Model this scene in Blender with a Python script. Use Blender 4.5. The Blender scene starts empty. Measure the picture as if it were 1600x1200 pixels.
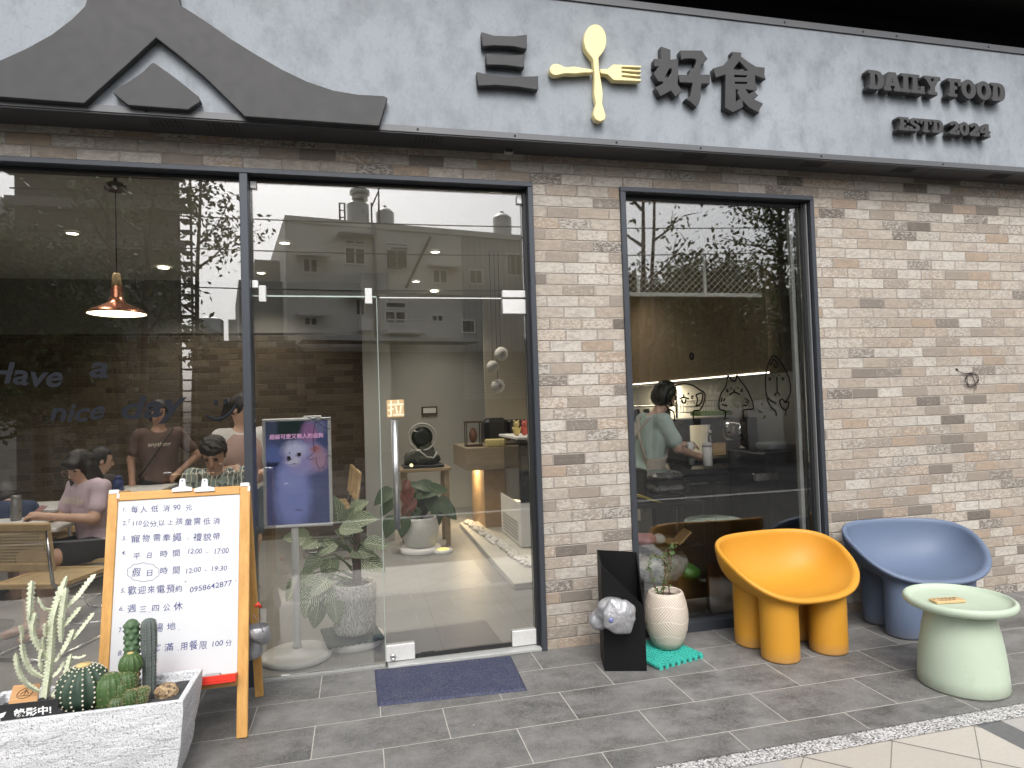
import bpy, math, random
import numpy as np
from mathutils import Vector, Matrix, noise as mnoise
R = math.radians
rnd = random.Random(7)
SC = bpy.context.scene
COL = SC.collection

# ------------------------------------------------------------------ camera
F_PX, YAW, PITCH, ROLL = 1013.55, 0.2333655, 0.0305423, -0.0316174
CAM = np.array([0.0, -3.811, 1.49])
def cam_basis():
    cy, sy = math.cos(YAW), math.sin(YAW); cp, sp = math.cos(PITCH), math.sin(PITCH)
    f = np.array([sy*cp, cy*cp, sp]); r = np.array([cy, -sy, 0.0]); u = np.cross(r, f)
    cr, sr = math.cos(ROLL), math.sin(ROLL)
    return r*cr + u*sr, u*cr - r*sr, f
CR, CU, CF = cam_basis()
cam_d = bpy.data.cameras.new('camera'); cam = bpy.data.objects.new('camera', cam_d); COL.objects.link(cam)
m = Matrix(((CR[0], CU[0], -CF[0], CAM[0]), (CR[1], CU[1], -CF[1], CAM[1]), (CR[2], CU[2], -CF[2], CAM[2]), (0, 0, 0, 1)))
cam.matrix_world = m
cam_d.sensor_width = 36.0; cam_d.lens = 36.0*F_PX/1600.0
cam_d.clip_start = 0.05; cam_d.clip_end = 800.0
SC.camera = cam
def at(x, y, Y=None, Z=None, X=None):
    """pixel of the 1600x1200 photograph -> point on a world plane"""
    d = CF*F_PX + CR*(x-800.0) - CU*(y-600.0)
    if Y is not None: t = (Y-CAM[1])/d[1]
    elif Z is not None: t = (Z-CAM[2])/d[2]
    else: t = (X-CAM[0])/d[0]
    return Vector(CAM + d*t)

# ------------------------------------------------------------------ light
SUN_EL, SUN_AZ = R(48), R(188)
w = bpy.data.worlds.new('World'); SC.world = w; w.use_nodes = True
nt = w.node_tree; nt.nodes.clear()
sky = nt.nodes.new('ShaderNodeTexSky'); sky.sky_type = 'NISHITA'; sky.sun_disc = False
sky.sun_elevation = SUN_EL; sky.sun_rotation = SUN_AZ; sky.air_density = 1.0; sky.dust_density = 5.0; sky.ozone_density = 1.0
hs = nt.nodes.new('ShaderNodeHueSaturation'); hs.inputs['Saturation'].default_value = 0.22
bg = nt.nodes.new('ShaderNodeBackground'); bg.inputs['Strength'].default_value = 0.15
wo = nt.nodes.new('ShaderNodeOutputWorld')
nt.links.new(sky.outputs[0], hs.inputs['Color']); nt.links.new(hs.outputs[0], bg.inputs[0]); nt.links.new(bg.outputs[0], wo.inputs[0])
sd = bpy.data.lights.new('sun', 'SUN'); sd.energy = 0.5; sd.angle = R(25); sd.color = (1.0, 0.96, 0.9)
so = bpy.data.objects.new('sun', sd); COL.objects.link(so)
sv = Vector((math.sin(SUN_AZ)*math.cos(SUN_EL), math.cos(SUN_AZ)*math.cos(SUN_EL), math.sin(SUN_EL)))
so.rotation_euler = sv.to_track_quat('Z', 'Y').to_euler()
so.location = (0, -6, 12)
SC.view_settings.view_transform = 'Standard'; SC.view_settings.look = 'None'
SC.view_settings.gamma = 1.0; SC.view_settings.use_curve_mapping = False
SC.view_settings.exposure = 0.95
SC.cycles.max_bounces = 10; SC.cycles.transparent_max_bounces = 24; SC.cycles.glossy_bounces = 5
SC.cycles.caustics_reflective = False; SC.cycles.caustics_refractive = False
SC.cycles.use_denoising = True
SC.cycles.sample_clamp_indirect = 6.0

# ------------------------------------------------------------------ materials
MATS = {}
class NT:
    """small node-tree writer"""
    def __init__(s, name):
        s.m = bpy.data.materials.new(name); s.m.use_nodes = True; s.t = s.m.node_tree; s.t.nodes.clear()
        s.out = s.t.nodes.new('ShaderNodeOutputMaterial')
    def n(s, typ, **kw):
        nd = s.t.nodes.new(typ)
        for k, v in kw.items():
            if k.startswith('i_'): nd.inputs[k[2:].replace('_', ' ')].default_value = v
            else: setattr(nd, k, v)
        return nd
    def l(s, a, b): s.t.links.new(a, b)
    def math(s, op, a, b=None, c=None):
        nd = s.t.nodes.new('ShaderNodeMath'); nd.operation = op
        for i, v in enumerate((a, b, c)):
            if v is None: continue
            if isinstance(v, (int, float)): nd.inputs[i].default_value = v
            else: s.l(v, nd.inputs[i])
        return nd.outputs[0]
    def mix(s, fac, a, b, blend='MIX'):
        nd = s.t.nodes.new('ShaderNodeMix'); nd.data_type = 'RGBA'; nd.blend_type = blend
        for sock, v in ((nd.inputs['Factor'], fac), (nd.inputs[6], a), (nd.inputs[7], b)):
            if isinstance(v, (int, float)): sock.default_value = v
            elif isinstance(v, tuple): sock.default_value = (v[0], v[1], v[2], 1)
            else: s.l(v, sock)
        return nd.outputs[2]
    def noise(s, vec, scale, detail=4, rough=0.55):
        nd = s.n('ShaderNodeTexNoise'); nd.inputs['Scale'].default_value = scale
        nd.inputs['Detail'].default_value = detail; nd.inputs['Roughness'].default_value = rough
        if vec is not None: s.l(vec, nd.inputs['Vector'])
        return nd.outputs['Fac']
    def ramp(s, fac, stops, interp='LINEAR'):
        nd = s.n('ShaderNodeValToRGB'); cr = nd.color_ramp; cr.interpolation = interp
        while len(cr.elements) < len(stops): cr.elements.new(0.5)
        for e, (p, c) in zip(cr.elements, stops):
            e.position = p; e.color = (c, c, c, 1) if isinstance(c, (int, float)) else (c[0], c[1], c[2], 1)
        s.l(fac, nd.inputs[0]); return nd.outputs[0]
    def coord(s, kind='Object', scale=None, rot=None):
        tc = s.n('ShaderNodeTexCoord'); o = tc.outputs[kind]
        if scale or rot:
            mp = s.n('ShaderNodeMapping')
            if scale: mp.inputs['Scale'].default_value = scale
            if rot: mp.inputs['Rotation'].default_value = rot
            s.l(o, mp.inputs[0]); o = mp.outputs[0]
        return o
    def bsdf(s, col, rough=0.5, metal=0.0, bump=None, bstr=0.3, bdist=0.01, spec=None, **kw):
        b = s.n('ShaderNodeBsdfPrincipled')
        def put(sock, v):
            if isinstance(v, (int, float)): sock.default_value = v
            elif isinstance(v, tuple): sock.default_value = (v[0], v[1], v[2], 1)
            else: s.l(v, sock)
        put(b.inputs['Base Color'], col); put(b.inputs['Roughness'], rough); put(b.inputs['Metallic'], metal)
        if spec is not None: b.inputs['Specular IOR Level'].default_value = spec
        for k, v in kw.items(): put(b.inputs[k.replace('_', ' ')], v)
        if bump is not None:
            bn = s.n('ShaderNodeBump'); bn.inputs['Strength'].default_value = bstr; bn.inputs['Distance'].default_value = bdist
            s.l(bump, bn.inputs['Height']); s.l(bn.outputs[0], b.inputs['Normal'])
        s.l(b.outputs[0], s.out.inputs[0]); return b
def srgb(r, g=None, b=None):
    if g is None: r, g, b = ((r >> 16) & 255, (r >> 8) & 255, r & 255)
    f = lambda c: (c/255/12.92) if c/255 <= 0.04045 else ((c/255+0.055)/1.055)**2.4
    return (f(r), f(g), f(b))
def M(name, col, rough=0.5, metal=0.0, var=0.10, scale=9.0, bump=0.0, bscale=70.0, spec=None, **kw):
    """plain material with slight tonal and roughness unevenness"""
    if name in MATS: return MATS[name]
    s = NT(name); co = s.coord()
    nz = s.noise(co, scale, 5, 0.6)
    c2 = tuple(max(0, c*(1-var*1.6)) for c in col); c1 = tuple(min(1, c*(1+var)) for c in col)
    c = s.mix(nz, c2, c1)
    rr = s.math('ADD', s.math('MULTIPLY', s.noise(co, scale*3.1, 3), 0.16), max(0.02, rough-0.08))
    bp = s.noise(co, bscale, 4, 0.6) if bump else None
    s.bsdf(c, rr, metal, bp, bump, 0.004, spec, **kw)
    MATS[name] = s.m; return s.m
def emit(name, col, strength):
    if name in MATS: return MATS[name]
    s = NT(name); e = s.n('ShaderNodeEmission'); e.inputs[0].default_value = (*col, 1); e.inputs[1].default_value = strength
    s.l(e.outputs[0], s.out.inputs[0]); MATS[name] = s.m; return s.m

# ------------------------------------------------------------------ objects
def thing(name, label, cat, loc=(0, 0, 0), group=None, kind=None):
    o = bpy.data.objects.new(name, None); COL.objects.link(o); o.location = loc; o.empty_display_size = 0.1
    tag(o, label, cat, group, kind); return o
def tag(o, label=None, cat=None, group=None, kind=None):
    if label: o['label'] = label
    if cat: o['category'] = cat
    if group: o['group'] = group
    if kind: o['kind'] = kind
    return o
def wloc(o):
    v = Vector((0, 0, 0))
    while o is not None: v = v + o.location; o = o.parent
    return v
def link_mesh(name, me, mats, parent=None, label=None):
    o = bpy.data.objects.new(name, me); COL.objects.link(o)
    for mt in (mats if isinstance(mats, (list, tuple)) else [mats]): me.materials.append(mt)
    if parent is not None: o.parent = parent
    if label: o['label'] = label
    return o
def raw_mesh(name, V, F, off=(0, 0, 0), smooth=False):
    """numpy verts, uniform-size faces array"""
    V = np.asarray(V, np.float32) - np.asarray(off, np.float32); F = np.asarray(F, np.int32)
    me = bpy.data.meshes.new(name); me.vertices.add(len(V)); me.vertices.foreach_set('co', V.ravel())
    k = F.shape[1]; me.loops.add(F.size); me.loops.foreach_set('vertex_index', F.ravel())
    me.polygons.add(len(F)); me.polygons.foreach_set('loop_start', np.arange(0, F.size, k, dtype=np.int32))
    me.polygons.foreach_set('loop_total', np.full(len(F), k, np.int32))
    me.polygons.foreach_set('use_smooth', np.full(len(F), smooth, bool))
    me.update(calc_edges=True); me.validate(); return me
def rotz(a): return Matrix.Rotation(a, 4, 'Z')
def TR(loc=(0, 0, 0), rz=0.0, rx=0.0, ry=0.0):
    return Matrix.Translation(loc) @ Matrix.Rotation(rz, 4, 'Z') @ Matrix.Rotation(ry, 4, 'Y') @ Matrix.Rotation(rx, 4, 'X')
class MB:
    """collects shapes and links them as ONE mesh object; coordinates are world (or of mx)"""
    def __init__(s, mx=None): s.v = []; s.f = []; s.sm = []; s.mi = []; s.mx = mx; s.cur = 0
    def add(s, vs, fs, smooth=False):
        o = len(s.v)
        for p in vs:
            p = Vector(p); s.v.append(s.mx @ p if s.mx is not None else p)
        for f in fs: s.f.append([i+o for i in f]); s.sm.append(smooth); s.mi.append(s.cur)
        return s
    def box(s, lo, hi, bev=0.0, mx=None):
        x0, y0, z0 = lo; x1, y1, z1 = hi
        if bev <= 0:
            vs = [(x0,y0,z0),(x1,y0,z0),(x1,y1,z0),(x0,y1,z0),(x0,y0,z1),(x1,y0,z1),(x1,y1,z1),(x0,y1,z1)]
            fs = [(0,3,2,1),(4,5,6,7),(0,1,5,4),(1,2,6,5),(2,3,7,6),(3,0,4,7)]
        else:
            b = min(bev, (x1-x0)*.45, (y1-y0)*.45, (z1-z0)*.45)
            vs = []; idx = {}
            for ix, (xa, sx) in enumerate(((x0, 1), (x1, -1))):
                for iy, (ya, sy) in enumerate(((y0, 1), (y1, -1))):
                    for iz, (za, sz) in enumerate(((z0, 1), (z1, -1))):
                        idx[(ix,iy,iz,'x')] = len(vs); vs.append((xa, ya+sy*b, za+sz*b))
                        idx[(ix,iy,iz,'y')] = len(vs); vs.append((xa+sx*b, ya, za+sz*b))
                        idx[(ix,iy,iz,'z')] = len(vs); vs.append((xa+sx*b, ya+sy*b, za))
            I = lambda a, b_, c, k: idx[(a, b_, c, k)]
            fs = []
            for a in (0, 1):
                q = [I(a,0,0,'x'), I(a,1,0,'x'), I(a,1,1,'x'), I(a,0,1,'x')]; fs.append(q if a else q[::-1])
                q = [I(0,a,0,'y'), I(0,a,1,'y'), I(1,a,1,'y'), I(1,a,0,'y')]; fs.append(q if a else q[::-1])
                q = [I(0,0,a,'z'), I(1,0,a,'z'), I(1,1,a,'z'), I(0,1,a,'z')]; fs.append(q if a else q[::-1])
            for a in (0, 1):
                for b_ in (0, 1):
                    q = [I(a,b_,0,'x'), I(a,b_,1,'x'), I(a,b_,1,'y'), I(a,b_,0,'y')]; fs.append(q if (a+b_) % 2 == 0 else q[::-1])
                    q = [I(a,0,b_,'x'), I(a,0,b_,'z'), I(a,1,b_,'z'), I(a,1,b_,'x')]; fs.append(q if (a+b_) % 2 == 0 else q[::-1])
                    q = [I(0,a,b_,'y'), I(1,a,b_,'y'), I(1,a,b_,'z'), I(0,a,b_,'z')]; fs.append(q if (a+b_) % 2 == 0 else q[::-1])
                    for c in (0, 1):
                        q = [I(a,b_,c,'x'), I(a,b_,c,'y'), I(a,b_,c,'z')]; fs.append(q if (a+b_+c) % 2 == 0 else q[::-1])
        if mx is not None: vs = [mx @ Vector(p) for p in vs]
        return s.add(vs, fs)
    def cbox(s, c, d, bev=0.0, mx=None):
        return s.box((c[0]-d[0]/2, c[1]-d[1]/2, c[2]-d[2]/2), (c[0]+d[0]/2, c[1]+d[1]/2, c[2]+d[2]/2), bev, mx)
    def bar(s, p0, p1, wd, th, up=(0, 0, 1), bev=0.0):
        """rectangular bar from p0 to p1: wd across, th along up"""
        p0 = Vector(p0); p1 = Vector(p1); d = p1-p0; L = d.length; d = d.normalized()
        up = Vector(up); sx = d.cross(up).normalized(); u = sx.cross(d)
        m_ = Matrix(((sx.x, d.x, u.x, p0.x), (sx.y, d.y, u.y, p0.y), (sx.z, d.z, u.z, p0.z), (0, 0, 0, 1)))
        return s.box((-wd/2, 0, -th/2), (wd/2, L, th/2), bev, m_)
    def tube(s, pts, r, seg=8, caps=True, closed=False):
        pts = [Vector(p) for p in pts]; n = len(pts)
        rs = r if isinstance(r, (list, tuple)) else [r]*n
        vs = []; fs = []; prev = None
        for i, p in enumerate(pts):
            if closed: d = pts[(i+1) % n]-pts[i-1]
            else: d = pts[min(i+1, n-1)]-pts[max(i-1, 0)]
            d = d.normalized() if d.length > 1e-9 else Vector((0, 0, 1))
            if prev is None:
                a = Vector((0, 0, 1)) if abs(d.z) < .9 else Vector((1, 0, 0)); u = d.cross(a).normalized()
            else: u = (prev - d*prev.dot(d)); u = u.normalized() if u.length > 1e-6 else d.orthogonal().normalized()
            prev = u; v_ = d.cross(u)
            for k in range(seg):
                t = 2*math.pi*k/seg; vs.append(p+(u*math.cos(t)+v_*math.sin(t))*rs[i])
        for i in range(n if closed else n-1):
            a = i*seg; b = ((i+1) % n)*seg
            for k in range(seg): k2 = (k+1) % seg; fs.append((a+k, a+k2, b+k2, b+k))
        s.add(vs, fs, True)
        if caps and not closed:
            o = len(s.v)-len(vs)
            s.f.append([o+k for k in range(seg)][::-1]); s.sm.append(False); s.mi.append(s.cur)
            s.f.append([o+(n-1)*seg+k for k in range(seg)]); s.sm.append(False); s.mi.append(s.cur)
        return s
    def lathe(s, prof, c=(0, 0, 0), seg=32, caps=True, mx=None, sx=1.0, sy=1.0, mod=None):
        vs = []; fs = []; n = len(prof); c = Vector(c)
        for (r, z) in prof:
            for k in range(seg):
                t = 2*math.pi*k/seg; rr = r*(mod(t, z) if mod else 1)
                p = Vector((rr*math.cos(t)*sx, rr*math.sin(t)*sy, z))
                vs.append((mx @ p if mx is not None else p)+c)
        for i in range(n-1):
            for k in range(seg): k2 = (k+1) % seg; fs.append((i*seg+k, i*seg+k2, (i+1)*seg+k2, (i+1)*seg+k))
        s.add(vs, fs, True)
        if caps:
            o = len(s.v)-len(vs)
            if prof[0][0] > 1e-4: s.f.append([o+k for k in range(seg)][::-1]); s.sm.append(False); s.mi.append(s.cur)
            if prof[-1][0] > 1e-4: s.f.append([o+(n-1)*seg+k for k in range(seg)]); s.sm.append(False); s.mi.append(s.cur)
        return s
    def ball(s, c, r, seg=16, rings=10, mx=None):
        rx, ry, rz = r if isinstance(r, (tuple, list)) else (r, r, r)
        prof = [(max(1e-5, math.sin(math.pi*i/rings)), -math.cos(math.pi*i/rings)) for i in range(rings+1)]
        m_ = Matrix.Diagonal((rx, ry, rz, 1)); m_ = (mx @ m_) if mx is not None else m_
        return s.lathe(prof, c, seg, False, m_)
    def prism(s, poly, y0, y1, axis='y'):
        """simple (convex-ish) polygon of (a,b) extruded: axis y -> (a,y,b); z -> (a,b,z); x -> (x,a,b)"""
        def q(p, t):
            return (p[0], t, p[1]) if axis == 'y' else ((p[0], p[1], t) if axis == 'z' else (t, p[0], p[1]))
        n = len(poly); vs = [q(p, y0) for p in poly]+[q(p, y1) for p in poly]
        fs = [list(range(n)), list(range(n, 2*n))[::-1]]+[(i, n+i, n+(i+1) % n, (i+1) % n) for i in range(n)]
        return s.add(vs, fs)
    def quad(s, a, b, c, d): return s.add([a, b, c, d], [(0, 1, 2, 3)])
    def build(s, name, mats, parent=None, label=None, fix=True, local=False):
        off = wloc(parent) if (parent is not None and not local) else Vector((0, 0, 0))
        me = bpy.data.meshes.new(name); me.from_pydata([(v-off)[:] for v in s.v], [], s.f)
        me.polygons.foreach_set('use_smooth', s.sm); me.polygons.foreach_set('material_index', s.mi)
        if fix:
            import bmesh
            bm = bmesh.new(); bm.from_mesh(me); bmesh.ops.recalc_face_normals(bm, faces=bm.faces); bm.to_mesh(me); bm.free()
        me.update(); return link_mesh(name, me, mats, parent, label)

# flat outlines with holes -> plates with depth (via a filled 2-D curve)
def plate_mesh(name, polys, depth, bevel=0.0, closed=True, res=1):
    cu = bpy.data.curves.new(name, 'CURVE'); cu.dimensions = '2D'; cu.fill_mode = 'BOTH'
    cu.extrude = max(0.0, depth/2-bevel); cu.bevel_depth = bevel; cu.bevel_resolution = res; cu.offset = -bevel
    for pl in polys:
        sp = cu.splines.new('POLY'); sp.points.add(len(pl)-1)
        for p, q in zip(sp.points, pl): p.co = (q[0], q[1], 0, 1)
        sp.use_cyclic_u = True
    return curve_to_mesh(cu, name)
def curve_to_mesh(cu, name):
    o = bpy.data.objects.new(name, cu); COL.objects.link(o)
    dg = bpy.context.evaluated_depsgraph_get(); dg.update()
    me = bpy.data.meshes.new_from_object(o.evaluated_get(dg)); me.name = name
    bpy.data.objects.remove(o); bpy.data.curves.remove(cu)
    me.materials.clear(); return me
def text_mesh(body, name='lettering', size=1.0, extrude=0.0, offset=0.0, shear=0.0, align='LEFT', spacing=1.0, lines=1.0):
    cu = bpy.data.curves.new(name, 'FONT'); cu.body = body; cu.size = size; cu.extrude = extrude; cu.offset = offset
    cu.shear = shear; cu.align_x = align; cu.space_character = spacing; cu.space_line = lines; cu.resolution_u = 3
    return curve_to_mesh(cu, name)
def map_mesh(me, mx):
    n = len(me.vertices); a = np.empty(n*3, np.float32); me.vertices.foreach_get('co', a); a = a.reshape(-1, 3)
    m_ = np.array(mx, np.float32); a = a @ m_[:3, :3].T + m_[:3, 3]; me.vertices.foreach_set('co', a.ravel()); me.update(); return me
def facing(o, x, z_up):
    """matrix taking local xy of a plate onto a plane: x axis, y axis (z_up), normal = x cross up"""
    x = Vector(x).normalized(); z_up = Vector(z_up); z_up = (z_up-x*x.dot(z_up)).normalized(); n = x.cross(z_up)
    return Matrix(((x.x, z_up.x, n.x, o[0]), (x.y, z_up.y, n.y, o[1]), (x.z, z_up.z, n.z, o[2]), (0, 0, 0, 1)))
def join_meshes(name, mes):
    V = []; F = []; o = 0
    for me in mes:
        V += [v.co[:] for v in me.vertices]; F += [[i+o for i in p.vertices] for p in me.polygons]; o = len(V)
    me = bpy.data.meshes.new(name); me.from_pydata(V, [], F); me.update(); return me
def put(name, me, mats, parent=None, label=None):
    """link a world-coordinates mesh under parent"""
    if parent is not None: map_mesh(me, Matrix.Translation(-wloc(parent)))
    return link_mesh(name, me, mats, parent, label)

# ------------------------------------------------------------------ rounded solids from distance fields
def sdf_mesh(f, lo, hi, h, name='form', off=(0, 0, 0), smooth=True):
    lo = np.array(lo, float); hi = np.array(hi, float)
    ax = [np.arange(lo[i]-2*h, hi[i]+2.5*h, h, dtype=np.float32) for i in range(3)]
    X, Y, Z = np.meshgrid(*ax, indexing='ij')
    D = np.asarray(f(X, Y, Z), np.float32); S = D < 0
    n = D.shape
    cnt = np.zeros((n[0]-1, n[1]-1, n[2]-1), np.int32); acc = np.zeros(cnt.shape+(3,), np.float32)
    def sl(a, d): return slice(a, a+d)
    c = [n[i]-1 for i in range(3)]
    corner = lambda A, i, j, k: A[i:i+c[0], j:j+c[1], k:k+c[2]]
    for axis in range(3):
        for a in (0, 1):
            for b in (0, 1):
                o = [0, 0, 0]; others = [q for q in range(3) if q != axis]
                o[others[0]] = a; o[others[1]] = b; e = list(o); e[axis] = 1
                d0 = corner(D, *o); d1 = corner(D, *e)
                x = (d0 < 0) != (d1 < 0)
                t = np.where(x, d0/np.where(x, d0-d1, 1), 0)
                cnt += x
                acc[..., axis] += np.where(x, t, 0)
                acc[..., others[0]] += np.where(x, a, 0); acc[..., others[1]] += np.where(x, b, 0)
    act = cnt > 0; idx = -np.ones(cnt.shape, np.int64); idx[act] = np.arange(act.sum())
    ijk = np.argwhere(act); V = (ijk + acc[act]/cnt[act][:, None])*h + (lo-2*h)
    F = []
    for axis in range(3):
        s0 = [slice(1, -1)]*3; s1 = [slice(1, -1)]*3; s0[axis] = slice(0, -1); s1[axis] = slice(1, None)
        x = S[tuple(s0)] != S[tuple(s1)]; p = np.argwhere(x)
        if not len(p): continue
        o = [1, 1, 1]; o[axis] = 0; p = p+np.array(o)
        u, v = [(1, 2), (2, 0), (0, 1)][axis]; eu = np.zeros(3, int); eu[u] = 1; ev = np.zeros(3, int); ev[v] = 1
        q = [p-eu-ev, p-ev, p, p-eu]
        q = np.stack([idx[a[:, 0], a[:, 1], a[:, 2]] for a in q], 1)
        ins = S[tuple(s0)][x]; q[~ins] = q[~ins][:, ::-1]
        F.append(q)
    F = np.concatenate(F); return raw_mesh(name, V, F, off, smooth)
def smin(a, b, k):
    h_ = np.clip(0.5+0.5*(b-a)/k, 0, 1); return b*(1-h_)+a*h_-k*h_*(1-h_)
def smax(a, b, k): return -smin(-a, -b, k)
def s_ell(X, Y, Z, c, r):
    x, y, z = (X-c[0]), (Y-c[1]), (Z-c[2])
    k0 = np.sqrt((x/r[0])**2+(y/r[1])**2+(z/r[2])**2); k1 = np.sqrt((x/r[0]**2)**2+(y/r[1]**2)**2+(z/r[2]**2)**2)
    return k0*(k0-1)/np.maximum(k1, 1e-6)
def s_cone(X, Y, Z, a, b, r1, r2):
    a = np.array(a, float); b = np.array(b, float); d = b-a; L = float(d @ d)
    t = np.clip(((X-a[0])*d[0]+(Y-a[1])*d[1]+(Z-a[2])*d[2])/max(L, 1e-9), 0, 1)
    return np.sqrt((X-a[0]-t*d[0])**2+(Y-a[1]-t*d[1])**2+(Z-a[2]-t*d[2])**2)-(r1+(r2-r1)*t)
def s_box(X, Y, Z, c, d, r=0.0):
    qx = np.abs(X-c[0])-d[0]+r; qy = np.abs(Y-c[1])-d[1]+r; qz = np.abs(Z-c[2])-d[2]+r
    return np.sqrt(np.maximum(qx, 0)**2+np.maximum(qy, 0)**2+np.maximum(qz, 0)**2)+np.minimum(np.maximum(qx, np.maximum(qy, qz)), 0)-r
def s_cyl(X, Y, Z, c, r, z0, z1, rd=0.01):
    d = np.sqrt((X-c[0])**2+(Y-c[1])**2)-r+rd; e = np.abs(Z-(z0+z1)/2)-(z1-z0)/2+rd
    return np.sqrt(np.maximum(d, 0)**2+np.maximum(e, 0)**2)+np.minimum(np.maximum(d, e), 0)-rd
def vnoise(X, Y, Z, f, seed=0):
    r_ = np.random.RandomState(seed); out = 0
    for i in range(7):
        k = r_.normal(size=3); k = k/np.linalg.norm(k)*f*(0.6+r_.rand()); out = out+np.sin(X*k[0]+Y*k[1]+Z*k[2]+r_.rand()*6.28)
    return out/7.0
# ================================================================== SETTING
def brick_mat(name, tones, dark=1.0, bw=0.206, bh=0.0695, white=0.62):
    s = NT(name); co = s.coord('Object'); sp = s.n('ShaderNodeSeparateXYZ'); s.l(co, sp.inputs[0])
    x = s.math('ADD', sp.outputs[0], sp.outputs[1]); z = sp.outputs[2]
    wob = s.math('MULTIPLY', s.math('SUBTRACT', s.noise(co, 26, 2), 0.5), 0.008)
    zz = s.math('ADD', s.math('DIVIDE', s.math('ADD', z, 0.0086), bh), s.math('MULTIPLY', wob, 8.0))
    row = s.math('FLOOR', zz); fz = s.math('SUBTRACT', zz, row)
    wn = s.n('ShaderNodeTexWhiteNoise', noise_dimensions='1D'); s.l(row, wn.inputs['W'])
    par = s.math('MULTIPLY', s.math('FRACT', s.math('MULTIPLY', row, 0.5)), 1.0)
    off = s.math('ADD', par, s.math('MULTIPLY', wn.outputs['Value'], 0.16))
    xx = s.math('ADD', s.math('ADD', s.math('DIVIDE', x, bw), off), s.math('MULTIPLY', wob, 3.0))
    col = s.math('FLOOR', xx); fx = s.math('SUBTRACT', xx, col)
    cb = s.n('ShaderNodeCombineXYZ'); s.l(col, cb.inputs[0]); s.l(row, cb.inputs[1])
    w2 = s.n('ShaderNodeTexWhiteNoise', noise_dimensions='2D'); s.l(cb.outputs[0], w2.inputs['Vector'])
    sep = s.n('ShaderNodeSeparateColor'); s.l(w2.outputs['Color'], sep.inputs[0])
    r1, r2, r3 = sep.outputs[0], sep.outputs[1], sep.outputs[2]
    n = len(tones); stops = []
    acc = 0
    for wt, c in tones: stops.append((acc, c)); acc += wt
    base = s.ramp(r1, stops, 'CONSTANT')
    # per-brick tonal shift and a few coarse mottles
    vadd = s.n('ShaderNodeVectorMath', operation='ADD'); s.l(co, vadd.inputs[0])
    vm = s.n('ShaderNodeVectorMath', operation='SCALE'); s.l(w2.outputs['Color'], vm.inputs[0]); vm.inputs['Scale'].default_value = 7.0
    s.l(vm.outputs[0], vadd.inputs[1]); pc = vadd.outputs[0]
    mp = s.n('ShaderNodeMapping'); mp.inputs['Scale'].default_value = (1, 1, 2.1); s.l(pc, mp.inputs[0]); pc = mp.outputs[0]
    mott = s.noise(pc, 21, 6, 0.7)
    base = s.mix(s.ramp(mott, [(0.40, 0), (0.66, 1)]), base, s.mix(0.62, base, (0.225, 0.195, 0.168)))
    grain = s.noise(co, 190, 3, 0.7)
    # lime wash: crusty patches whose extent differs brick by brick
    crust = s.noise(pc, 44, 8, 0.76)
    edge = s.math('SUBTRACT', 0.64, s.math('MULTIPLY', r2, 0.20))
    wf = s.math('MULTIPLY', s.math('MULTIPLY', s.math('SUBTRACT', crust, edge), 22.0), 1.0)
    cl = s.n('ShaderNodeClamp'); s.l(wf, cl.inputs[0])
    c = s.mix(s.math('MULTIPLY', cl.outputs[0], white), base, (0.60, 0.572, 0.525))
    c = s.mix(s.math('MULTIPLY', s.math('SUBTRACT', grain, 0.3), 0.38), c, (0.17, 0.14, 0.12))
    tn = s.noise(co, 0.9, 4, 0.6); c = s.mix(s.ramp(tn, [(0.35, 0.22), (0.62, 0)]), c, (0.20, 0.175, 0.15))
    dx = s.math('MULTIPLY', s.math('MINIMUM', fx, s.math('SUBTRACT', 1.0, fx)), bw)
    dz = s.math('MULTIPLY', s.math('MINIMUM', fz, s.math('SUBTRACT', 1.0, fz)), bh)
    d = s.math('ADD', s.math('MINIMUM', dx, dz), s.math('MULTIPLY', s.math('SUBTRACT', s.noise(co, 120, 3), 0.5), 0.004))
    face = s.ramp(s.math('MULTIPLY', d, 100.0), [(0.22, 0), (0.50, 1)])
    grout = s.mix(s.noise(co, 70, 3), (0.27, 0.235, 0.205), (0.47, 0.42, 0.37))
    c = s.mix(face, grout, c)
    if dark != 1.0: c = s.mix(1.0, c, (dark, dark*0.95, dark*0.86), 'MULTIPLY')
    # slight relief from tile faces, crust and grain
    h = s.math('ADD', s.math('MULTIPLY', face, 1.0), s.math('ADD', s.math('MULTIPLY', crust, 0.45), s.math('MULTIPLY', grain, 0.18)))
    s.bsdf(c, 0.86, 0, h, 0.9, 0.009, 0.25); return s.m
PALE = [(0.27, (0.455, 0.405, 0.35)), (0.21, (0.39, 0.33, 0.272)), (0.11, (0.39, 0.30, 0.225)), (0.14, (0.31, 0.266, 0.224)),
        (0.12, (0.51, 0.47, 0.42)), (0.10, (0.19, 0.166, 0.143)), (0.05, (0.12, 0.105, 0.092))]
m_brick = brick_mat('pale_brick', PALE)
m_brick_in = brick_mat('inner_brick', [(0.3, (0.30, 0.24, 0.17)), (0.3, (0.22, 0.17, 0.12)), (0.2, (0.16, 0.125, 0.09)), (0.2, (0.38, 0.31, 0.23))], 0.45, 0.21, 0.07, 0.35)

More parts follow.
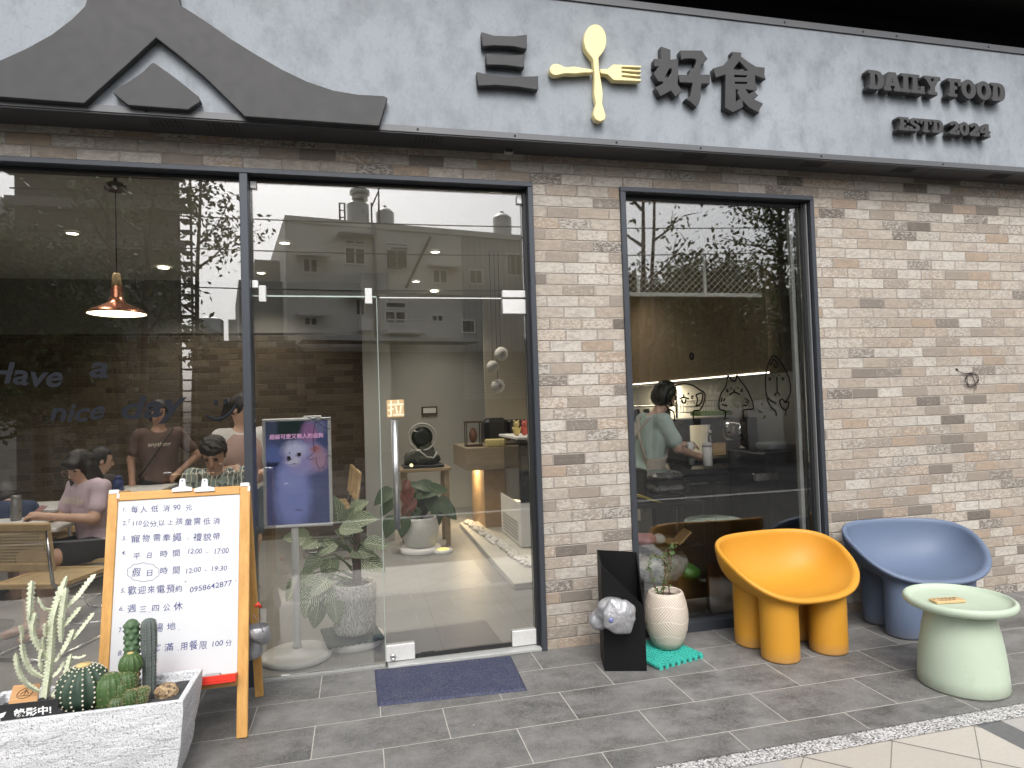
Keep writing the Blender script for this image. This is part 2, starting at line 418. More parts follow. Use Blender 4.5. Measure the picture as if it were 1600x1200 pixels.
def concrete_panel():
    s = NT('concrete_panel'); co = s.coord(); 
    big = s.noise(co, 1.1, 5, 0.6); mid = s.noise(s.coord('Object', (1, 1, 0.7)), 7.5, 7, 0.68); fine = s.noise(s.coord('Object', (1.2, 1, 0.7)), 62, 5, 0.75)
    c = s.mix(big, (0.205, 0.230, 0.260), (0.335, 0.365, 0.398))
    c = s.mix(s.ramp(mid, [(0.46, 0), (0.72, 0.85)]), c, (0.170, 0.186, 0.205))
    c = s.mix(s.ramp(fine, [(0.55, 0), (0.78, 0.75)]), c, (0.15, 0.16, 0.17))
    c = s.mix(s.ramp(fine, [(0.22, 0.5), (0.40, 0)]), c, (0.40, 0.43, 0.46))
    s.bsdf(c, 0.62, 0, fine, 0.12, 0.002, 0.35); return s.m
m_panel = concrete_panel()
m_trim = M('steel_trim', (0.115, 0.118, 0.125), 0.45, 0.3, 0.1, 3)
m_soffit = M('soffit_sheet', (0.060, 0.062, 0.067), 0.5, 0.2, 0.12, 3)
m_black_letter = M('black_plate', (0.040, 0.040, 0.042), 0.62, 0, 0.14, 5)
m_frame = M('charcoal_frame', (0.058, 0.065, 0.078), 0.42, 0.35, 0.08, 5)
m_reveal = M('dark_reveal', (0.014, 0.015, 0.017), 0.5, 0.0, 0.1, 5)
m_chrome = M('brushed_steel', (0.72, 0.72, 0.71), 0.32, 1.0, 0.08, 40)
m_fitting = M('patch_fitting', (0.60, 0.60, 0.59), 0.45, 0.15, 0.10, 60, 0.2, 150)
m_white = M('white_paint', (0.80, 0.80, 0.78), 0.55, 0, 0.05, 3)
m_black = M('black_plastic', (0.012, 0.012, 0.013), 0.42, 0, 0.2, 6)

def glass_mat(name, tint, base, ior=1.45):
    s = NT(name); lw = s.n('ShaderNodeFresnel'); lw.inputs['IOR'].default_value = ior
    tr = s.n('ShaderNodeBsdfTransparent'); tr.inputs[0].default_value = (*tint, 1)
    gl = s.n('ShaderNodeBsdfGlossy'); gl.inputs['Roughness'].default_value = 0.0; gl.inputs[0].default_value = (1, 1, 1, 1)
    mx = s.n('ShaderNodeMixShader'); f = s.math('ADD', s.math('MULTIPLY', lw.outputs[0], 0.9), base)
    s.l(f, mx.inputs[0]); s.l(tr.outputs[0], mx.inputs[1]); s.l(gl.outputs[0], mx.inputs[2]); s.l(mx.outputs[0], s.out.inputs[0]); return s.m
m_glass = glass_mat('pane_glass', (1.0, 1.0, 0.998), 0.112)
m_clear = glass_mat('clear_glass', (0.96, 0.97, 0.965), 0.02)

# ---- ground sheets
def slate_mat():
    s = NT('slate_tiles'); co = s.coord(); sp = s.n('ShaderNodeSeparateXYZ'); s.l(co, sp.inputs[0])
    yy = s.math('DIVIDE', s.math('ADD', sp.outputs[1], 0.27), 0.30); row = s.math('FLOOR', yy); fy = s.math('SUBTRACT', yy, row)
    odd = s.math('MULTIPLY', s.math('ABSOLUTE', s.math('FRACT', s.math('MULTIPLY', row, 0.5))), 2.0)
    off = s.math('SUBTRACT', 0.367, s.math('MULTIPLY', odd, 0.297))
    xx = s.math('DIVIDE', s.math('SUBTRACT', sp.outputs[0], off), 0.60); col = s.math('FLOOR', xx); fx = s.math('SUBTRACT', xx, col)
    cb = s.n('ShaderNodeCombineXYZ'); s.l(col, cb.inputs[0]); s.l(row, cb.inputs[1])
    wn = s.n('ShaderNodeTexWhiteNoise', noise_dimensions='2D'); s.l(cb.outputs[0], wn.inputs['Vector'])
    va = s.n('ShaderNodeVectorMath', operation='SCALE'); s.l(wn.outputs['Color'], va.inputs[0]); va.inputs['Scale'].default_value = 9.0
    vb = s.n('ShaderNodeVectorMath', operation='ADD'); s.l(co, vb.inputs[0]); s.l(va.outputs[0], vb.inputs[1])
    mp = s.n('ShaderNodeMapping'); mp.inputs['Scale'].default_value = (0.9, 1.15, 1); mp.inputs['Rotation'].default_value = (0, 0, 0.5); s.l(vb.outputs[0], mp.inputs[0])
    cloud = s.noise(mp.outputs[0], 4.2, 8, 0.68); fine = s.noise(co, 105, 5, 0.8); mid = s.noise(mp.outputs[0], 17, 7, 0.75)
    c = s.mix(s.ramp(cloud, [(0.36, 0), (0.64, 1)]), (0.064, 0.064, 0.063), (0.205, 0.203, 0.199))
    c = s.mix(s.math('MULTIPLY', wn.outputs['Value'], 0.38), c, (0.150, 0.148, 0.143))
    c = s.mix(s.ramp(mid, [(0.52, 0), (0.78, 0.75)]), c, (0.21, 0.205, 0.195))
    c = s.mix(s.ramp(fine, [(0.50, 0), (0.70, 0.9)]), c, (0.23, 0.222, 0.21))
    c = s.mix(s.ramp(fine, [(0.2, 0.7), (0.42, 0)]), c, (0.022, 0.021, 0.020))
    # scuffs and a few white paint drops
    dr = s.n('ShaderNodeTexVoronoi'); dr.inputs['Scale'].default_value = 6.0; dr.inputs['Randomness'].default_value = 1.0; s.l(co, dr.inputs['Vector'])
    sepc = s.n('ShaderNodeSeparateColor'); s.l(dr.outputs['Color'], sepc.inputs[0])
    drop = s.math('MULTIPLY', s.math('LESS_THAN', s.math('ADD', dr.outputs['Distance'], s.math('MULTIPLY', s.noise(co, 60, 3), 0.05)), 0.055), s.math('GREATER_THAN', sepc.outputs[0], 0.72))
    c = s.mix(s.math('MULTIPLY', drop, 0.55), c, (0.5, 0.5, 0.49))
    dx = s.math('MULTIPLY', s.math('MINIMUM', fx, s.math('SUBTRACT', 1.0, fx)), 0.60); dy = s.math('MULTIPLY', s.math('MINIMUM', fy, s.math('SUBTRACT', 1.0, fy)), 0.30)
    d = s.math('ADD', s.math('MINIMUM', dx, dy), s.math('MULTIPLY', s.math('SUBTRACT', s.noise(co, 45, 3), 0.5), 0.0022))
    face = s.ramp(s.math('MULTIPLY', d, 100.0), [(0.18, 0), (0.30, 1)])
    gr = s.mix(s.noise(co, 14, 4), (0.24, 0.225, 0.205), (0.56, 0.53, 0.49))
    c = s.mix(face, gr, c)
    rr = s.math('ADD', 0.42, s.math('MULTIPLY', cloud, 0.3))
    h = s.math('ADD', face, s.math('ADD', s.math('MULTIPLY', mid, 0.5), s.math('MULTIPLY', fine, 0.35)))
    s.bsdf(c, rr, 0, h, 0.45, 0.0025, 0.4); return s.m
def granite_mat():
    s = NT('washed_granite'); co = s.coord(); v = s.n('ShaderNodeTexVoronoi'); v.inputs['Scale'].default_value = 150; s.l(co, v.inputs['Vector'])
    sc = s.n('ShaderNodeSeparateColor'); s.l(v.outputs['Color'], sc.inputs[0])
    c = s.ramp(sc.outputs[0], [(0, (0.70, 0.69, 0.68)), (0.36, (0.50, 0.49, 0.48)), (0.52, (0.22, 0.22, 0.23)), (0.70, (0.055, 0.055, 0.06)), (0.84, (0.40, 0.39, 0.38))], 'CONSTANT')
    st = s.noise(co, 5.5, 3); c = s.mix(s.ramp(st, [(0.62, 0), (0.72, 0.6)]), c, (0.08, 0.078, 0.074))
    ed = s.ramp(v.outputs['Distance'], [(0.25, 0), (0.55, 1)]); c = s.mix(s.math('MULTIPLY', ed, 0.35), c, (0.12, 0.12, 0.12))
    s.bsdf(c, 0.6, 0, v.outputs['Distance'], 0.5, 0.002); return s.m
def beige_mat():
    s = NT('beige_paving'); co = s.coord(); sp = s.n('ShaderNodeSeparateXYZ'); s.l(co, sp.inputs[0])
    X, Y = sp.outputs[0], sp.outputs[1]
    u = s.math('DIVIDE', s.math('SUBTRACT', s.math('SUBTRACT', X, Y), 2.19+1.427), 0.435)
    v = s.math('DIVIDE', s.math('SUBTRACT', s.math('ADD', X, Y), 2.19-1.427), 0.435)
    fu = s.math('FRACT', u); fv = s.math('FRACT', v)
    du = s.math('MINIMUM', fu, s.math('SUBTRACT', 1.0, fu)); dv = s.math('MINIMUM', fv, s.math('SUBTRACT', 1.0, fv))
    cb = s.n('ShaderNodeCombineXYZ'); s.l(s.math('FLOOR', u), cb.inputs[0]); s.l(s.math('FLOOR', v), cb.inputs[1])
    wn = s.n('ShaderNodeTexWhiteNoise', noise_dimensions='2D'); s.l(cb.outputs[0], wn.inputs['Vector'])
    fine = s.noise(co, 60, 5, 0.7); c = s.mix(wn.outputs['Value'], (0.38, 0.35, 0.305), (0.46, 0.43, 0.385)); c = s.mix(s.ramp(fine, [(0.45, 0), (0.8, 0.6)]), c, (0.36, 0.33, 0.28))
    px = s.math('MODULO', s.math('ADD', s.math('SUBTRACT', X, 2.64), 40.0*1.6), 1.6)
    band = s.math('MULTIPLY', s.math('LESS_THAN', px, 0.14), 1.0)
    dk = s.mix(s.noise(co, 30, 5), (0.085, 0.087, 0.09), (0.16, 0.16, 0.165))
    aft = s.math('MULTIPLY', s.math('GREATER_THAN', px, 0.14), s.math('LESS_THAN', px, 0.6)); c = s.mix(aft, c, s.mix(fine, (0.30, 0.29, 0.28), (0.42, 0.41, 0.39)))
    gw = s.math('LESS_THAN', dv, 0.016); gt = s.math('LESS_THAN', du, 0.007)
    g = s.math('MAXIMUM', gw, gt); c = s.mix(g, c, (0.17, 0.155, 0.14)); c = s.mix(band, c, dk)
    s.bsdf(c, 0.6, 0, s.math('SUBTRACT', fine, s.math('MULTIPLY', g, 2.0)), 0.3, 0.002); return s.m
def sheet(name, x0, x1, y0, y1, z, mat):
    b = MB(); b.quad((x0, y0, z), (x1, y0, z), (x1, y1, z), (x0, y1, z)); o = b.build(name, mat); return tag(o, kind='structure')
def asphalt():
    s = NT('asphalt'); co = s.coord(); f = s.noise(co, 90, 4, 0.7); c = s.mix(f, (0.025, 0.025, 0.026), (0.060, 0.059, 0.058)); c = s.mix(s.ramp(s.noise(co, 0.6, 4), [(0.4, 0), (0.7, 0.5)]), c, (0.10, 0.098, 0.094))
    s.bsdf(c, 0.9, 0, f, 0.4, 0.004, 0.03); return s.m
sheet('ground', -300, 300, -300, 60, -0.14, asphalt())
b = MB(); b.box((-14, -5.1, -0.14), (16, 0.5, -0.009)); tag(b.build('kerb', M('kerb_concrete', (0.33, 0.32, 0.31), 0.75, 0, 0.1, 8)), kind='structure')
sheet('footpath', -14, 16, -2.3, -1.40, -0.004, beige_mat())
sheet('roadside_paving', -14, 16, -4.95, -2.28, -0.006, M('grey_paving', (0.065, 0.065, 0.062), 0.9, 0, 0.2, 6, 0.2, 60, 0.03))
sheet('granite_strip', -14, 16, -1.425, -1.30, 0.0, granite_mat())
sheet('pavement', -14, 16, -1.335, 0.10, 0.004, slate_mat())

# ---- brick facade with its two openings
WALL = thing('brick_wall', 'pale mottled brick cafe facade behind the plastic seats, around both dark framed openings', 'wall', (2.3, 0.1, 0))
SX0, SX1, STOP = -3.60, 1.07, 2.845      # storefront opening
KX0, KX1 = 1.645, 3.062                  # kitchen window opening
b = MB()
for x0, x1, z0, z1 in ((-9, SX0, 0, STOP), (SX1, KX0, 0, STOP), (KX1, 11, 0, STOP), (-9, 11, STOP, 3.10)):
    b.box((x0, 0.0, z0), (x1, 0.20, z1))
b.build('brickwork', m_brick, WALL)

# ---- dark upper storey and canopy above the sign board
UP = thing('upper_facade', 'black shadowed upper storey and overhanging beam above the grey sign board', 'facade', (2, 0.9, 3.1))
def dark_tile():
    s = NT('dark_wall_tile'); co = s.coord(); br = s.n('ShaderNodeTexBrick'); br.inputs['Scale'].default_value = 1.0
    br.inputs['Color1'].default_value = (0.030, 0.027, 0.023, 1); br.inputs['Color2'].default_value = (0.045, 0.040, 0.034, 1); br.inputs['Mortar'].default_value = (0.13, 0.12, 0.105, 1)
    br.inputs['Mortar Size'].default_value = 0.004; br.inputs['Brick Width'].default_value = 0.24; br.inputs['Row Height'].default_value = 0.065
    mp = s.n('ShaderNodeMapping'); mp.inputs['Rotation'].default_value = (R(90), 0, 0); s.l(co, mp.inputs[0]); s.l(mp.outputs[0], br.inputs['Vector'])
    s.bsdf(br.outputs[0], 0.6, 0, br.outputs['Fac'], 0.3, 0.003); return s.m
m_dtile = dark_tile(); m_void = M('shadow_board', (0.006, 0.006, 0.006), 0.8, 0, 0.2, 4)  # shade of the deep recess put into a near-black colour
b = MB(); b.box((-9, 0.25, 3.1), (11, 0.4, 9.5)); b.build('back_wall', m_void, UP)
b = MB(); b.box((-9, -0.02, 4.36), (11, 0.25, 9.5)); b.box((-9, -0.62, 4.36), (11, -0.02, 4.9)); b.build('beam', m_dtile, UP)
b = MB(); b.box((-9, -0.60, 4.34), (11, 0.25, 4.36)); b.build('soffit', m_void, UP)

# ---- interior shell
def interior_floor():
    s = NT('interior_floor'); co = s.coord(); sp = s.n('ShaderNodeSeparateXYZ'); s.l(co, sp.inputs[0])
    fx = s.math('FRACT', s.math('DIVIDE', s.math('ADD', sp.outputs[0], 8.13), 0.6)); fy = s.math('FRACT', s.math('DIVIDE', s.math('ADD', sp.outputs[1], 8.0), 1.2))
    d = s.math('MINIMUM', s.math('MULTIPLY', s.math('MINIMUM', fx, s.math('SUBTRACT', 1.0, fx)), 0.6), s.math('MULTIPLY', s.math('MINIMUM', fy, s.math('SUBTRACT', 1.0, fy)), 1.2))
    n1 = s.noise(s.coord('Object', (0.5, 1.6, 1)), 2.4, 7, 0.6); c = s.mix(n1, (0.24, 0.24, 0.23), (0.35, 0.35, 0.335))
    c = s.mix(s.math('LESS_THAN', d, 0.0022), c, (0.22, 0.215, 0.20)); s.bsdf(c, 0.38, 0, None, spec=0.35); return s.m
def wood_mat(name, a, b_, scale=(9, 9, 0.7), rough=0.5, rot=None):
    if name in MATS: return MATS[name]
    s = NT(name); co = s.coord('Object', scale, rot); n1 = s.noise(co, 2.2, 6, 0.62); n2 = s.noise(co, 9, 4, 0.7)
    f = s.math('ADD', s.math('MULTIPLY', n1, 0.7), s.math('MULTIPLY', n2, 0.3)); c = s.mix(s.ramp(f, [(0.32, 0), (0.68, 1)]), a, b_)
    s.bsdf(c, rough, 0, n2, 0.12, 0.001); MATS[name] = s.m; return s.m
ROOM = thing('cafe_room', 'dim cafe interior behind the glass with rough brick back wall and pale plaster walls', 'room', (-1, 3, 0.0), kind='structure')
b = MB(); b.quad((-7, 0.10, 0.012), (3.4, 0.10, 0.012), (3.4, 7.2, 0.012), (-7, 7.2, 0.012)); b.build('floor', interior_floor(), ROOM)
m_ceil = M('ceiling_paint', (0.42, 0.42, 0.385), 0.8, 0, 0.04, 2); m_plaster = M('plaster_wall', (0.46, 0.465, 0.435), 0.8, 0, 0.05, 2)
b = MB(); b.box((-7, 0.2, 3.0), (3.4, 7.2, 3.1)); b.build('ceiling', m_ceil, ROOM)
b = MB(); b.box((-7, 4.15, 0.0), (0.06, 4.3, 2.40)); b.build('brick_back_wall', m_brick_in, ROOM)
b = MB(); b.box((-7, 4.13, 2.40), (0.06, 4.3, 3.0)); b.build('upper_wall', M('taupe_paint', (0.20, 0.195, 0.175), 0.8, 0, 0.06, 2), ROOM)
b = MB(); b.box((0.06, 3.55, 0.0), (0.36, 4.3, 3.0)); b.box((0.36, 5.6, 0), (3.4, 5.75, 3.0)); b.box((-7.1, 0.2, 0), (-7, 4.3, 3.0))
b.build('plaster_wall', m_plaster, ROOM)
b = MB(); b.box((3.27, 0.2, 0), (3.4, 5.6, 3.0)); b.build('kitchen_wall', m_plaster, ROOM)

# ---- sign board
SIGN = thing('sign_board', 'long grey concrete-look shop sign board with raised characters over the brick wall', 'sign board', (1.2, -0.1, 3.03))
PY = -0.20
b = MB(); b.box((-4.6, PY, 3.062), (8.6, -0.012, 3.885)); b.build('panel', m_panel, SIGN)
b = MB()
b.box((-4.6, PY-0.010, 3.026), (8.6, 0.0, 3.060)); b.box((-4.6, PY-0.010, 3.887), (8.6, 0.0, 3.930))
b.build('trim', m_trim, SIGN)
b = MB(); b.box((-4.59, PY-0.004, 3.018), (8.59, 0.0, 3.0245)); b.build('soffit', m_soffit, SIGN)
m_screw = M('screw_head', (0.02, 0.02, 0.02), 0.4, 0.5)
for xq, zq in ([(v, 3.043) for v in (-1.02, 0.36, 0.92, 1.55, 2.11, 2.98, 3.95, 4.9)]+[(v, 3.908) for v in (2.75, 3.35, 3.62, 4.4)]):
    b = MB(TR((xq, PY-0.010, zq), 0, R(90))); b.lathe([(0.006, 0.0), (0.006, 0.003), (0.003, 0.005)], seg=10); b.build('screw', m_screw, SIGN)
for xq in (-1.02, -0.74, 0.35, 2.02, 2.9, 3.62, 4.45):
    b = MB()
    for k in range(7): b.box((xq+k*0.024, -0.17, 3.0150), (xq+k*0.024+0.009, -0.09, 3.0175))
    b.build('vent', m_reveal, SIGN)
for xq in (-1.75, -0.62, 0.93, 2.45, 3.9):
    b = MB(); b.box((xq, -0.2, 3.0166), (xq+0.003, 0.0, 3.0178)); b.build('seam', m_reveal, SIGN)
def trace(pts, ox, oy, sc, Y):
    return [(lambda q: (q.x, q.z))(at(ox+px/sc, oy+py/sc, Y=Y)) for px, py in pts]
def smooth_closed(pts, sharp=(), n=1):
    """Chaikin rounding, keeping the listed corner indices"""
    out = []; m_ = len(pts)
    for i, p in enumerate(pts):
        if i in sharp: out.append(p); continue
        a = pts[i-1]; c = pts[(i+1) % m_]
        out.append((p[0]*.75+a[0]*.25, p[1]*.75+a[1]*.25)); out.append((p[0]*.75+c[0]*.25, p[1]*.75+c[1]*.25))
    return out
def plate(name, polys, Yf, depth, mat, parent, bevel=0.004):
    me = plate_mesh(name, polys, depth, bevel)
    # local xy -> world xz, local z -> -y
    map_mesh(me, Matrix(((1, 0, 0, 0), (0, 0, -1, Yf+depth/2), (0, 1, 0, 0), (0, 0, 0, 1))))
    return put(name, me, mat, parent)
YE = -0.245
roof = [(705,20),(750,48),(800,80),(900,150),(1000,212),(1100,270),(1200,318),(1300,352),(1400,369),(1500,374),(1514,382),(1482,492),(955,455),(900,400),(800,302),(700,218),(610,148),(500,250),(400,340),(330,404),(0,379),(-260,360),(-292,280),(-190,280),(-100,264),(0,235),(100,190),(200,135),(280,75),(330,25),(352,-40),(362,-110),(690,-90),(696,-20)]
plate('roof_emblem', [trace(roof, 0, 0, 2.5, YE)], YE, 0.040, m_black_letter, SIGN)
dia = [(600,243),(680,300),(775,376),(784,396),(735,429),(500,411),(442,364),(444,348),(500,320),(560,278),(588,249)]
plate('diamond_emblem', [trace(dia, 0, 0, 2.5, YE)], YE, 0.040, m_black_letter, SIGN)
YC = -0.250
for pl in ([(300,132),(350,147),(430,150),(490,143),(488,205),(430,193),(350,190),(303,193)], [(320,222),(400,230),(477,226),(478,282),(400,272),(320,270)], [(280,298),(330,310),(420,320),(537,316),(535,375),(450,362),(360,355),(285,358)]):
    plate('character_stroke', [trace(pl, 640, 0, 2.6667, YC)], YC, 0.044, m_black_letter, SIGN)
nv = [(240,235),(350,272),(348,385),(437,375),(437,545),(430,665),(487,740),(405,812),(352,742),(232,805),(180,700),(265,655),(255,638),(205,635),(155,540),(215,463),(162,465),(165,375),(248,380)]
nvh = [(332,492),(288,578),(327,590),(362,525),(360,488)]
zi = [(460,280),(705,280),(770,378),(695,455),(690,555),(797,555),(795,662),(700,660),(690,830),(670,885),(640,930),(575,868),(520,830),(580,795),(598,650),(450,645),(445,555),(568,558),(575,490),(610,490),(635,440),(638,385),(600,375),(520,376),(465,388)]
plate('character', [trace(nv, 1000, 40, 7.273, YC), trace(nvh, 1000, 40, 7.273, YC)], YC, 0.048, m_black_letter, SIGN, 0.003)
plate('character', [trace(zi, 1000, 40, 7.273, YC)], YC, 0.048, m_black_letter, SIGN, 0.003)
sh = [(1045,295),(1155,305),(1150,350),(1230,410),(1320,465),(1420,475),(1415,560),(1430,610),(1310,565),(1310,660),(1330,665),(1330,730),(1300,742),(1345,795),(1285,830),(1400,885),(1355,965),(1352,992),(1240,930),(1165,850),(1175,925),(1055,985),(965,930),(972,555),(860,590),(840,480),(950,450),(1010,390),(1060,330)]
holes = [[(1130,405),(1235,510),(1195,515),(1165,490),(1100,505),(1060,490)], [(1072,560),(1215,565),(1215,588),(1072,584)], [(1080,638),(1222,640),(1222,662),(1080,660)], [(1200,722),(1296,740),(1238,776)], [(1090,722),(1128,735),(1104,748),(1148,830),(1090,862)]]
plate('character', [trace(sh, 1000, 40, 7.273, YC)]+[trace(h_, 1000, 40, 7.273, YC) for h_ in holes], YC, 0.048, m_black_letter, SIGN, 0.002)
m_gold = M('pale_gold', (0.78, 0.68, 0.36), 0.45, 0.0, 0.05, 10)
def ell(cx, cy, rx, ry, t0, t1, n): return [(cx+rx*math.sin(t0+(t1-t0)*i/n), cy-ry*math.cos(t0+(t1-t0)*i/n)) for i in range(n+1)]
sp_ = ell(774,168,47,68,-2.55,2.55,22)+[(788,240),(790,290),(799,340),(806,390),(803,430),(812,460),(818,480),(814,498),(794,507),(775,498),(766,478),(770,458),(778,430),(770,390),(771,340),(770,290),(764,245)]
plate('spoon', [trace(sp_, 640, 0, 2.6667, -0.252)], -0.252, 0.044, m_gold, SIGN)
fk = [(605,264),(625,268),(650,281),(685,275),(720,283),(764,288),(764,303),(720,304),(690,308),(650,305),(625,312),(605,315),(588,305),(584,288),(590,272)]
fk2 = [(797,287),(825,287),(850,268),(965,274),(965,281),(884,278),(882,285),(965,293),(965,300),(884,295),(884,302),(964,312),(964,318),(884,313),(884,320),(964,329),(964,338),(850,333),(825,309),(797,304)]
plate('fork_handle', [trace(smooth_closed(fk), 640, 0, 2.6667, -0.252)], -0.252, 0.044, m_gold, SIGN)
plate('fork_head', [trace(fk2, 640, 0, 2.6667, -0.252)], -0.252, 0.044, m_gold, SIGN, 0.002)
LT = {}
cv = lambda cx, cy, rx, ry, n=18: [(cx+rx*math.cos(2*math.pi*i/n), cy+ry*math.sin(2*math.pi*i/n)) for i in range(n)]
LT['D'] = (.86, [[(0,0),(.5,0),(.68,.06),(.8,.2),(.85,.4),(.85,.6),(.8,.8),(.68,.94),(.5,1),(0,1),(0,.82),(.11,.82),(.11,.18),(0,.18)], [(.38,.2),(.46,.21),(.53,.32),(.55,.5),(.53,.68),(.46,.79),(.38,.8)]])
LT['A'] = (.93, [[(-.02,0),(.38,0),(.38,.17),(.33,.17),(.36,.27),(.56,.27),(.59,.17),(.54,.17),(.54,0),(.95,0),(.95,.18),(.9,.18),(.68,1),(.26,1),(.05,.18),(-.02,.18)], [(.405,.43),(.515,.43),(.46,.72)]])
LT['I'] = (.5, [[(0,0),(.5,0),(.5,.18),(.39,.18),(.39,.82),(.5,.82),(.5,1),(0,1),(0,.82),(.11,.82),(.11,.18),(0,.18)]])
LT['L'] = (.76, [[(0,0),(.78,0),(.78,.42),(.6,.42),(.58,.2),(.39,.2),(.39,.82),(.52,.82),(.52,1),(0,1),(0,.82),(.11,.82),(.11,.18),(0,.18)]])
LT['Y'] = (.92, [[(.2,0),(.72,0),(.72,.18),(.6,.18),(.6,.42),(.85,.82),(.94,.82),(.94,1),(.52,1),(.52,.84),(.58,.84),(.47,.62),(.36,.84),(.42,.84),(.42,1),(-.02,1),(-.02,.82),(.07,.82),(.32,.42),(.32,.18),(.2,.18)]])
LT['F'] = (.76, [[(0,0),(.52,0),(.52,.18),(.39,.18),(.39,.4),(.54,.4),(.54,.6),(.39,.6),(.39,.8),(.58,.8),(.6,.6),(.78,.6),(.78,1),(0,1),(0,.82),(.11,.82),(.11,.18),(0,.18)]])
LT['O'] = (.88, [cv(.44,.5,.44,.53), cv(.44,.5,.15,.28,14)])
LT['0'] = (.76, [cv(.38,.5,.38,.53), cv(.38,.5,.11,.27,14)])
LT['E'] = (.78, [[(0,0),(.78,0),(.78,.4),(.6,.4),(.58,.2),(.39,.2),(.39,.4),(.54,.4),(.54,.6),(.39,.6),(.39,.8),(.58,.8),(.6,.62),(.76,.62),(.76,1),(0,1),(0,.82),(.11,.82),(.11,.18),(0,.18)]])
LT['S'] = (.78, [[(.02,0),(.2,0),(.24,.06),(.44,-.03),(.68,.06),(.78,.28),(.7,.48),(.5,.58),(.34,.66),(.32,.76),(.42,.82),(.54,.76),(.56,.66),(.74,.66),(.74,1),(.58,1),(.54,.95),(.36,1.02),(.12,.94),(.03,.72),(.1,.53),(.3,.42),(.46,.34),(.48,.22),(.36,.17),(.24,.22),(.2,.36),(.02,.36)]])
LT['T'] = (.86, [[(.2,0),(.66,0),(.66,.18),(.57,.18),(.57,.8),(.68,.8),(.7,.6),(.86,.6),(.86,1),(0,1),(0,.6),(.16,.6),(.18,.8),(.29,.8),(.29,.18),(.2,.18)]])
LT['2'] = (.76, [[(0,0),(.76,0),(.76,.36),(.58,.36),(.56,.22),(.42,.22),(.68,.48),(.76,.72),(.64,.95),(.38,1.03),(.12,.94),(.02,.7),(.24,.64),(.34,.78),(.44,.74),(.45,.62),(.3,.44),(0,.2)]])
LT['4'] = (.84, [[(.3,0),(.82,0),(.82,.18),(.72,.18),(.72,.28),(.84,.28),(.84,.48),(.72,.48),(.72,1),(.42,1),(.02,.46),(.02,.28),(.42,.28),(.42,.18),(.3,.18)], [(.24,.48),(.42,.48),(.42,.72)]])
YL = -0.262
def slab_word(word, xa, xb, z0, z1, name):
    adv = [(.42 if c == ' ' else LT[c][0]+.035) for c in word]; tot = sum(adv); k = (xb-xa)/tot; x = xa
    for c, a in zip(word, adv):
        if c != ' ':
            polys = [[(x+px*k, z0+py*(z1-z0)) for px, py in pl] for pl in LT[c][1]]
            yj = YL-rnd.uniform(0, 0.002)
            plate(name, polys, yj, 0.056, m_black_letter, SIGN, 0.0015)
        x += a*k
p0 = at(1340+108/6.154, 85+330/6.154, Y=YL); p1 = at(1340+108/6.154, 85+146/6.154, Y=YL); p2 = at(1340+1432/6.154, 85+440/6.154, Y=YL)
slab_word('DAILY FOOD', p0.x, p2.x, p0.z, p1.z, 'letter')
p0 = at(1340+400/6.154, 85+728/6.154, Y=YL); p1 = at(1340+400/6.154, 85+598/6.154, Y=YL); p2 = at(1340+1284/6.154, 85+780/6.154, Y=YL)
slab_word('ESTD 2024', p0.x, p2.x, p0.z, p1.z, 'letter')
# small grey connector clipped under the soffit
b = MB(); b.cbox((0.915, -0.06, 3.005), (0.055, 0.03, 0.022), 0.004); o = b.build('cable_connector', M('connector_grey', (0.35, 0.35, 0.33), 0.5)); tag(o, 'small grey cable connector under the sign board soffit', 'connector')
b = MB()
for k in range(3): b.lathe([(0.006, 0), (0.006, 0.003)], (0.9+k*0.015, -0.0765, 3.005), 10, True, TR(rx=R(90)))
b.build('socket', m_reveal, o)

# ---- shop window and door
GY0, GY1 = 0.062, 0.072
SHOP = thing('shop_window', 'wide charcoal framed shopfront glazing left of the door, behind the whiteboard', 'shop window', (-0.6, 0.05, 0))
def frame_bars(lst, parent, name='frame', mat=m_frame):
    for lo, hi in lst:
        b = MB(); b.box(lo, hi, 0.003); b.build(name, mat, parent)
FY0, FY1 = -0.022, 0.115
frame_bars([((SX0-.03, FY0, STOP-0.030), (SX1, FY1, STOP)), ((SX1-0.032, FY0, 0.0), (SX1, FY1, STOP-0.0305)), ((-0.612, FY0, 0.0), (-0.568, FY1, STOP-0.0305)), ((SX0-.03, FY0, 0.0), (SX0, FY1, STOP-0.0305))], SHOP)
b = MB(); b.box((SX0, 0.045, 2.795), (-0.613, 0.10, 2.8145)); b.box((-0.567, 0.045, 2.797), (1.037, 0.10, 2.8145)); b.box((1.018, 0.03, 0.01), (1.0375, 0.10, 2.79)); b.build('glazing_channel', m_reveal, SHOP)
def pane(name, x0, x1, z0, z1, parent, mat=m_glass, y0=GY0, y1=GY1):
    b = MB(); b.box((x0, y0, z0), (x1, y1, z1)); return b.build(name, mat, parent)
pane('glass_pane', SX0, -0.613, 0.014, 2.794, SHOP)
pane('glass_pane', -0.566, 0.117, 0.014, 2.140, SHOP)
pane('glass_pane', -0.566, 1.017, 2.150, 2.795, SHOP)
m_gedge = M('glass_edge', (0.42, 0.50, 0.47), 0.2, 0, 0.05, 8)
b = MB(); b.box((-0.566, 0.064, 2.1405), (0.117, 0.070, 2.1495)); b.box((0.1175, 0.064, 0.02), (0.1205, 0.070, 2.14)); b.build('pane_joint', m_gedge, SHOP)
b = MB(); b.box((0.135, 0.060, 2.136), (0.87, 0.074, 2.1425)); b.build('door_head_seal', M('clear_seal', (0.62, 0.63, 0.62), 0.3), SHOP)
b = MB(); b.box((SX0, 0.04, 0.0045), (0.117, 0.10, 0.0135)); b.build('sill', M('sill_grey', (0.30, 0.31, 0.30), 0.4), SHOP)
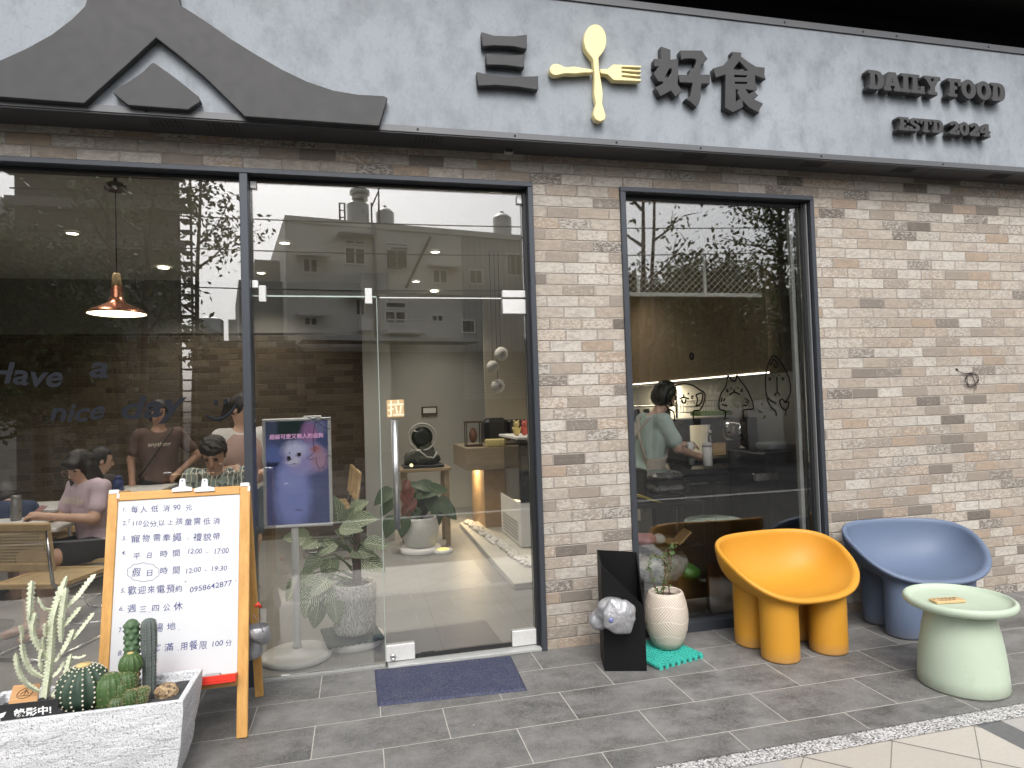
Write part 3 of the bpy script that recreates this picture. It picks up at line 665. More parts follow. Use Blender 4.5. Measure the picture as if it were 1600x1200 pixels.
def fitting(x0, x1, z0, z1, parent, mat=m_fitting, name='glass_clamp', y0=0.046, y1=0.088):
    b = MB(); b.box((x0, y0, z0), (x1, y1, z1), 0.003); return b.build(name, mat, parent)
m_wclamp = M('white_clamp', (0.86, 0.86, 0.86), 0.45, 0.0, 0.03, 20)
fitting(-0.566, -0.531, 2.753, 2.794, SHOP, m_wclamp); fitting(0.986, 1.016, 2.728, 2.782, SHOP, m_wclamp)
fitting(-0.566, -0.534, 2.187, 2.230, SHOP, m_wclamp); fitting(-0.531, -0.492, 2.108, 2.202, SHOP); fitting(0.052, 0.094, 2.100, 2.192, SHOP)
fitting(0.874, 1.036, 2.1435, 2.187, SHOP)
# threshold under the door
b = MB(); b.box((0.13, -0.012, 0.0045), (1.036, 0.11, 0.022), 0.002); th = b.build('sill', M('threshold_white', (0.42, 0.43, 0.42), 0.4, 0.2, 0.12, 14), SHOP)
DOOR = thing('glass_door', 'frameless glass cafe door with steel bar handle and small wooden pull sign', 'door', (1.0, 0.066, 0.02))
pane('glass_pane', 0.124, 1.016, 0.050, 2.132, DOOR)
fitting(0.874, 1.036, 2.042, 2.1325, DOOR, name='hinge_patch'); fitting(0.869, 1.036, 0.026, 0.118, DOOR, name='hinge_patch')
lk = fitting(0.122, 0.287, 0.026, 0.118, DOOR, name='lock_patch')
b = MB(TR((0.160, 0.046, 0.056), 0, R(90))); b.lathe([(0.017, 0), (0.017, 0.012), (0.013, 0.018), (0.008, 0.018), (0.008, 0.012)], seg=20); b.build('keyhole', m_chrome, lk)
b = MB(); b.box((0.288, 0.058, 0.026), (0.868, 0.078, 0.049)); b.build('gap_shade_strip', m_black, DOOR)  # black strip stands in for the dark gap under the door
hd = MB(); hd.tube([(0.203, 0.005, 0.79), (0.203, 0.005, 1.415)], 0.0165, 18); hb = hd.build('handle', m_chrome, DOOR)
hd = MB(); hd.tube([(0.203, 0.125, 0.79), (0.203, 0.125, 1.415)], 0.0125, 14); hd.build('handle', m_chrome, DOOR)
hd = MB()
for z in (0.92, 1.29): hd.tube([(0.203, 0.005, z), (0.203, 0.125, z)], 0.008, 10)
hd.build('handle_stud', m_chrome, DOOR)
m_tagwood = wood_mat('tag_wood', (0.42, 0.27, 0.12), (0.62, 0.44, 0.23), (3, 3, 30))
b = MB(); b.box((0.161, 0.052, 1.431), (0.262, 0.0615, 1.535), 0.003); ps = b.build('pull_sign', m_tagwood, DOOR)
tm = text_mesh('拉', 'character', 0.098, 0.0008, 0.002); map_mesh(tm, facing((0.164, 0.0508, 1.447), (1, 0, 0), (0, 0, 1)))
put('character', tm, M('cream_ink', (0.80, 0.70, 0.50), 0.5), ps)

# ---- kitchen window
KIT = thing('kitchen_window', 'tall narrow charcoal framed window with black animal doodles between two brick piers', 'window', (2.35, 0.05, 0))
frame_bars([((KX0, FY0, STOP-0.030), (KX1, FY1, STOP)), ((KX0, FY0, 0.0), (KX0+0.036, FY1, STOP-0.0305)), ((KX1-0.030, FY0, 0.0), (KX1, FY1, STOP-0.0305)), ((KX0+0.0365, FY0+.01, 0.0), (KX1-0.0305, FY1, 0.065))], KIT)
b = MB(); b.box((KX0+0.037, 0.045, 2.785), (KX1-0.0645, 0.10, 2.8145)); b.box((KX1-0.064, 0.035, 0.066), (KX1-0.0305, 0.10, 2.8145)); b.build('glazing_channel', m_reveal, KIT)
b = MB(); b.box((KX1-0.046, 0.010, 0.066), (KX1-0.038, 0.0345, 2.80)); b.build('glazing_bead', M('grey_bead', (0.17, 0.175, 0.18), 0.5), KIT)
pane('glass_pane', KX0+0.037, KX1-0.0645, 0.066, 2.784, KIT)
b = MB(); b.box((KX1-0.098, 0.12, 0.02), (KX1-0.070, 0.15, 2.784)); b.build('jamb_trim', M('jamb_white', (0.62, 0.65, 0.63), 0.5), KIT)
# ================================================================== OBJECTS ON THE PAVEMENT
GZ = 0.004
# ---- bowl chairs on four drum legs
def bowl_sdf(X, Y, Z):
    y0, z0 = -0.02, 0.645
    def cup(a, bb, bf, d, p=2.55):
        b_ = np.where(Y > y0, bb, bf); zz = np.maximum(z0-Z, 0)
        k = (np.abs(X/a)**p+np.abs((Y-y0)/b_)**p+(zz/d)**p)**(1/p); return (k-1)*0.33
    outer = cup(0.428, 0.305, 0.440, 0.350); inner = cup(0.398, 0.275, 0.412, 0.312)
    shell = smax(outer, -inner, 0.010)
    q = np.clip((0.285-Y)/0.595, 0, 1.4); rim = 0.636-0.296*q**1.85
    shell = smax(shell, (Z-rim)*0.85, 0.024)
    legs = None
    for sx in (-1, 1):
        for sy in (-1, 1):
            l = s_cyl(X, Y, Z, (sx*0.166, sy*0.122), 0.105, 0.0, 0.48, 0.006); legs = l if legs is None else np.minimum(legs, l)
    legs = smax(legs, -(inner-0.02), 0.01)
    legs = np.maximum(legs, Z-0.42)
    return smin(shell, legs, 0.018)
bowl_me = sdf_mesh(bowl_sdf, (-0.45, -0.37, 0.0), (0.45, 0.34, 0.66), 0.0075, 'seat')
def moulded(name, col):
    s = NT(name); co = s.coord(); sp = s.n('ShaderNodeSeparateXYZ'); s.l(co, sp.inputs[0]); n1 = s.noise(co, 3, 3); n2 = s.noise(co, 240, 3, 0.7); n3 = s.noise(co, 11, 6, 0.7); n4 = s.noise(s.coord('Object', (5, 5, 60), (0.4, 0.3, 0)), 3, 4, 0.7)
    c = s.mix(n1, tuple(v*0.9 for v in col), tuple(min(1, v*1.06) for v in col)); c = s.mix(s.ramp(n3, [(0.58, 0), (0.82, 0.40)]), c, tuple(v*0.55+0.035 for v in col)); c = s.mix(s.ramp(n4, [(0.70, 0), (0.80, 0.35)]), c, tuple(min(1, v*1.1+0.10) for v in col))
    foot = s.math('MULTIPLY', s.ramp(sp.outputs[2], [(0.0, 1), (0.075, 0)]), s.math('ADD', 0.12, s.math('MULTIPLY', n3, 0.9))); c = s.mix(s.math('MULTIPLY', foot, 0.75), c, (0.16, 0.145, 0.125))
    s.bsdf(c, s.math('ADD', 0.36, s.math('MULTIPLY', n3, 0.3)), 0, n2, 0.12, 0.0008, 0.38); return s.m
def bowl_chair(label, loc, rz, mat, me):
    t = thing('bowl_chair', label, 'chair', (loc[0], loc[1], GZ), 'moulded chairs outside the cafe'); t.rotation_euler.z = rz
    me.materials.clear(); o = link_mesh('seat', me, mat, t); return t
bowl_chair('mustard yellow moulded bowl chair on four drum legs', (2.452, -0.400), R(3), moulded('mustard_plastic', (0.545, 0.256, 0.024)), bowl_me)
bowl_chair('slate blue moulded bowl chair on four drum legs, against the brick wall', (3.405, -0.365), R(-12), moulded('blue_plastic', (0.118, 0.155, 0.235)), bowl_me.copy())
# ---- sage side table
TC = (2.935, -1.095, GZ)
TB = thing('side_table', 'pale sage green round pedestal table with a raised rim', 'table', TC)
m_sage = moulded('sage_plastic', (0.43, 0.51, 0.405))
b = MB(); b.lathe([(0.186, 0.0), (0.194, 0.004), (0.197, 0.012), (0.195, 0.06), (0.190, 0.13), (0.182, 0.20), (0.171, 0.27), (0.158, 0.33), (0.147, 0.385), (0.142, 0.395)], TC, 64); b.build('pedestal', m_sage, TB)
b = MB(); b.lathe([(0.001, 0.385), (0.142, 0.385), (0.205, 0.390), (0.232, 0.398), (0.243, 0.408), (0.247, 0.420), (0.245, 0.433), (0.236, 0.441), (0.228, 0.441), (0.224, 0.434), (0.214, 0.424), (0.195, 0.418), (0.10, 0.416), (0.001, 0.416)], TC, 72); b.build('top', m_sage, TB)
mxs = TR(at(1480, 938, Z=0.425+GZ), R(-9)); mxs.translation.z = GZ+0.4175
b = MB(mxs); b.box((-0.078, -0.030, 0), (0.078, 0.030, 0.014), 0.003)
for k in range(7): b.box((-0.07+k*0.02, -0.0302, 0.002), (-0.066+k*0.02, -0.0300, 0.012))
wb = b.build('wood_block', m_tagwood); tag(wb, 'small engraved wooden notice block lying on the sage green table', 'sign')
m_burn = M('burnt_ink', (0.05, 0.03, 0.015), 0.7)
bb = MB(mxs); rj = random.Random(6)
for row, (y_, n_, x0) in enumerate(((.010, 6, -.062), (-.014, 4, -.040))):
    for k in range(n_):
        cx = x0+k*.0215
        for _ in range(4):
            dx, dy = rj.uniform(-.006, .006), rj.uniform(-.006, .006)
            if rj.random() < .5: bb.box((cx-.007, y_+dy-.0011, .0141), (cx+.007, y_+dy+.0011, .0144))
            else: bb.box((cx+dx-.0011, y_-.007, .0145), (cx+dx+.0011, y_+.007, .0148))
bb.build('engraving', m_burn, wb)
# ---- door mat
b = MB()
nx, ny = 60, 36
P00, P10, P11, P01 = Vector((0.058, -0.455, 0)), Vector((0.815, -0.505, 0)), Vector((0.838, -0.030, 0)), Vector((0.053, 0.005, 0))
vs = []; fs = []
for j in range(ny+1):
    for i in range(nx+1):
        u, v = i/nx, j/ny; p = P00.lerp(P10, u).lerp(P01.lerp(P11, u), v); e = min(u, 1-u, v, 1-v)
        vs.append((p.x, p.y, GZ+0.0085+0.0018*mnoise.noise((p.x*9, p.y*9, 0))-(0.006 if e <= 0 else 0)))
for j in range(ny):
    for i in range(nx): a = j*(nx+1)+i; fs.append((a, a+1, a+nx+2, a+nx+1))
b.add(vs, fs, True)
rim = [i for i in range(nx+1)]+[(j*(nx+1)+nx) for j in range(1, ny+1)]+[ny*(nx+1)+i for i in range(nx-1, -1, -1)]+[j*(nx+1) for j in range(ny-1, 0, -1)]
n0 = len(b.v); low = [(b.v[i].x, b.v[i].y, GZ+0.0005) for i in rim]; b.add(low, [])
for k in range(len(rim)): k2 = (k+1) % len(rim); b.f.append([rim[k], n0+k, n0+k2, rim[k2]]); b.sm.append(False); b.mi.append(0)
def mat_mat():
    s = NT('door_mat_fibre'); co = s.coord(); f = s.noise(co, 210, 3, 0.8); g = s.noise(co, 7, 5, 0.65)
    c = s.ramp(f, [(0.30, (0.018, 0.020, 0.035)), (0.52, (0.060, 0.066, 0.115)), (0.72, (0.20, 0.205, 0.26))]); c = s.mix(s.ramp(g, [(0.5, 0), (0.85, 0.35)]), c, (0.16, 0.15, 0.145))
    s.bsdf(c, 0.95, 0, f, 0.9, 0.004, 0.1); return s.m
tag(b.build('door_mat', mat_mat()), 'dark blue speckled fibre door mat in front of the glass door', 'door mat')

# ---- black slanted umbrella bin
BN = thing('umbrella_bin', 'tall black metal umbrella bin with a slanted open top beside the brick pier', 'bin', (1.41, -0.33, GZ))
cs = [Vector((1.283, -0.400, 0)), Vector((1.503, -0.467, 0)), Vector((1.560, -0.262, 0)), Vector((1.340, -0.190, 0))]
hs_ = [0.575, 0.352, 0.600, 0.615]
cen = sum(cs, Vector())/4; ins = [c+(cen-c).normalized()*0.010 for c in cs]
vs = [Vector((c.x, c.y, GZ)) for c in cs]+[Vector((c.x, c.y, GZ+h_)) for c, h_ in zip(cs, hs_)]+[Vector((c.x, c.y, GZ+h_)) for c, h_ in zip(ins, hs_)]+[Vector((c.x, c.y, GZ+0.02)) for c in ins]
fs = [(0,3,2,1)]
for k in range(4):
    k2 = (k+1) % 4; fs += [(k, k2, 4+k2, 4+k), (4+k, 4+k2, 8+k2, 8+k), (8+k, 8+k2, 12+k2, 12+k)]
fs.append((12, 13, 14, 15)); b = MB(); b.add(vs, fs); b.build('box', M('black_powder_coat', (0.0045, 0.0045, 0.005), 0.55, 0, 0.2, 5, 0.1, 300, 0.22), BN)
# ---- silver sandbags
def foil():
    s = NT('silver_foil'); co = s.coord(); n1 = s.noise(s.coord('Object', (1, 1, 0.5)), 26, 4, 0.6); n2 = s.noise(co, 9, 3)
    c = s.mix(n2, (0.33, 0.33, 0.345), (0.50, 0.50, 0.52)); h = s.math('ADD', n1, s.math('MULTIPLY', n2, 1.2))
    s.bsdf(c, 0.36, 0.55, h, 0.75, 0.012, 0.5); return s.m
m_foil = foil(); m_valve = M('valve_blue', (0.16, 0.18, 0.42), 0.3); m_seam = M('seam_dark', (0.10, 0.10, 0.11), 0.5)
def pouch(lobes, lo, hi, wr, f, seed, h=0.006, k=0.02):
    def sd(X, Y, Z):
        d = None
        for a, b_, r1, r2 in lobes:
            e = s_cone(X, Y, Z, a, b_, r1, r2); d = e if d is None else smin(d, e, k)
        n = vnoise(X, Y, Z, f, seed); return d+wr*n+wr*0.6*np.abs(vnoise(X, Y, Z, f*2.1, seed+3))
    return sdf_mesh(sd, lo, hi, h, 'bag')
q = lambda px, py, Y: np.array(at(px, py, Y=Y))
t = thing('sandbag', 'crumpled silver foil sandbag folded over the front of the black bin', 'sandbag', tuple(q(958, 990, -0.46)))
pA, pB, pC, pD = q(968, 962, -0.505), q(936, 968, -0.395), q(955, 946, -0.45), q(946, 958, -0.43)
def bag_sdf(X, Y, Z):
    x, y, z = X-pA[0], Y-pA[1], Z-pA[2]; a = R(28); u = x*math.cos(a)+z*math.sin(a); v = -x*math.sin(a)+z*math.cos(a)
    k = (np.abs(u/.098)**1.45+np.abs(v/.105)**1.45+np.abs(y/.046)**2.0)**(1/1.6)-1; d = k*.046
    d = smin(d, s_ell(X, Y, Z, pB, (.055, .045, .056)), .012); d = smin(d, s_ell(X, Y, Z, pC, (.075, .055, .044)), .010); d = smin(d, s_ell(X, Y, Z, pD, (.05, .05, .04)), .02)
    rad = np.arctan2(v, u); fold = np.abs(np.sin(rad*4.0+vnoise(X, Y, Z, 30, 2)*1.5))
    return d+.0022*fold-.003+.003*vnoise(X, Y, Z, 38, 5)+.0008*np.abs(vnoise(X, Y, Z, 110, 8))
me = sdf_mesh(bag_sdf, (1.14, -.60, .16), (1.60, -.32, .52), .005, 'bag'); put('bag', me, m_foil, t)
# folded seams and the blue valve
b = MB(); v0 = q(962, 944, -.52); v1 = q(978, 965, -.54); v2 = q(975, 985, -.52); b.tube([v0, q(975, 952, -.537), v1, v2], .0025, 6); b.tube([q(960, 955, -.535), q(968, 962, -.545), q(972, 975, -.545)], .0022, 6); b.build('seam', m_seam, t)
b = MB(); vv = q(955, 969, -.540); b.ball(vv, (.013, .006, .013), 12, 8); b.build('valve', m_valve, t)

# ---- barrel pot on a teal mat
m_teal = M('teal_plastic', (0.045, 0.42, 0.35), 0.45, 0, 0.12, 12)
TM = thing('plastic_mat', 'teal perforated plastic grid mat under the cream pot', 'mat', (1.70, -0.30, GZ))
A, B_, C_, D_ = Vector((1.560, -0.478, 0)), Vector((1.885, -0.392, 0)), Vector((1.800, -0.080, 0)), Vector((1.475, -0.166, 0))
b = MB(); ex = (B_-A); ey = (D_-A); NX = 12
mt = Matrix(((ex.normalized().x, ey.normalized().x, 0, A.x), (ex.normalized().y, ey.normalized().y, 0, A.y), (0, 0, 1, GZ), (0, 0, 0, 1))); L1, L2 = ex.length, ey.length
for i in range(NX+1): u = i/NX*(L1-.009); b.box((u, 0, .012), (u+.009, L2, .024), 0, mt)
for j in range(15): v = j/14*(L2-.008); b.box((0, v, .0135), (L1, v+.008, .0255), 0, mt)
for i in range(8):
    u = .012+i*(L1-.04)/7; b.box((u, -.010, .0), (u+.022, .0-.0005, .020), 0, mt); b.box((L1+.0005, u, 0), (L1+.010, u+.022, .020), 0, mt); b.box((u, .03, 0), (u+.012, .042, .0115), 0, mt); b.box((u, L2-.05, 0), (u+.012, L2-.038, .0115), 0, mt)
b.build('grid', m_teal, TM)
def pot_mat():
    s = NT('cream_pot'); co = s.coord(); sp = s.n('ShaderNodeSeparateXYZ'); s.l(co, sp.inputs[0])
    an = s.math('ARCTAN2', sp.outputs[1], sp.outputs[0]); z = sp.outputs[2]
    wz = s.math('ADD', z, s.math('MULTIPLY', s.math('SINE', s.math('MULTIPLY', an, 4.0)), 0.010))
    ban = s.math('FLOOR', s.math('DIVIDE', wz, 0.085)); sg = s.math('SUBTRACT', s.math('MULTIPLY', s.math('ABSOLUTE', s.math('FRACT', s.math('MULTIPLY', ban, 0.5))), 4.0), 1.0)
    w1 = s.math('SINE', s.math('ADD', s.math('MULTIPLY', an, 46.0), s.math('MULTIPLY', s.math('MULTIPLY', z, sg), 340.0)))
    fr = s.math('ABSOLUTE', s.math('SUBTRACT', s.math('FRACT', s.math('DIVIDE', wz, 0.085)), 0.5)); ridge = s.math('GREATER_THAN', fr, 0.465)
    h = s.math('ADD', s.math('MULTIPLY', w1, 0.5), s.math('MULTIPLY', ridge, 2.2)); f = s.ramp(w1, [(0.2, 0), (0.8, 1)])
    c = s.mix(s.math('MAXIMUM', f, ridge), (0.47, 0.40, 0.33), (0.63, 0.58, 0.51)); c = s.mix(s.ramp(s.noise(co, 7, 4), [(0.5, 0), (0.9, 0.4)]), c, (0.44, 0.36, 0.28))
    s.bsdf(c, 0.75, 0, h, 0.5, 0.003); return s.m
pc = (1.745, -0.235, GZ+0.026)
PT = thing('plant_pot', 'cream barrel shaped ceramic pot with carved herringbone bands on the teal mat', 'plant pot', pc)
b = MB(); b.lathe([(0.062, 0), (0.078, 0.004), (0.100, 0.045), (0.118, 0.10), (0.127, 0.16), (0.126, 0.21), (0.118, 0.26), (0.106, 0.305), (0.099, 0.322), (0.092, 0.326), (0.086, 0.320), (0.090, 0.29), (0.088, 0.285)], pc, 56, False)
b.build('body', pot_mat(), PT)
m_soil = M('dry_soil', (0.13, 0.10, 0.08), 0.95, 0, 0.5, 60, 0.8, 120)
b = MB(); b.lathe([(0.001, 0.296), (0.05, 0.297), (0.090, 0.290)], pc, 24, False); b.build('soil', m_soil, PT)
m_stem = M('red_stem', (0.16, 0.085, 0.055), 0.7); m_stem2 = M('brown_stem', (0.11, 0.085, 0.055), 0.8)
m_leafg = leaf_mat('shrub_leaf', (0.045, 0.10, 0.030), (0.13, 0.21, 0.07)) if 'leaf_mat' in globals() else M('shrub_leaf', (0.07, 0.14, 0.04), 0.5)
SB = thing('young_shrub', 'thin young shrub with reddish stems and tiny leaves in the cream pot', 'plant', (pc[0], pc[1], pc[2]+0.296))
stems = [[(1032, 941), (1036, 915), (1043, 885), (1050, 860), (1052, 848)], [(1042, 940), (1044, 905), (1049, 880), (1047, 862), (1050, 850)], [(1026, 932), (1021, 912), (1016, 893), (1013, 884)], [(1036, 915), (1040, 893), (1037, 870), (1042, 856)], [(1043, 885), (1033, 872), (1020, 866), (1012, 880)]]
tips = []; b = MB()
for k, st in enumerate(stems):
    pts = [q(x, y, -0.235+0.02*math.sin(k*2.1+i)) for i, (x, y) in enumerate(st)]
    if k < 3: pts[0] = np.array((pc[0]+(-.012, .03, -.03)[k], pc[1]+.01*k, pc[2]+.292))
    b.tube(pts, [.0034-.0005*i for i in range(len(pts))], 6); tips.append(pts)
b.build('stem', m_stem, SB)
r_ = np.random.RandomState(3); cs_ = []
for k, pts in enumerate(tips):
    for i in range(1, len(pts)):
        for _ in range(26 if k in (2, 3) else 16): s_ = r_.rand(); cs_.append(np.array(pts[i-1])*(1-s_)+np.array(pts[i])*s_+r_.normal(size=3)*0.007)
MV_LEAF = np.array(cs_)

# ---- A-frame whiteboard
O_ = Vector((-0.872, -0.598, GZ)); UP_ = Vector((0.0, 0.218, 1.124)).normalized(); NRM = Vector((1, 0, 0)).cross(UP_); NF = -NRM if NRM.y > 0 else NRM
def bpx(px, py, off=0.0):
    d = Vector(CF*F_PX + CR*(px-800.0) - CU*(py-600.0)); c = Vector(CAM); t = ((O_+NF*off-c).dot(NF))/d.dot(NF); return c+d*t
def b_uv(p): return (p-O_).x, (p-O_).dot(UP_)
AF = thing('whiteboard_easel', 'wooden A-frame whiteboard with handwritten cafe rules in blue marker', 'sign board', (-0.86, -0.40, GZ))
m_pine = wood_mat('orange_pine', (0.46, 0.235, 0.065), (0.66, 0.38, 0.13), (16, 16, 1.1), 0.42)
m_pineh = wood_mat('orange_pine_rail', (0.46, 0.235, 0.065), (0.66, 0.38, 0.13), (1.1, 16, 16), 0.42)
bm_ = Matrix(((1, UP_.x, NF.x, O_.x), (0, UP_.y, NF.y, O_.y), (0, UP_.z, NF.z, O_.z), (0, 0, 0, 1)))    # local: x, up, out
xr = b_uv(bpx(391, 760))[0]; xl = b_uv(bpx(169, 768))[0]; zt = b_uv(bpx(282, 764))[1]
ixl = b_uv(bpx(183.5, 790))[0]; ixr = b_uv(bpx(374.5, 785))[0]; izt = b_uv(bpx(279, 777.5))[1]; izb = b_uv(bpx(366, 1052))[1]
for x0, x1, z1 in ((xl, ixl, zt), (ixr, xr, zt)):
    b = MB(bm_); b.box((x0, 0.004, -0.024), (x1, z1, 0.0), 0.003); b.build('leg', m_pine, AF)
b = MB(bm_); b.box((ixl+.0005, izt, -0.022), (ixr-.0005, zt, -0.001), 0.003); b.build('top_rail', m_pineh, AF)
b = MB(bm_); b.box((ixl+.0005, izb-0.055, -0.022), (ixr-.0005, izb, -0.001), 0.003); b.build('bottom_rail', m_pineh, AF)
def wb_mat():
    s = NT('whiteboard_face'); co = s.coord(); n = s.noise(co, 3.2, 4); m2 = s.noise(s.coord('Object', (2, 9, 9)), 3.0, 5)
    c = s.mix(n, (0.56, 0.575, 0.60), (0.62, 0.63, 0.645)); c = s.mix(s.ramp(m2, [(0.6, 0), (0.85, 0.22)]), c, (0.44, 0.47, 0.55)); s.bsdf(c, 0.24, 0, spec=0.4); return s.m
b = MB(bm_); b.box((ixl+.001, izb+.001, -0.016), (ixr-.001, izt-.001, -0.007)); b.build('board', wb_mat(), AF)
hinge = O_+UP_*zt
for xx in (xl+.022, xr-.022):
    top = Vector((O_.x+xx, hinge.y+.018, hinge.z-.02)); bot = Vector((O_.x+xx+0.012, -0.150, GZ+.003)); b = MB(); b.bar(top, bot, .042, .022, (0, 1, 0.2), .003); b.build('rear_leg', m_pine, AF)
m_cap = M('cap_white', (0.78, 0.78, 0.76), 0.4)
for xx in (xl+.004, xr-.046):
    b = MB(bm_); b.box((xx, zt-.006, -.028), (xx+.042, zt+.013, .004), .003); b.box((xx+.034, zt-.03, -.026), (xx+.046, zt-.0065, .003), .002); b.build('corner_cap', m_cap, AF)
b = MB(); p0 = O_+Vector((xl+.3, 0, 0)); b.build
# lettering
m_ink = M('blue_marker', (0.060, 0.065, 0.21), 0.6, 0, 0.5, 90)
LINES = [(97,156,'1.',24),(140,156,'每',36),(180,156,'人',34),(228,153,'低',36),(279,151,'消',36),(325,147,'90',30),(377,149,'元',34),
 (97,216,'2.',24),(119,206,'「',30),(152,216,'110',27),(190,219,'公',34),(222,219,'分',34),(240,230,'，',20),(258,215,'以',32),(296,212,'上',28),(335,208,'孩',36),(375,210,'童',38),(413,208,'需',38),(455,208,'低',36),(497,206,'消',36),
 (95,282,'3.',24),(145,284,'寵',42),(190,281,'物',38),(238,279,'需',40),(280,279,'牽',40),(325,277,'繩',42),(372,284,'、',26),(415,276,'禮',40),(457,276,'貌',40),(497,273,'帶',38),
 (93,345,'4.',24),(150,360,'平',36),(205,357,'日',30),(268,349,'時',38),(322,347,'間',38),(404,338,'12:00',30),(456,340,'–',24),(520,337,'17:00',30),
 (148,430,'假',42),(206,433,'日',34),(268,423,'時',38),(322,421,'間',38),(397,421,'12:00',30),(450,418,'–',24),(510,413,'19:30',30),
 (90,510,'5.',24),(130,509,'歡',42),(172,507,'迎',38),(213,505,'來',38),(255,504,'電',40),(297,502,'預',40),(332,501,'約',34),(362,474,'"',22),(474,491,'0958642877',33),(583,470,'"',18),
 (83,588,'6.',26),(128,588,'週',42),(177,591,'三',34),(204,603,'.',26),(232,586,'四',36),(280,583,'公',36),(330,578,'休',42),
 (80,681,'7.',26),(140,676,'包',40),(190,674,'下',36),(245,671,'場',42),(300,665,'地',42),(334,680,'.',24),
 (78,782,'8.',26),(180,764,'如',38),(238,760,'客',40),(290,756,'滿',42),(330,768,'.',24),(355,753,'用',38),(397,747,'餐',44),(440,748,'限',40),(502,740,'100',32),(550,738,'分',34)]
mes = {}; rj = random.Random(4); BASE = [153, 213, 280, 350, 425, 500, 585, 675, 760]
for zx, zy, ch, sz in LINES:
    p = bpx(160+zx/2.789, 740+zy/2.789, -0.007); u, v = b_uv(p); s0 = (sz/2.789)*0.00268*1.0
    asc = all(ord(c) < 0x2500 for c in ch)
    me = text_mesh(ch, 'w', s0*(1.18 if asc else 1.0), 0, .006*s0*(1.0 if asc else 1.0), 0.10 if asc else 0.02)
    if not len(me.vertices): continue
    xs = [w_.co.x for w_ in me.vertices]; ys = [w_.co.y for w_ in me.vertices]; cx, cy = (min(xs)+max(xs))/2, (min(ys)+max(ys))/2
    if ch in ('.', '，', '、', '"', '「', '–'): cy = s0*(.12 if ch in '.，、' else .55)
    lm = Matrix.Translation((u, v, -0.0066)) @ Matrix.Rotation(rj.uniform(-.07, .10), 4, 'Z') @ Matrix.Diagonal((rj.uniform(.88, 1.0), rj.uniform(.92, 1.06), 1, 1)) @ Matrix.Translation((-cx, -cy, 0))
    # uneven hand: bend each stroke a little
    for w_ in me.vertices: w_.co.x += s0*.05*mnoise.noise((w_.co.x/s0*2.2, w_.co.y/s0*2.2, zx*.7)); w_.co.y += s0*.05*mnoise.noise((w_.co.x/s0*2.2+7, w_.co.y/s0*2.2, zy*.7))
    mes.setdefault(min(range(9), key=lambda i_: abs(BASE[i_]-zy)), []).append(map_mesh(me, bm_ @ lm))
cl = []
for i in range(61):
    a = 2*math.pi*i/60; k = 1+.09*abs(math.sin(a*5)); p = bpx(160+(178+66*k*math.cos(a))/2.789, 740+(430+38*k*math.sin(a))/2.789, -0.0064); cl.append(p)
bb = MB(); bb.tube(cl, .0008, 4, False); tmp = bb.build('tmp', m_ink); put('cloud_outline', tmp.data.copy(), [], AF); bpy.data.objects.remove(tmp)
for k_ in sorted(mes): put('handwriting', join_meshes('handwriting', mes[k_]), m_ink, AF)
# tray, eraser, clips, sandbag
b = MB(bm_); tx0 = b_uv(bpx(300, 1056))[0]; tz1 = b_uv(bpx(366, 1050, .02))[1]
b.box((tx0-.35, tz1-.036, 0.001), (ixr+.004, tz1-.028, .060), .002); b.box((tx0-.35, tz1-.0275, .052), (ixr+.004, tz1, .060), .002); b.box((ixr-.004, tz1-.0275, .001), (ixr+.004, tz1-.004, .0515), .001)
tr = b.build('tray', M('red_plastic', (0.62, 0.035, 0.02), 0.35), AF)
b = MB(bm_); ex = b_uv(bpx(332, 1054, .03))[0]; b.box((ex-.035, tz1-.0275, .012), (ex+.035, tz1+.004, .046), .004)
tag(b.build('board_eraser', M('felt_grey', (0.33, 0.33, 0.335), 0.9, 0, 0.2, 60)), 'grey felt eraser lying in the red tray of the whiteboard', 'eraser')
for px, lab in ((285, 'white board clip at the middle of the whiteboard top rail'), (320, 'white board clip on the whiteboard top rail, nearer its right corner')):
    u, v = b_uv(bpx(px, 766)); t = thing('board_clip', lab, 'clip', bm_ @ Vector((u, v, 0)), 'white clips on the whiteboard'); m_clip = M('clip_white', (0.66, 0.68, 0.74), 0.4)
    b = MB(bm_); b.prism([(u-.045, v-.006), (u+.045, v-.006), (u+.045, v+.010), (u+.018, v+.018), (u-.018, v+.018), (u-.045, v+.010)], .0015, .007, 'z'); b.build('jaw', m_clip, t)
    b = MB(bm_); b.prism([(u-.015, v+.0185), (u+.015, v+.0185), (u+.012, v+.05), (u+.008, v+.055), (u-.008, v+.055), (u-.012, v+.05)], .001, .008, 'z'); b.build('lever', m_clip, t)
    b = MB(bm_); b.lathe([(.0035, .0082), (.0035, .009)], (0, 0, 0), 10, True, Matrix.Translation((u, v+.045, 0))); b.build('rivet', m_reveal, t)
t = thing('sandbag', 'puffy silver foil sandbag hung through the side of the whiteboard easel', 'sandbag', tuple(q(403, 985, -0.38)))
e0, e1, e2, e3 = q(391, 955, -0.43), q(403, 985, -0.44), q(411, 995, -0.42), q(395, 1015, -0.33)
me = pouch([(e0, e1, .026, .050), (e1, e2, .050, .038)], (-.63, -.54, .12), (-.38, -.30, .45), 0.008, 44, 9, 0.005); put('bag', me, m_foil, t)
me = pouch([(q(388, 975, -.34), e3, .03, .05)], (-.67, -.45, .05), (-.40, -.22, .40), 0.008, 44, 12, 0.006); put('bag', me, m_foil, t)
b = MB(); b.tube([q(399, 948, -.44), q(403, 943, -.44), q(407, 949, -.43)], .009, 8); b.build('strap', M('red_strap', (0.62, 0.06, 0.03), 0.5), t)
b = MB(); b.tube([q(396, 960, -.487), q(404, 972, -.494), q(412, 988, -.488)], .0014, 5); b.build('seam', m_seam, t)

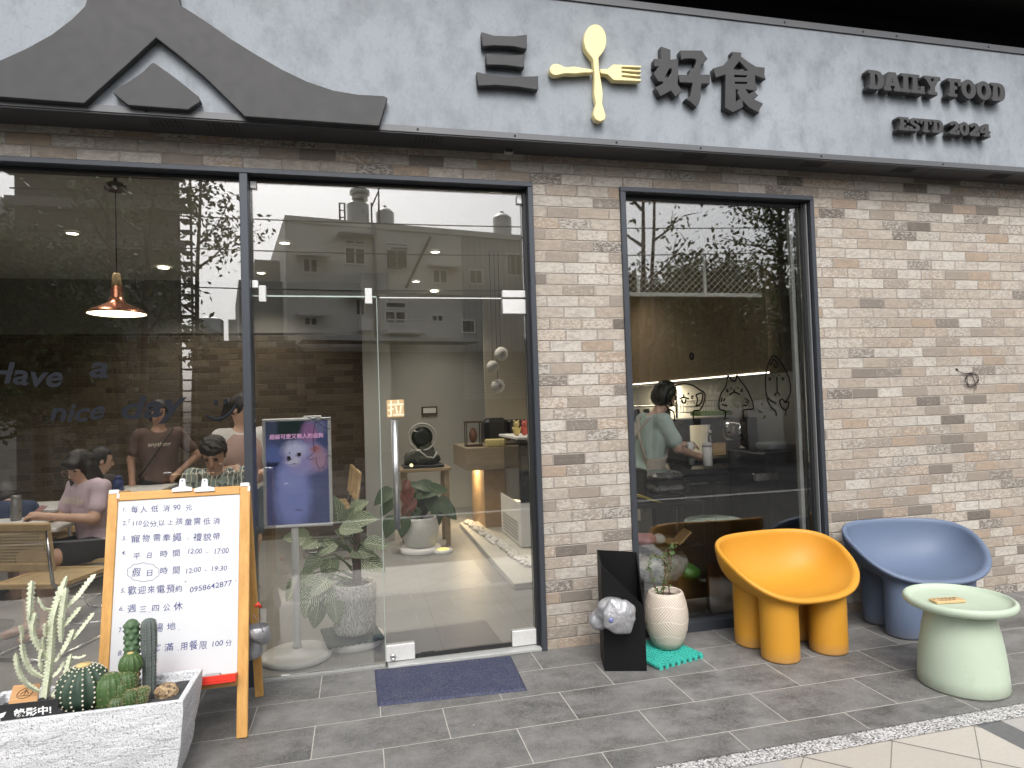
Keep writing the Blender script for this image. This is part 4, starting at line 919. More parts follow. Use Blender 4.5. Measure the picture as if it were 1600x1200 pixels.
# ---- wire coil on the wall
WC = thing('wire_coil', 'coiled thin dark cable hanging out of the brick wall', 'cable', at(1516, 593, Y=0)); b = MB(); c0 = at(1517, 593, Y=-0.012); pts = []
for i in range(110):
    a = 2*math.pi*i/27+1.2; rr = 0.050+0.008*math.sin(i*.31)+.003*math.sin(i*1.7); pts.append((c0.x+rr*1.05*math.cos(a), -0.010-.012*abs(math.sin(i*.23)), c0.z+rr*.92*math.sin(a)))
b.tube([at(1495, 578, Y=0.0), at(1498, 580, Y=-.012), at(1504, 583, Y=-.012)]+pts[:1], .0028, 6); b.tube(pts, .0022, 5); b.tube([pts[-1], (c0.x+.045, -.012, c0.z-.05), (c0.x+.040, -.012, c0.z-.075)], .0022, 5)
b.build('cable', M('cable_dark', (0.035, 0.020, 0.022), 0.5), WC)
b = MB(); e = at(1495, 577, Y=-.004); b.ball(e, .008, 10, 8); b.build('plug', m_black, WC)
# ---- planter with cacti
def terr():
    s = NT('speckled_stone'); co = s.coord(); f = s.noise(co, 150, 3, 0.8); g = s.noise(co, 11, 7, 0.7); c = s.ramp(f, [(0.34, (0.12, 0.125, 0.14)), (0.44, (0.60, 0.61, 0.635)), (0.7, (0.80, 0.805, 0.83))]); c = s.mix(s.ramp(g, [(0.6, 0), (0.9, 0.3)]), c, (0.45, 0.45, 0.47))
    wv = s.noise(s.coord('Object', (1.6, 1.6, 4.2)), 4.5, 5); h = s.math('ADD', s.math('MULTIPLY', f, 0.5), s.math('ADD', g, s.math('MULTIPLY', s.ramp(wv, [(0.46, 0), (0.54, 1)]), 0.30)))
    s.bsdf(c, 0.85, 0, h, 0.9, 0.007, 0.2); return s.m
PX0, PX1, PY0, PY1, PZ = -1.475, -0.703, -0.968, -0.640, 0.352
PL = thing('stone_planter', 'long white speckled stone trough planter holding cacti in front of the whiteboard', 'planter', (-1.09, -0.8, GZ))
n = 26
def ring(z, d, wob, sd_):
    o = []; x0, x1, y0, y1 = PX0+d, PX1-d, PY0+d, PY1-d
    per = [(x0+(x1-x0)*i/n, y0) for i in range(n)]+[(x1, y0+(y1-y0)*i/12) for i in range(12)]+[(x1-(x1-x0)*i/n, y1) for i in range(n)]+[(x0, y1-(y1-y0)*i/12) for i in range(12)]
    return [(x+wob*mnoise.noise((x*9, y*9, z*14+sd_)), y+wob*mnoise.noise((x*9+3, y*9, z*14+sd_)), z) for x, y in per]
b = MB(); rs = []
for i in range(11):
    f_ = i/10; d = 0.055*(1-f_)**1.6; rs.append(ring(GZ+PZ*f_, d, 0.007 if 0 < i < 10 else 0.0015, 0))
rs.append(ring(GZ+PZ+.003, .006, .001, 0)); rs.append(ring(GZ+PZ, .022, .001, 0)); rs.append(ring(GZ+PZ-.07, .030, .001, 0))
K = len(rs[0]); allv = [p for r0 in rs for p in r0]
b.add(allv, [(i*K+k, i*K+(k+1) % K, (i+1)*K+(k+1) % K, (i+1)*K+k) for i in range(len(rs)-1) for k in range(K)]); b.add(rs[0], [list(range(K))[::-1]]); b.build('trough', terr(), PL)
SZ = GZ+PZ-.035
b = MB(); nx, ny = 48, 20; vs = []; fs = []
for j in range(ny+1):
    for i in range(nx+1):
        x = PX0+.026+(PX1-PX0-.052)*i/nx; y = PY0+.026+(PY1-PY0-.052)*j/ny; vs.append((x, y, SZ+.006*mnoise.noise((x*22, y*22, 1))+.004*mnoise.noise((x*70, y*70, 1))))
for j in range(ny):
    for i in range(nx): a = j*(nx+1)+i; fs.append((a, a+1, a+nx+2, a+nx+1))
b.add(vs, fs); b.build('grit', M('dark_grit', (0.055, 0.055, 0.058), 0.9, 0, 0.9, 160, 1.0, 200), PL)
def planted(px, py, Y): p = at(px, py, Y=Y); return Vector((p.x, Y, SZ-.004))
PXM = 0.00268    # metres per photo pixel at the planter
def ribbed(name, c, prof, ribs, depth, mat, parent, seg=None):
    b = MB(); seg = seg or ribs*6
    b.lathe(prof, c, seg, False, None, 1, 1, lambda t, z: 1-depth*(0.5-0.5*math.cos(t*ribs))**0.7); return b.build(name, mat, parent)
def areoles(name, c, prof, ribs, per, size, mat, parent, spine=None, smat=None, phase=0.0):
    b = MB(); sb = MB(); r_ = random.Random(len(name)+ribs)
    for k in range(ribs):
        a = 2*math.pi*k/ribs+phase
        for j in range(per):
            f_ = (j+.5)/per*(len(prof)-1); i = min(int(f_), len(prof)-2); f2 = f_-i; r0 = prof[i][0]*(1-f2)+prof[i+1][0]*f2; z = prof[i][1]*(1-f2)+prof[i+1][1]*f2
            p = Vector(c)+Vector((r0*math.cos(a), r0*math.sin(a), z)); b.ball(p, size, 5, 4)
            if spine:
                nrm = Vector((math.cos(a), math.sin(a), .25))
                for _ in range(spine[0]): d = (nrm+Vector((r_.uniform(-1, 1), r_.uniform(-1, 1), r_.uniform(-1, 1)))*.9).normalized(); sb.tube([p, p+d*spine[1]*r_.uniform(.6, 1.1)], [.0006, .0002], 3, False)
    b.build(name, mat, parent)
    if spine: sb.build('spines', smat, parent, None, False)
m_cg = M('cactus_dark', (0.030, 0.060, 0.038), 0.6, 0, 0.35, 22, 0.2, 90); m_cb = M('cactus_grey', (0.105, 0.13, 0.125), 0.75, 0, 0.3, 26, 0.3, 90); m_cl = M('cactus_green', (0.055, 0.11, 0.032), 0.55, 0, 0.3, 22); m_ck = M('cactus_mid', (0.075, 0.135, 0.065), 0.6, 0, 0.3, 22)
m_ar = M('areole_cream', (0.62, 0.58, 0.46), 0.9); m_sp = M('spine_straw', (0.50, 0.42, 0.24), 0.7); m_spd = M('spine_grey', (0.30, 0.27, 0.22), 0.7); m_wool = M('wool_straw', (0.60, 0.45, 0.20), 0.95, 0, 0.3, 80)
# barrel
c = planted(131, 1100, -0.845); r0 = .098; prof = [(r0*math.sin(R(a)), .092-.092*math.cos(R(a))) for a in (25, 45, 65, 80, 95, 110, 125, 140, 152, 163, 172)]
t = thing('barrel_cactus', 'round dark green barrel cactus with rows of pale dots and a straw-coloured crown', 'cactus', c, 'cacti in the stone planter'); ribbed('body', c, prof, 15, .12, m_cg, t); areoles('areoles', c, [(x+.001, z) for x, z in prof], 15, 12, .0042, m_ar, t)
b = MB(); b.ball(c+Vector((0, 0, .182)), (.028, .028, .008), 14, 6); b.build('crown', m_wool, t)
# knobby column with round graft base
c = planted(207, 1075, -0.775); t = thing('knobby_cactus', 'knobbly green column cactus rising behind the small round cactus', 'cactus', c, 'cacti in the stone planter'); hgt = at(207, 967, Y=-0.775).z-c.z
def knob(X, Y, Z):
    d = s_cone(X, Y, Z, (c.x, c.y, c.z), (c.x, c.y, c.z+hgt-.026), .024, .026); r_ = random.Random(2)
    for j in range(13):
        for k in range(5):
            a = k*1.2566+j*.62; z = c.z+.02+j*(hgt-.045)/12; d = smin(d, np.sqrt((X-c.x-.025*math.cos(a))**2+(Y-c.y-.025*math.sin(a))**2+(Z-z)**2)-.0085, .006)
    return d
put('column', sdf_mesh(knob, (c.x-.045, c.y-.045, c.z-.01), (c.x+.045, c.y+.045, c.z+hgt+.02), .003, 'column'), m_ck, t)
c = Vector(at(204, 1038, Y=-0.815))-Vector((0, 0, .048)); prof = [(.046*math.sin(R(a)), .048-.048*math.cos(R(a))) for a in (10, 35, 60, 80, 100, 120, 140, 158, 172)]
t = thing('round_cactus', 'small round ribbed green cactus with a tan base in front of the knobbly column', 'cactus', c, 'cacti in the stone planter'); ribbed('body', c, prof, 12, .14, m_cl, t); b = MB(); b.lathe([(.024, -.06), (.028, -.02), (.030, .012)], c, 16); b.build('stock', M('cork_tan', (0.30, 0.17, 0.08), 0.85, 0, 0.4, 50), t); areoles('spines', c, prof, 12, 6, .0012, m_wool, t)
b = MB(); b.ball(c+Vector((0, 0, .094)), (.012, .012, .004), 10, 6); b.build('crown', m_wool, t)
# grey column
c = planted(234, 1080, -0.760); hgt = at(233, 966, Y=-0.760).z-c.z; prof = [(.026, 0), (.0265, hgt*.25), (.027, hgt*.40), (.0285, hgt*.45), (.0285, hgt*.6), (.031, hgt*.66), (.032, hgt*.8), (.031, hgt*.9), (.026, hgt*.965), (.015, hgt*.992), (.001, hgt)]
t = thing('column_cactus', 'tall grey-green ribbed column cactus at the right of the planter group', 'cactus', c, 'cacti in the stone planter'); ribbed('column', c, prof, 11, .17, m_cb, t, 88); areoles('areoles', c, prof[:9], 11, 26, .0018, m_spd, t, (2, .006), m_spd)
# clumping small cacti
t0 = [(172, 1098, -.865, 22, 35, m_cl), (186, 1098, -.875, 13, 26, m_cl), (198, 1075, -.85, 15, 24, m_cl), (203, 1101, -.885, 11, 18, m_cl), (181, 1104, -.90, 10, 12, m_ck), (211, 1101, -.875, 7, 12, m_ck), (220, 1100, -.865, 9, 12, m_cl), (222, 1082, -.85, 10, 9, m_cl)]
cl_lab = ['largest straw-spined cactus of the small clump beside the barrel cactus', 'short round cactus at the middle of the clump', 'domed cactus at the back of the clump', 'low round cactus at the front of the clump', 'tiny dark offset cactus at the foot of the clump', 'tiny green offset cactus between the front round one and the yellowish pair', 'lower yellowish-green cactus beside the tan rock', 'upper yellowish-green cactus below the grey column']
for k, (px, py, Y, rp, hp, mt_) in enumerate(t0):
    c = planted(px, py, Y); rr = rp*PXM; hh = hp*PXM*1.3; zlift = max(0, at(px, py, Y=Y).z-c.z)*.75; c = c+Vector((0, 0, zlift)); prof = [(rr*.7, -zlift), (rr*.82, 0), (rr*.97, hh*.35), (rr, hh*.6), (rr*.85, hh*.85), (rr*.5, hh*.98), (.001, hh)]
    t = thing('clump_cactus', cl_lab[k], 'cactus', c, 'small clump cacti in the stone planter'); ribbed('body', c, prof, 14, .12, mt_, t, 56); areoles('areoles', c, prof[1:], 14, 7, .0011, m_sp, t, (3, .010), m_sp)
# white branching euphorbia
m_eu = M('pale_euphorbia', (0.60, 0.64, 0.47), 0.65, 0, 0.28, 38, 0.25, 120); m_eug = M('spine_brown', (0.33, 0.27, 0.19), 0.7)
ce = planted(74, 1094, -0.835); t = thing('branching_cactus', 'pale cream branching candelabra cactus at the left of the planter', 'cactus', ce, 'cacti in the stone planter')
zz = lambda x, y: (x/5.217, 880+y/5.217)
br = [([(370,1090),(385,980),(405,820),(420,640),(430,470),(470,320),(545,105)], 38), ([(395,790),(330,700),(275,600),(265,500),(290,400)], 26), ([(245,420),(250,300),(262,140)], 30), ([(275,560),(238,470),(240,400)], 18), ([(350,930),(250,870),(195,760),(180,650)], 24), ([(330,1050),(215,980),(150,870),(128,735)], 22), ([(420,380),(360,365),(310,275)], 14), ([(530,370),(640,270),(700,190),(780,90)], 26), ([(500,640),(500,480),(520,330),(540,200)], 30), ([(520,520),(600,430),(660,360)], 22), ([(500,740),(560,640),(600,540)], 26), ([(600,620),(680,520),(770,405)], 19), ([(420,1080),(500,1020),(540,900),(580,740)], 26), ([(590,765),(650,770),(700,750)], 11), ([(430,930),(490,870),(525,800)], 18), ([(360,700),(345,640),(355,600)], 14), ([(370,600),(365,540),(372,490)], 17), ([(175,650),(180,570),(160,510)], 18), ([(340,880),(325,780),(345,700)], 18), ([(445,800),(480,770),(485,735)], 16)]
b = MB(); sb = MB(); rb = random.Random(8)
for k, (pts, wd) in enumerate(br):
    Yb = -0.835+(0 if k == 0 else rb.uniform(-.045, .045)); P3 = []
    for i, (x, y) in enumerate(pts): px, py = zz(x, y); f_ = i/(len(pts)-1); P3.append(Vector(at(px, py, Y=-0.835+(Yb+0.835)*f_)))
    fine = []
    for i in range(len(P3)-1):
        a0 = P3[max(i-1, 0)]; a1 = P3[i]; a2 = P3[i+1]; a3 = P3[min(i+2, len(P3)-1)]
        for j in range(6): s_ = j/6; fine.append(0.5*((2*a1)+(a2-a0)*s_+(2*a0-5*a1+4*a2-a3)*s_**2+(3*a1-a0-3*a2+a3)*s_**3))
    fine.append(P3[-1]); w0 = wd/5.217*PXM*.66; N = len(fine); L = sum((fine[i+1]-fine[i]).length for i in range(N-1)); ntooth = max(4, int(L/.0135)); seg = 9; res = []
    # triangular winged section with scalloped ridges
    tot = 0; prev = None
    sub = []
    for i in range(N-1):
        for j in range(3): sub.append(fine[i].lerp(fine[i+1], j/3))
    sub.append(fine[-1]); N = len(sub); vs = []
    for i in range(N):
        d = (sub[min(i+1, N-1)]-sub[max(i-1, 0)]).normalized(); u = (Vector((0, -1, 0))-d*Vector((0, -1, 0)).dot(d)).normalized() if prev is None else (prev-d*prev.dot(d)).normalized(); prev = u; v_ = d.cross(u); f_ = i/(N-1)
        ta = 1.0 if k == 0 else min(1, .55+f_*2); tb = min(1, (1-f_)*7+.25); ph = f_*ntooth; tooth = abs((ph % 1)-.5)*2
        for s_ in range(seg):
            a = 2*math.pi*s_/seg; rid = (s_ % 3 == 0); rr = w0*ta*tb*((0.95+.85*tooth) if rid else .62); vs.append(sub[i]+(u*math.cos(a+.5)+v_*math.sin(a+.5))*rr)
            if rid and i and int(ph) != int((i-1)/(N-1)*ntooth): p = vs[-1]; dd = (u*math.cos(a+.5)+v_*math.sin(a+.5)); sb.tube([p, p+dd*.005+d*.002], [.0009, .0003], 3, False)
    b.add(vs, [(i*seg+s_, i*seg+(s_+1) % seg, (i+1)*seg+(s_+1) % seg, (i+1)*seg+s_) for i in range(N-1) for s_ in range(seg)]+[[(N-1)*seg+s_ for s_ in range(seg)]], False)
b.build('branches', m_eu, t); sb.build('spines', m_eug, t, None, False)
# stones, wooden tag, camera notice
def rock(label, px, py, Y, r3, seed, mat):
    c = planted(px, py, Y)+Vector((0, 0, r3[2]*.6)); f = lambda X, Y_, Z: s_ell(X, Y_, Z, c, r3)+.012*vnoise(X, Y_, Z, 55, seed)+.004*vnoise(X, Y_, Z, 190, seed+1)
    me = sdf_mesh(f, [c[i]-r3[i]*1.5 for i in range(3)], [c[i]+r3[i]*1.5 for i in range(3)], .004, 'rock'); o = link_mesh('rock', me, mat); tag(o, label, 'rock', 'stones in the planter')
def conglo(name, a, b_, c_):
    s = NT(name); co = s.coord(); v = s.n('ShaderNodeTexVoronoi'); v.inputs['Scale'].default_value = 95; s.l(co, v.inputs['Vector']); sc = s.n('ShaderNodeSeparateColor'); s.l(v.outputs['Color'], sc.inputs[0]); s.bsdf(s.ramp(sc.outputs[0], [(0, a), (.35, b_), (.75, c_)], 'CONSTANT'), .85, 0, v.outputs['Distance'], .8, .004); return s.m
rock('tan pebbly rock at the right end of the planter', 260, 1092, -0.80, (.050, .036, .034), 4, conglo('tan_conglomerate', (0.42, 0.31, 0.18), (0.28, 0.19, 0.11), (0.13, 0.09, 0.06)))
rock('grey pebbly rock behind the branching cactus', 90, 1086, -0.76, (.036, .03, .045), 6, conglo('grey_conglomerate', (0.30, 0.26, 0.20), (0.16, 0.14, 0.11), (0.08, 0.07, 0.06)))
rock('pale grey rock before the wooden tag', 45, 1100, -0.87, (.05, .03, .022), 9, conglo('pale_conglomerate', (0.50, 0.45, 0.42), (0.34, 0.28, 0.25), (0.20, 0.16, 0.14)))
p0 = at(14, 1098, Y=-0.80); p1 = at(62, 1067, Y=-0.70)
WT = MB(); a_, b2, c2, d2 = at(13, 1100, Y=-.84), at(58, 1096, Y=-.84), at(63, 1068, Y=-.755), at(21, 1071, Y=-.755)
nn = (b2-a_).cross(d2-a_).normalized()*.006
WT.add([a_, b2, c2, d2, a_-nn, b2-nn, c2-nn, d2-nn], [(0,1,2,3),(7,6,5,4),(0,4,5,1),(1,5,6,2),(2,6,7,3),(3,7,4,0)]); wt = WT.build('wooden_tag', wood_mat('cedar_tag', (0.40, 0.21, 0.09), (0.55, 0.32, 0.15), (4, 30, 30))); tag(wt, 'small wooden tag with an engraved round mark leaning in the planter', 'sign')
ctr = (a_+b2+c2+d2)/4+nn*.25; ux = (b2-a_).normalized(); uy = nn.normalized().cross(ux); b = MB(); b.tube([ctr+(ux*math.cos(2*math.pi*i/24)+uy*math.sin(2*math.pi*i/24))*.026 for i in range(24)], .0012, 4, False, True)
for x0, y0, x1, y1 in ((-.018, -.012, .018, -.012), (0, -.012, 0, .018), (0, .016, .014, -.004), (0, .016, -.014, -.004)): b.tube([ctr+ux*x0+uy*y0, ctr+ux*x1+uy*y1], .0012, 4)
b.build('engraving', m_burn, wt)
YS = PY0-.004
CS = thing('camera_notice', 'black notice reading that cameras are recording, stuck on the planter rim', 'sign', (at(40, 1110, Y=YS).x, YS, 0.36)); m_blk = M('notice_black', (0.020, 0.021, 0.023), 0.4)
s4 = lambda x, y: at(x/5, 1020+y/5, Y=PY0+.024); cr = [s4(-260, 440), s4(450, 362), s4(460, 385), s4(442, 482), s4(-260, 560)]
b = MB(); b.add([c_ for c_ in cr]+[c_+Vector((0, .004, 0)) for c_ in cr], [(0,1,2,3,4), (9,8,7,6,5)]+[(i, 5+i, 5+(i+1) % 5, (i+1) % 5) for i in range(5)]); b.build('plate', m_blk, CS)
bl, br_, tl = s4(108, 508), s4(402, 474), s4(104, 440); xd = (br_-bl); me = text_mesh('錄影中!', 'lettering', 1.0, 0, 0.028); xs = [v.co.x for v in me.vertices]; ys = [v.co.y for v in me.vertices]
kx = xd.length/(max(xs)-min(xs)); ky = (tl-bl).length/(max(ys)-min(ys)); map_mesh(me, facing(bl-Vector((0, .0012, 0)), xd, (0, 0, 1)) @ Matrix.Diagonal((kx, ky, 1, 1)) @ Matrix.Translation((-min(xs), -min(ys), 0))); m_wht = M('print_white', (0.80, 0.80, 0.80), 0.5); put('lettering', me, m_wht, CS)
cam_pl = [[(-150,470),(-110,455),(-10,480),(50,460),(28,500),(0,512),(5,528),(-60,530),(-150,520)]]; me = plate_mesh('camera_mark', [[(s4(*p_).x, s4(*p_).z) for p_ in pl] for pl in cam_pl], .0006); map_mesh(me, Matrix(((1, 0, 0, 0), (0, 0, -1, PY0+.0232), (0, 1, 0, 0), (0, 0, 0, 1)))); put('camera_mark', me, m_wht, CS)
# ================================================================== INSIDE THE CAFE
FZ = 0.012
m_copper = M('copper', (0.42, 0.17, 0.10), 0.28, 0.9, 0.1, 8)
m_lampin = emit('lamp_glow', (1.0, 0.86, 0.58), 3.2); m_down = emit('downlight_glow', (1.0, 0.90, 0.70), 6.0)
def light(name, kind, loc, energy, parent, col=(1, 0.92, 0.80), size=0.1, spot=None, rot=None):
    ld = bpy.data.lights.new(name, kind); ld.energy = energy; ld.color = col
    if kind == 'AREA': ld.shape = 'DISK'; ld.size = size
    else: ld.shadow_soft_size = size
    if spot: ld.spot_size = spot; ld.spot_blend = 0.6
    o = bpy.data.objects.new(name, ld); COL.objects.link(o); o.parent = parent; o.location = Vector(loc)-wloc(parent)
    if rot: o.rotation_euler = rot
    return o
# pendant lamp
lp = at(183, 492, Y=0.55); pz = 2.92
PD = thing('pendant_lamp', 'lit copper cone pendant lamp hanging in the left window', 'lamp', (lp.x, 0.55, pz))
zb = lp.z; z_n = at(183, 450, Y=.55).z; z_t = at(183, 427, Y=.55).z
b = MB(); b.lathe([(.052, pz-.055), (.060, pz-.05), (.060, pz-.02), (.05, pz-.012)], (lp.x, .55, 0), 28); b.build('ceiling_rose', M('rose_brown', (0.10, 0.035, 0.025), 0.5), PD)
b = MB(); b.tube([(lp.x, .55, pz-.012), (lp.x, .55, 3.0)], .012, 8); b.build('mount', m_black, PD)
b = MB(); b.tube([(lp.x, .55, pz-.055), (lp.x, .55, z_t)], .0035, 6); b.build('cord', m_black, PD)
b = MB(); b.lathe([(.018, z_t), (.021, z_t-.01), (.030, z_n+.012)], (lp.x, .55, 0), 24); b.build('wood_cap', wood_mat('beech', (0.50, 0.34, 0.16), (0.66, 0.48, 0.26)), PD)
b = MB(); b.lathe([(.028, z_n+.012), (.031, z_n), (.034, z_n-.05), (.046, z_n-.085), (.085, zb+.055), (.14, zb+.028), (.163, zb+.012), (.165, zb+.004), (.160, zb+.004), (.13, zb+.022)], (lp.x, .55, 0), 48, False); b.build('lamp_shade', m_copper, PD)
b = MB(); b.lathe([(.001, zb+.008), (.10, zb+.008), (.158, zb+.006)], (lp.x, .55, 0), 40, False); b.build('diffuser', m_lampin, PD)
# downlights on the ceiling
for px, py, e in ((113, 365, 26), (445, 380, 26), (680, 394, 34), (408, 427, 22), (650, 440, 30)):
    p = at(px, py, Z=2.985); t = thing('downlight', {113: 'round lit downlight behind the left pane, beside the copper lamp cord', 445: 'lit downlight showing just right of the left mullion, above the transom line', 680: 'brightest lit downlight over the door', 408: 'small lit downlight low beside the left mullion clamps', 650: 'small lit downlight over the door transom'}[px], 'ceiling light', (p.x, p.y, 3.0), 'ceiling downlights')
    b = MB(); b.lathe([(.055, 2.999), (.055, 2.985), (.043, 2.983), (.043, 2.992)], (p.x, p.y, 0), 24, False); b.build('ring', m_white, t)
    b = MB(); b.lathe([(.001, 2.986), (.042, 2.986)], (p.x, p.y, 0), 24, False); b.build('diffuser', m_down, t)
    light('lamp_light', 'SPOT', (p.x, p.y, 2.97), e*1.2, t, size=.05, spot=R(120))
# further fittings deeper in the room, which light the walls the photograph shows lit
for x, y in ((-3.2, 2.2), (1.0, 4.6), (2.3, 2.6), (-1.9, 3.4)):
    t = thing('downlight', 'lit downlight deeper inside the cafe ceiling', 'ceiling light', (x, y, 3.0), 'deeper ceiling downlights')
    b = MB(); b.lathe([(.001, 2.986), (.05, 2.986)], (x, y, 0), 24, False); b.build('diffuser', m_down, t); light('lamp_light', 'SPOT', (x, y, 2.97), 26, t, size=.05, spot=R(125))

for x in (-2.7, -1.75, -.75, -.05, .55):  # added row, unseen from the street, to brighten what stands near the glass
    t = thing('downlight', 'added unseen downlight in the ceiling row nearest the shopfront glass', 'ceiling light', (x, .60, 3.0), 'added front ceiling downlights')
    b = MB(); b.lathe([(.001, 2.986), (.05, 2.986)], (x, .60, 0), 24, False); b.build('diffuser', m_down, t); light('lamp_light', 'SPOT', (x, .60, 2.97), 19, t, size=.05, spot=R(110))
# ---- display screen
SCN = thing('display_screen', 'white framed portrait display on a stand showing a fluffy pale dog', 'screen', (-0.39, 0.30, FZ))
a_, b2, c2, d2 = at(409, 655, Y=.31), at(516, 654, Y=.27), at(514, 819, Y=.27), at(411, 827, Y=.31)
bl = Vector((d2.x, .31, (c2.z+d2.z)/2)); ux = Vector((b2.x-a_.x, -.04, 0)).normalized(); SW = (Vector((b2.x, .27, 0))-Vector((a_.x, .31, 0))).length; SH = a_.z-d2.z
bl = Vector((a_.x, .31, d2.z)); mxs = facing(bl, ux, (0, 0, 1))
b = MB(mxs)
b.box((0, 0, -.03), (SW, .018, .0), .004); b.box((0, SH-.018, -.03), (SW, SH, 0), .004); b.box((0, .0185, -.03), (.018, SH-.0185, 0), .004); b.box((SW-.018, .0185, -.03), (SW, SH-.0185, 0), .004); b.box((.0185, .0185, -.028), (SW-.0185, SH-.0185, -.012))
b.build('bezel', M('screen_white', (0.84, 0.85, 0.84), 0.4), SCN)
def screen_mat(w_, h_):
    s = NT('screen_picture'); co = s.coord(); sp = s.n('ShaderNodeSeparateXYZ'); s.l(co, sp.inputs[0])
    X = s.math('ADD', sp.outputs[0], s.math('MULTIPLY', s.math('SUBTRACT', s.noise(co, 34, 7, .75), .5), .055)); Y = s.math('ADD', sp.outputs[1], s.math('MULTIPLY', s.math('SUBTRACT', s.noise(s.coord('Object', None, (1, 0, 0)), 31, 7, .75), .5), .055))
    n = s.noise(co, 8, 4); c = s.mix(n, (0.036, 0.044, 0.095), (0.068, 0.082, 0.175))
    def blob(c, cx, cy, rx, ry, col, soft=.5, amt=1.0):
        dx = s.math('DIVIDE', s.math('SUBTRACT', X, cx*w_), rx*w_); dy = s.math('DIVIDE', s.math('SUBTRACT', Y, cy*h_), ry*h_)
        d = s.math('SQRT', s.math('ADD', s.math('MULTIPLY', dx, dx), s.math('MULTIPLY', dy, dy))); return s.mix(s.math('MULTIPLY', s.ramp(d, [(max(0, 1-soft), 1), (1, 0)]), amt), c, col)
    c = blob(c, .35, .96, .45, .16, (0.010, 0.022, 0.022), .5); c = blob(c, .10, .95, .12, .14, (0.04, 0.05, 0.085), .4); c = blob(c, .10, .66, .22, .13, (0.075, 0.10, 0.24), .4); c = blob(c, .10, .585, .2, .035, (0.018, 0.022, 0.05), .6)
    c = blob(c, .80, .93, .20, .10, (0.11, 0.115, 0.20), .3); c = blob(c, .70, .88, .17, .13, (0.20, 0.10, 0.20), .5)
    c = blob(c, .42, .28, .36, .40, (0.135, 0.160, 0.345), .45); c = blob(c, .40, .47, .28, .20, (0.17, 0.19, 0.38), .5); c = blob(c, .62, .64, .40, .20, (0.22, 0.20, 0.36), .45); c = blob(c, .46, .72, .26, .11, (0.36, 0.36, 0.50), .6); c = blob(c, .86, .62, .20, .15, (0.27, 0.17, 0.23), .6); c = blob(c, .80, .72, .12, .05, (0.28, 0.13, 0.15), .6)
    c = blob(c, .44, .61, .15, .055, (0.38, 0.36, 0.46), .5); c = blob(c, .45, .585, .11, .010, (0.03, 0.02, 0.035), .7, .7)
    c = blob(c, .36, .635, .040, .026, (0.010, 0.010, 0.016), .35); c = blob(c, .525, .672, .048, .024, (0.022, 0.013, 0.015), .4); c = blob(c, .385, .695, .016, .014, (0.01, 0.01, 0.015), .4); c = blob(c, .51, .135, .10, .012, (0.05, 0.05, 0.12), .8); c = blob(c, .30, .395, .03, .009, (0.4, 0.42, 0.6), .6)
    e = s.n('ShaderNodeEmission'); e.inputs[1].default_value = 0.52; s.l(c, e.inputs[0]); g = s.n('ShaderNodeBsdfGlossy'); g.inputs['Roughness'].default_value = .08; g.inputs[0].default_value = (.04, .04, .04, 1)
    ad = s.n('ShaderNodeAddShader'); s.l(e.outputs[0], ad.inputs[0]); s.l(g.outputs[0], ad.inputs[1]); s.l(ad.outputs[0], s.out.inputs[0]); return s.m
iw, ih = SW-.037, SH-.037
me = bpy.data.meshes.new('picture'); me.from_pydata([(0, 0, 0), (iw, 0, 0), (iw, ih, 0), (0, ih, 0)], [], [(0, 1, 2, 3)]); sc_ = link_mesh('picture', me, screen_mat(iw, ih), SCN)
mm = mxs @ Matrix.Translation((.0185, .0185, -.008)); mm.translation = mm.translation-wloc(SCN); sc_.matrix_local = mm
me = text_mesh('超級可愛又親人的店狗', 'lettering', .0315, 0, .0003); map_mesh(me, mxs @ Matrix.Translation((.04, SH*.815, -.0068))); put('lettering', me, emit('screen_text', (0.75, 0.40, 0.62), .55), SCN)
b = MB(); pt = Vector((at(460, 830, Y=.30).x, .315, 0)); b.lathe([(.030, .060), (.024, .075), (.0205, .11), (.0205, d2.z+.25)], (pt.x, .33, FZ), 24); b.build('post', M('stand_grey', (0.74, 0.75, 0.73), 0.45), SCN)
b = MB(); b.lathe([(.19, 0), (.205, .004), (.208, .016), (.204, .028), (.19, .034), (.04, .040), (.034, .058)], (pt.x, .33, FZ), 56); b.build('base', M('stand_grey', (0.74, 0.75, 0.73), 0.45), SCN)
b = MB(mxs); b.box((SW-.16, SH+.0005, -.030), (SW-.055, SH+.012, -.006), .005); o = b.build('media_box', m_white); tag(o, 'small white media box lying on top of the display', 'media box')
b = MB(mxs); P_ = lambda x, y, z=.006: (x/1200*SW*1.0, SH-(y/1200)*.86, z)
sx_ = SW/572; L_ = lambda x, y: ((x-50)*sx_, SH-(y-78)*(SH/945), .005)
for ln in ([(432, 72), (470, 90), (500, 95), (490, 150), (475, 230), (475, 310), (490, 370), (460, 400), (420, 430), (450, 445), (495, 430), (500, 480), (520, 522), (550, 520), (575, 470), (585, 420), (610, 410), (625, 425)], [(470, 100), (520, 75), (560, 95), (600, 90), (625, 95)], [(495, 105), (540, 140), (570, 170), (620, 182)], [(480, 330), (510, 350), (490, 365), (460, 350)], [(500, 130), (540, 100), (590, 110)]):
    b.tube([L_(*p) for p in ln], .0016, 5)
tag(b.build('cable', m_black), 'thin black cable straggling over the display screen', 'cable')
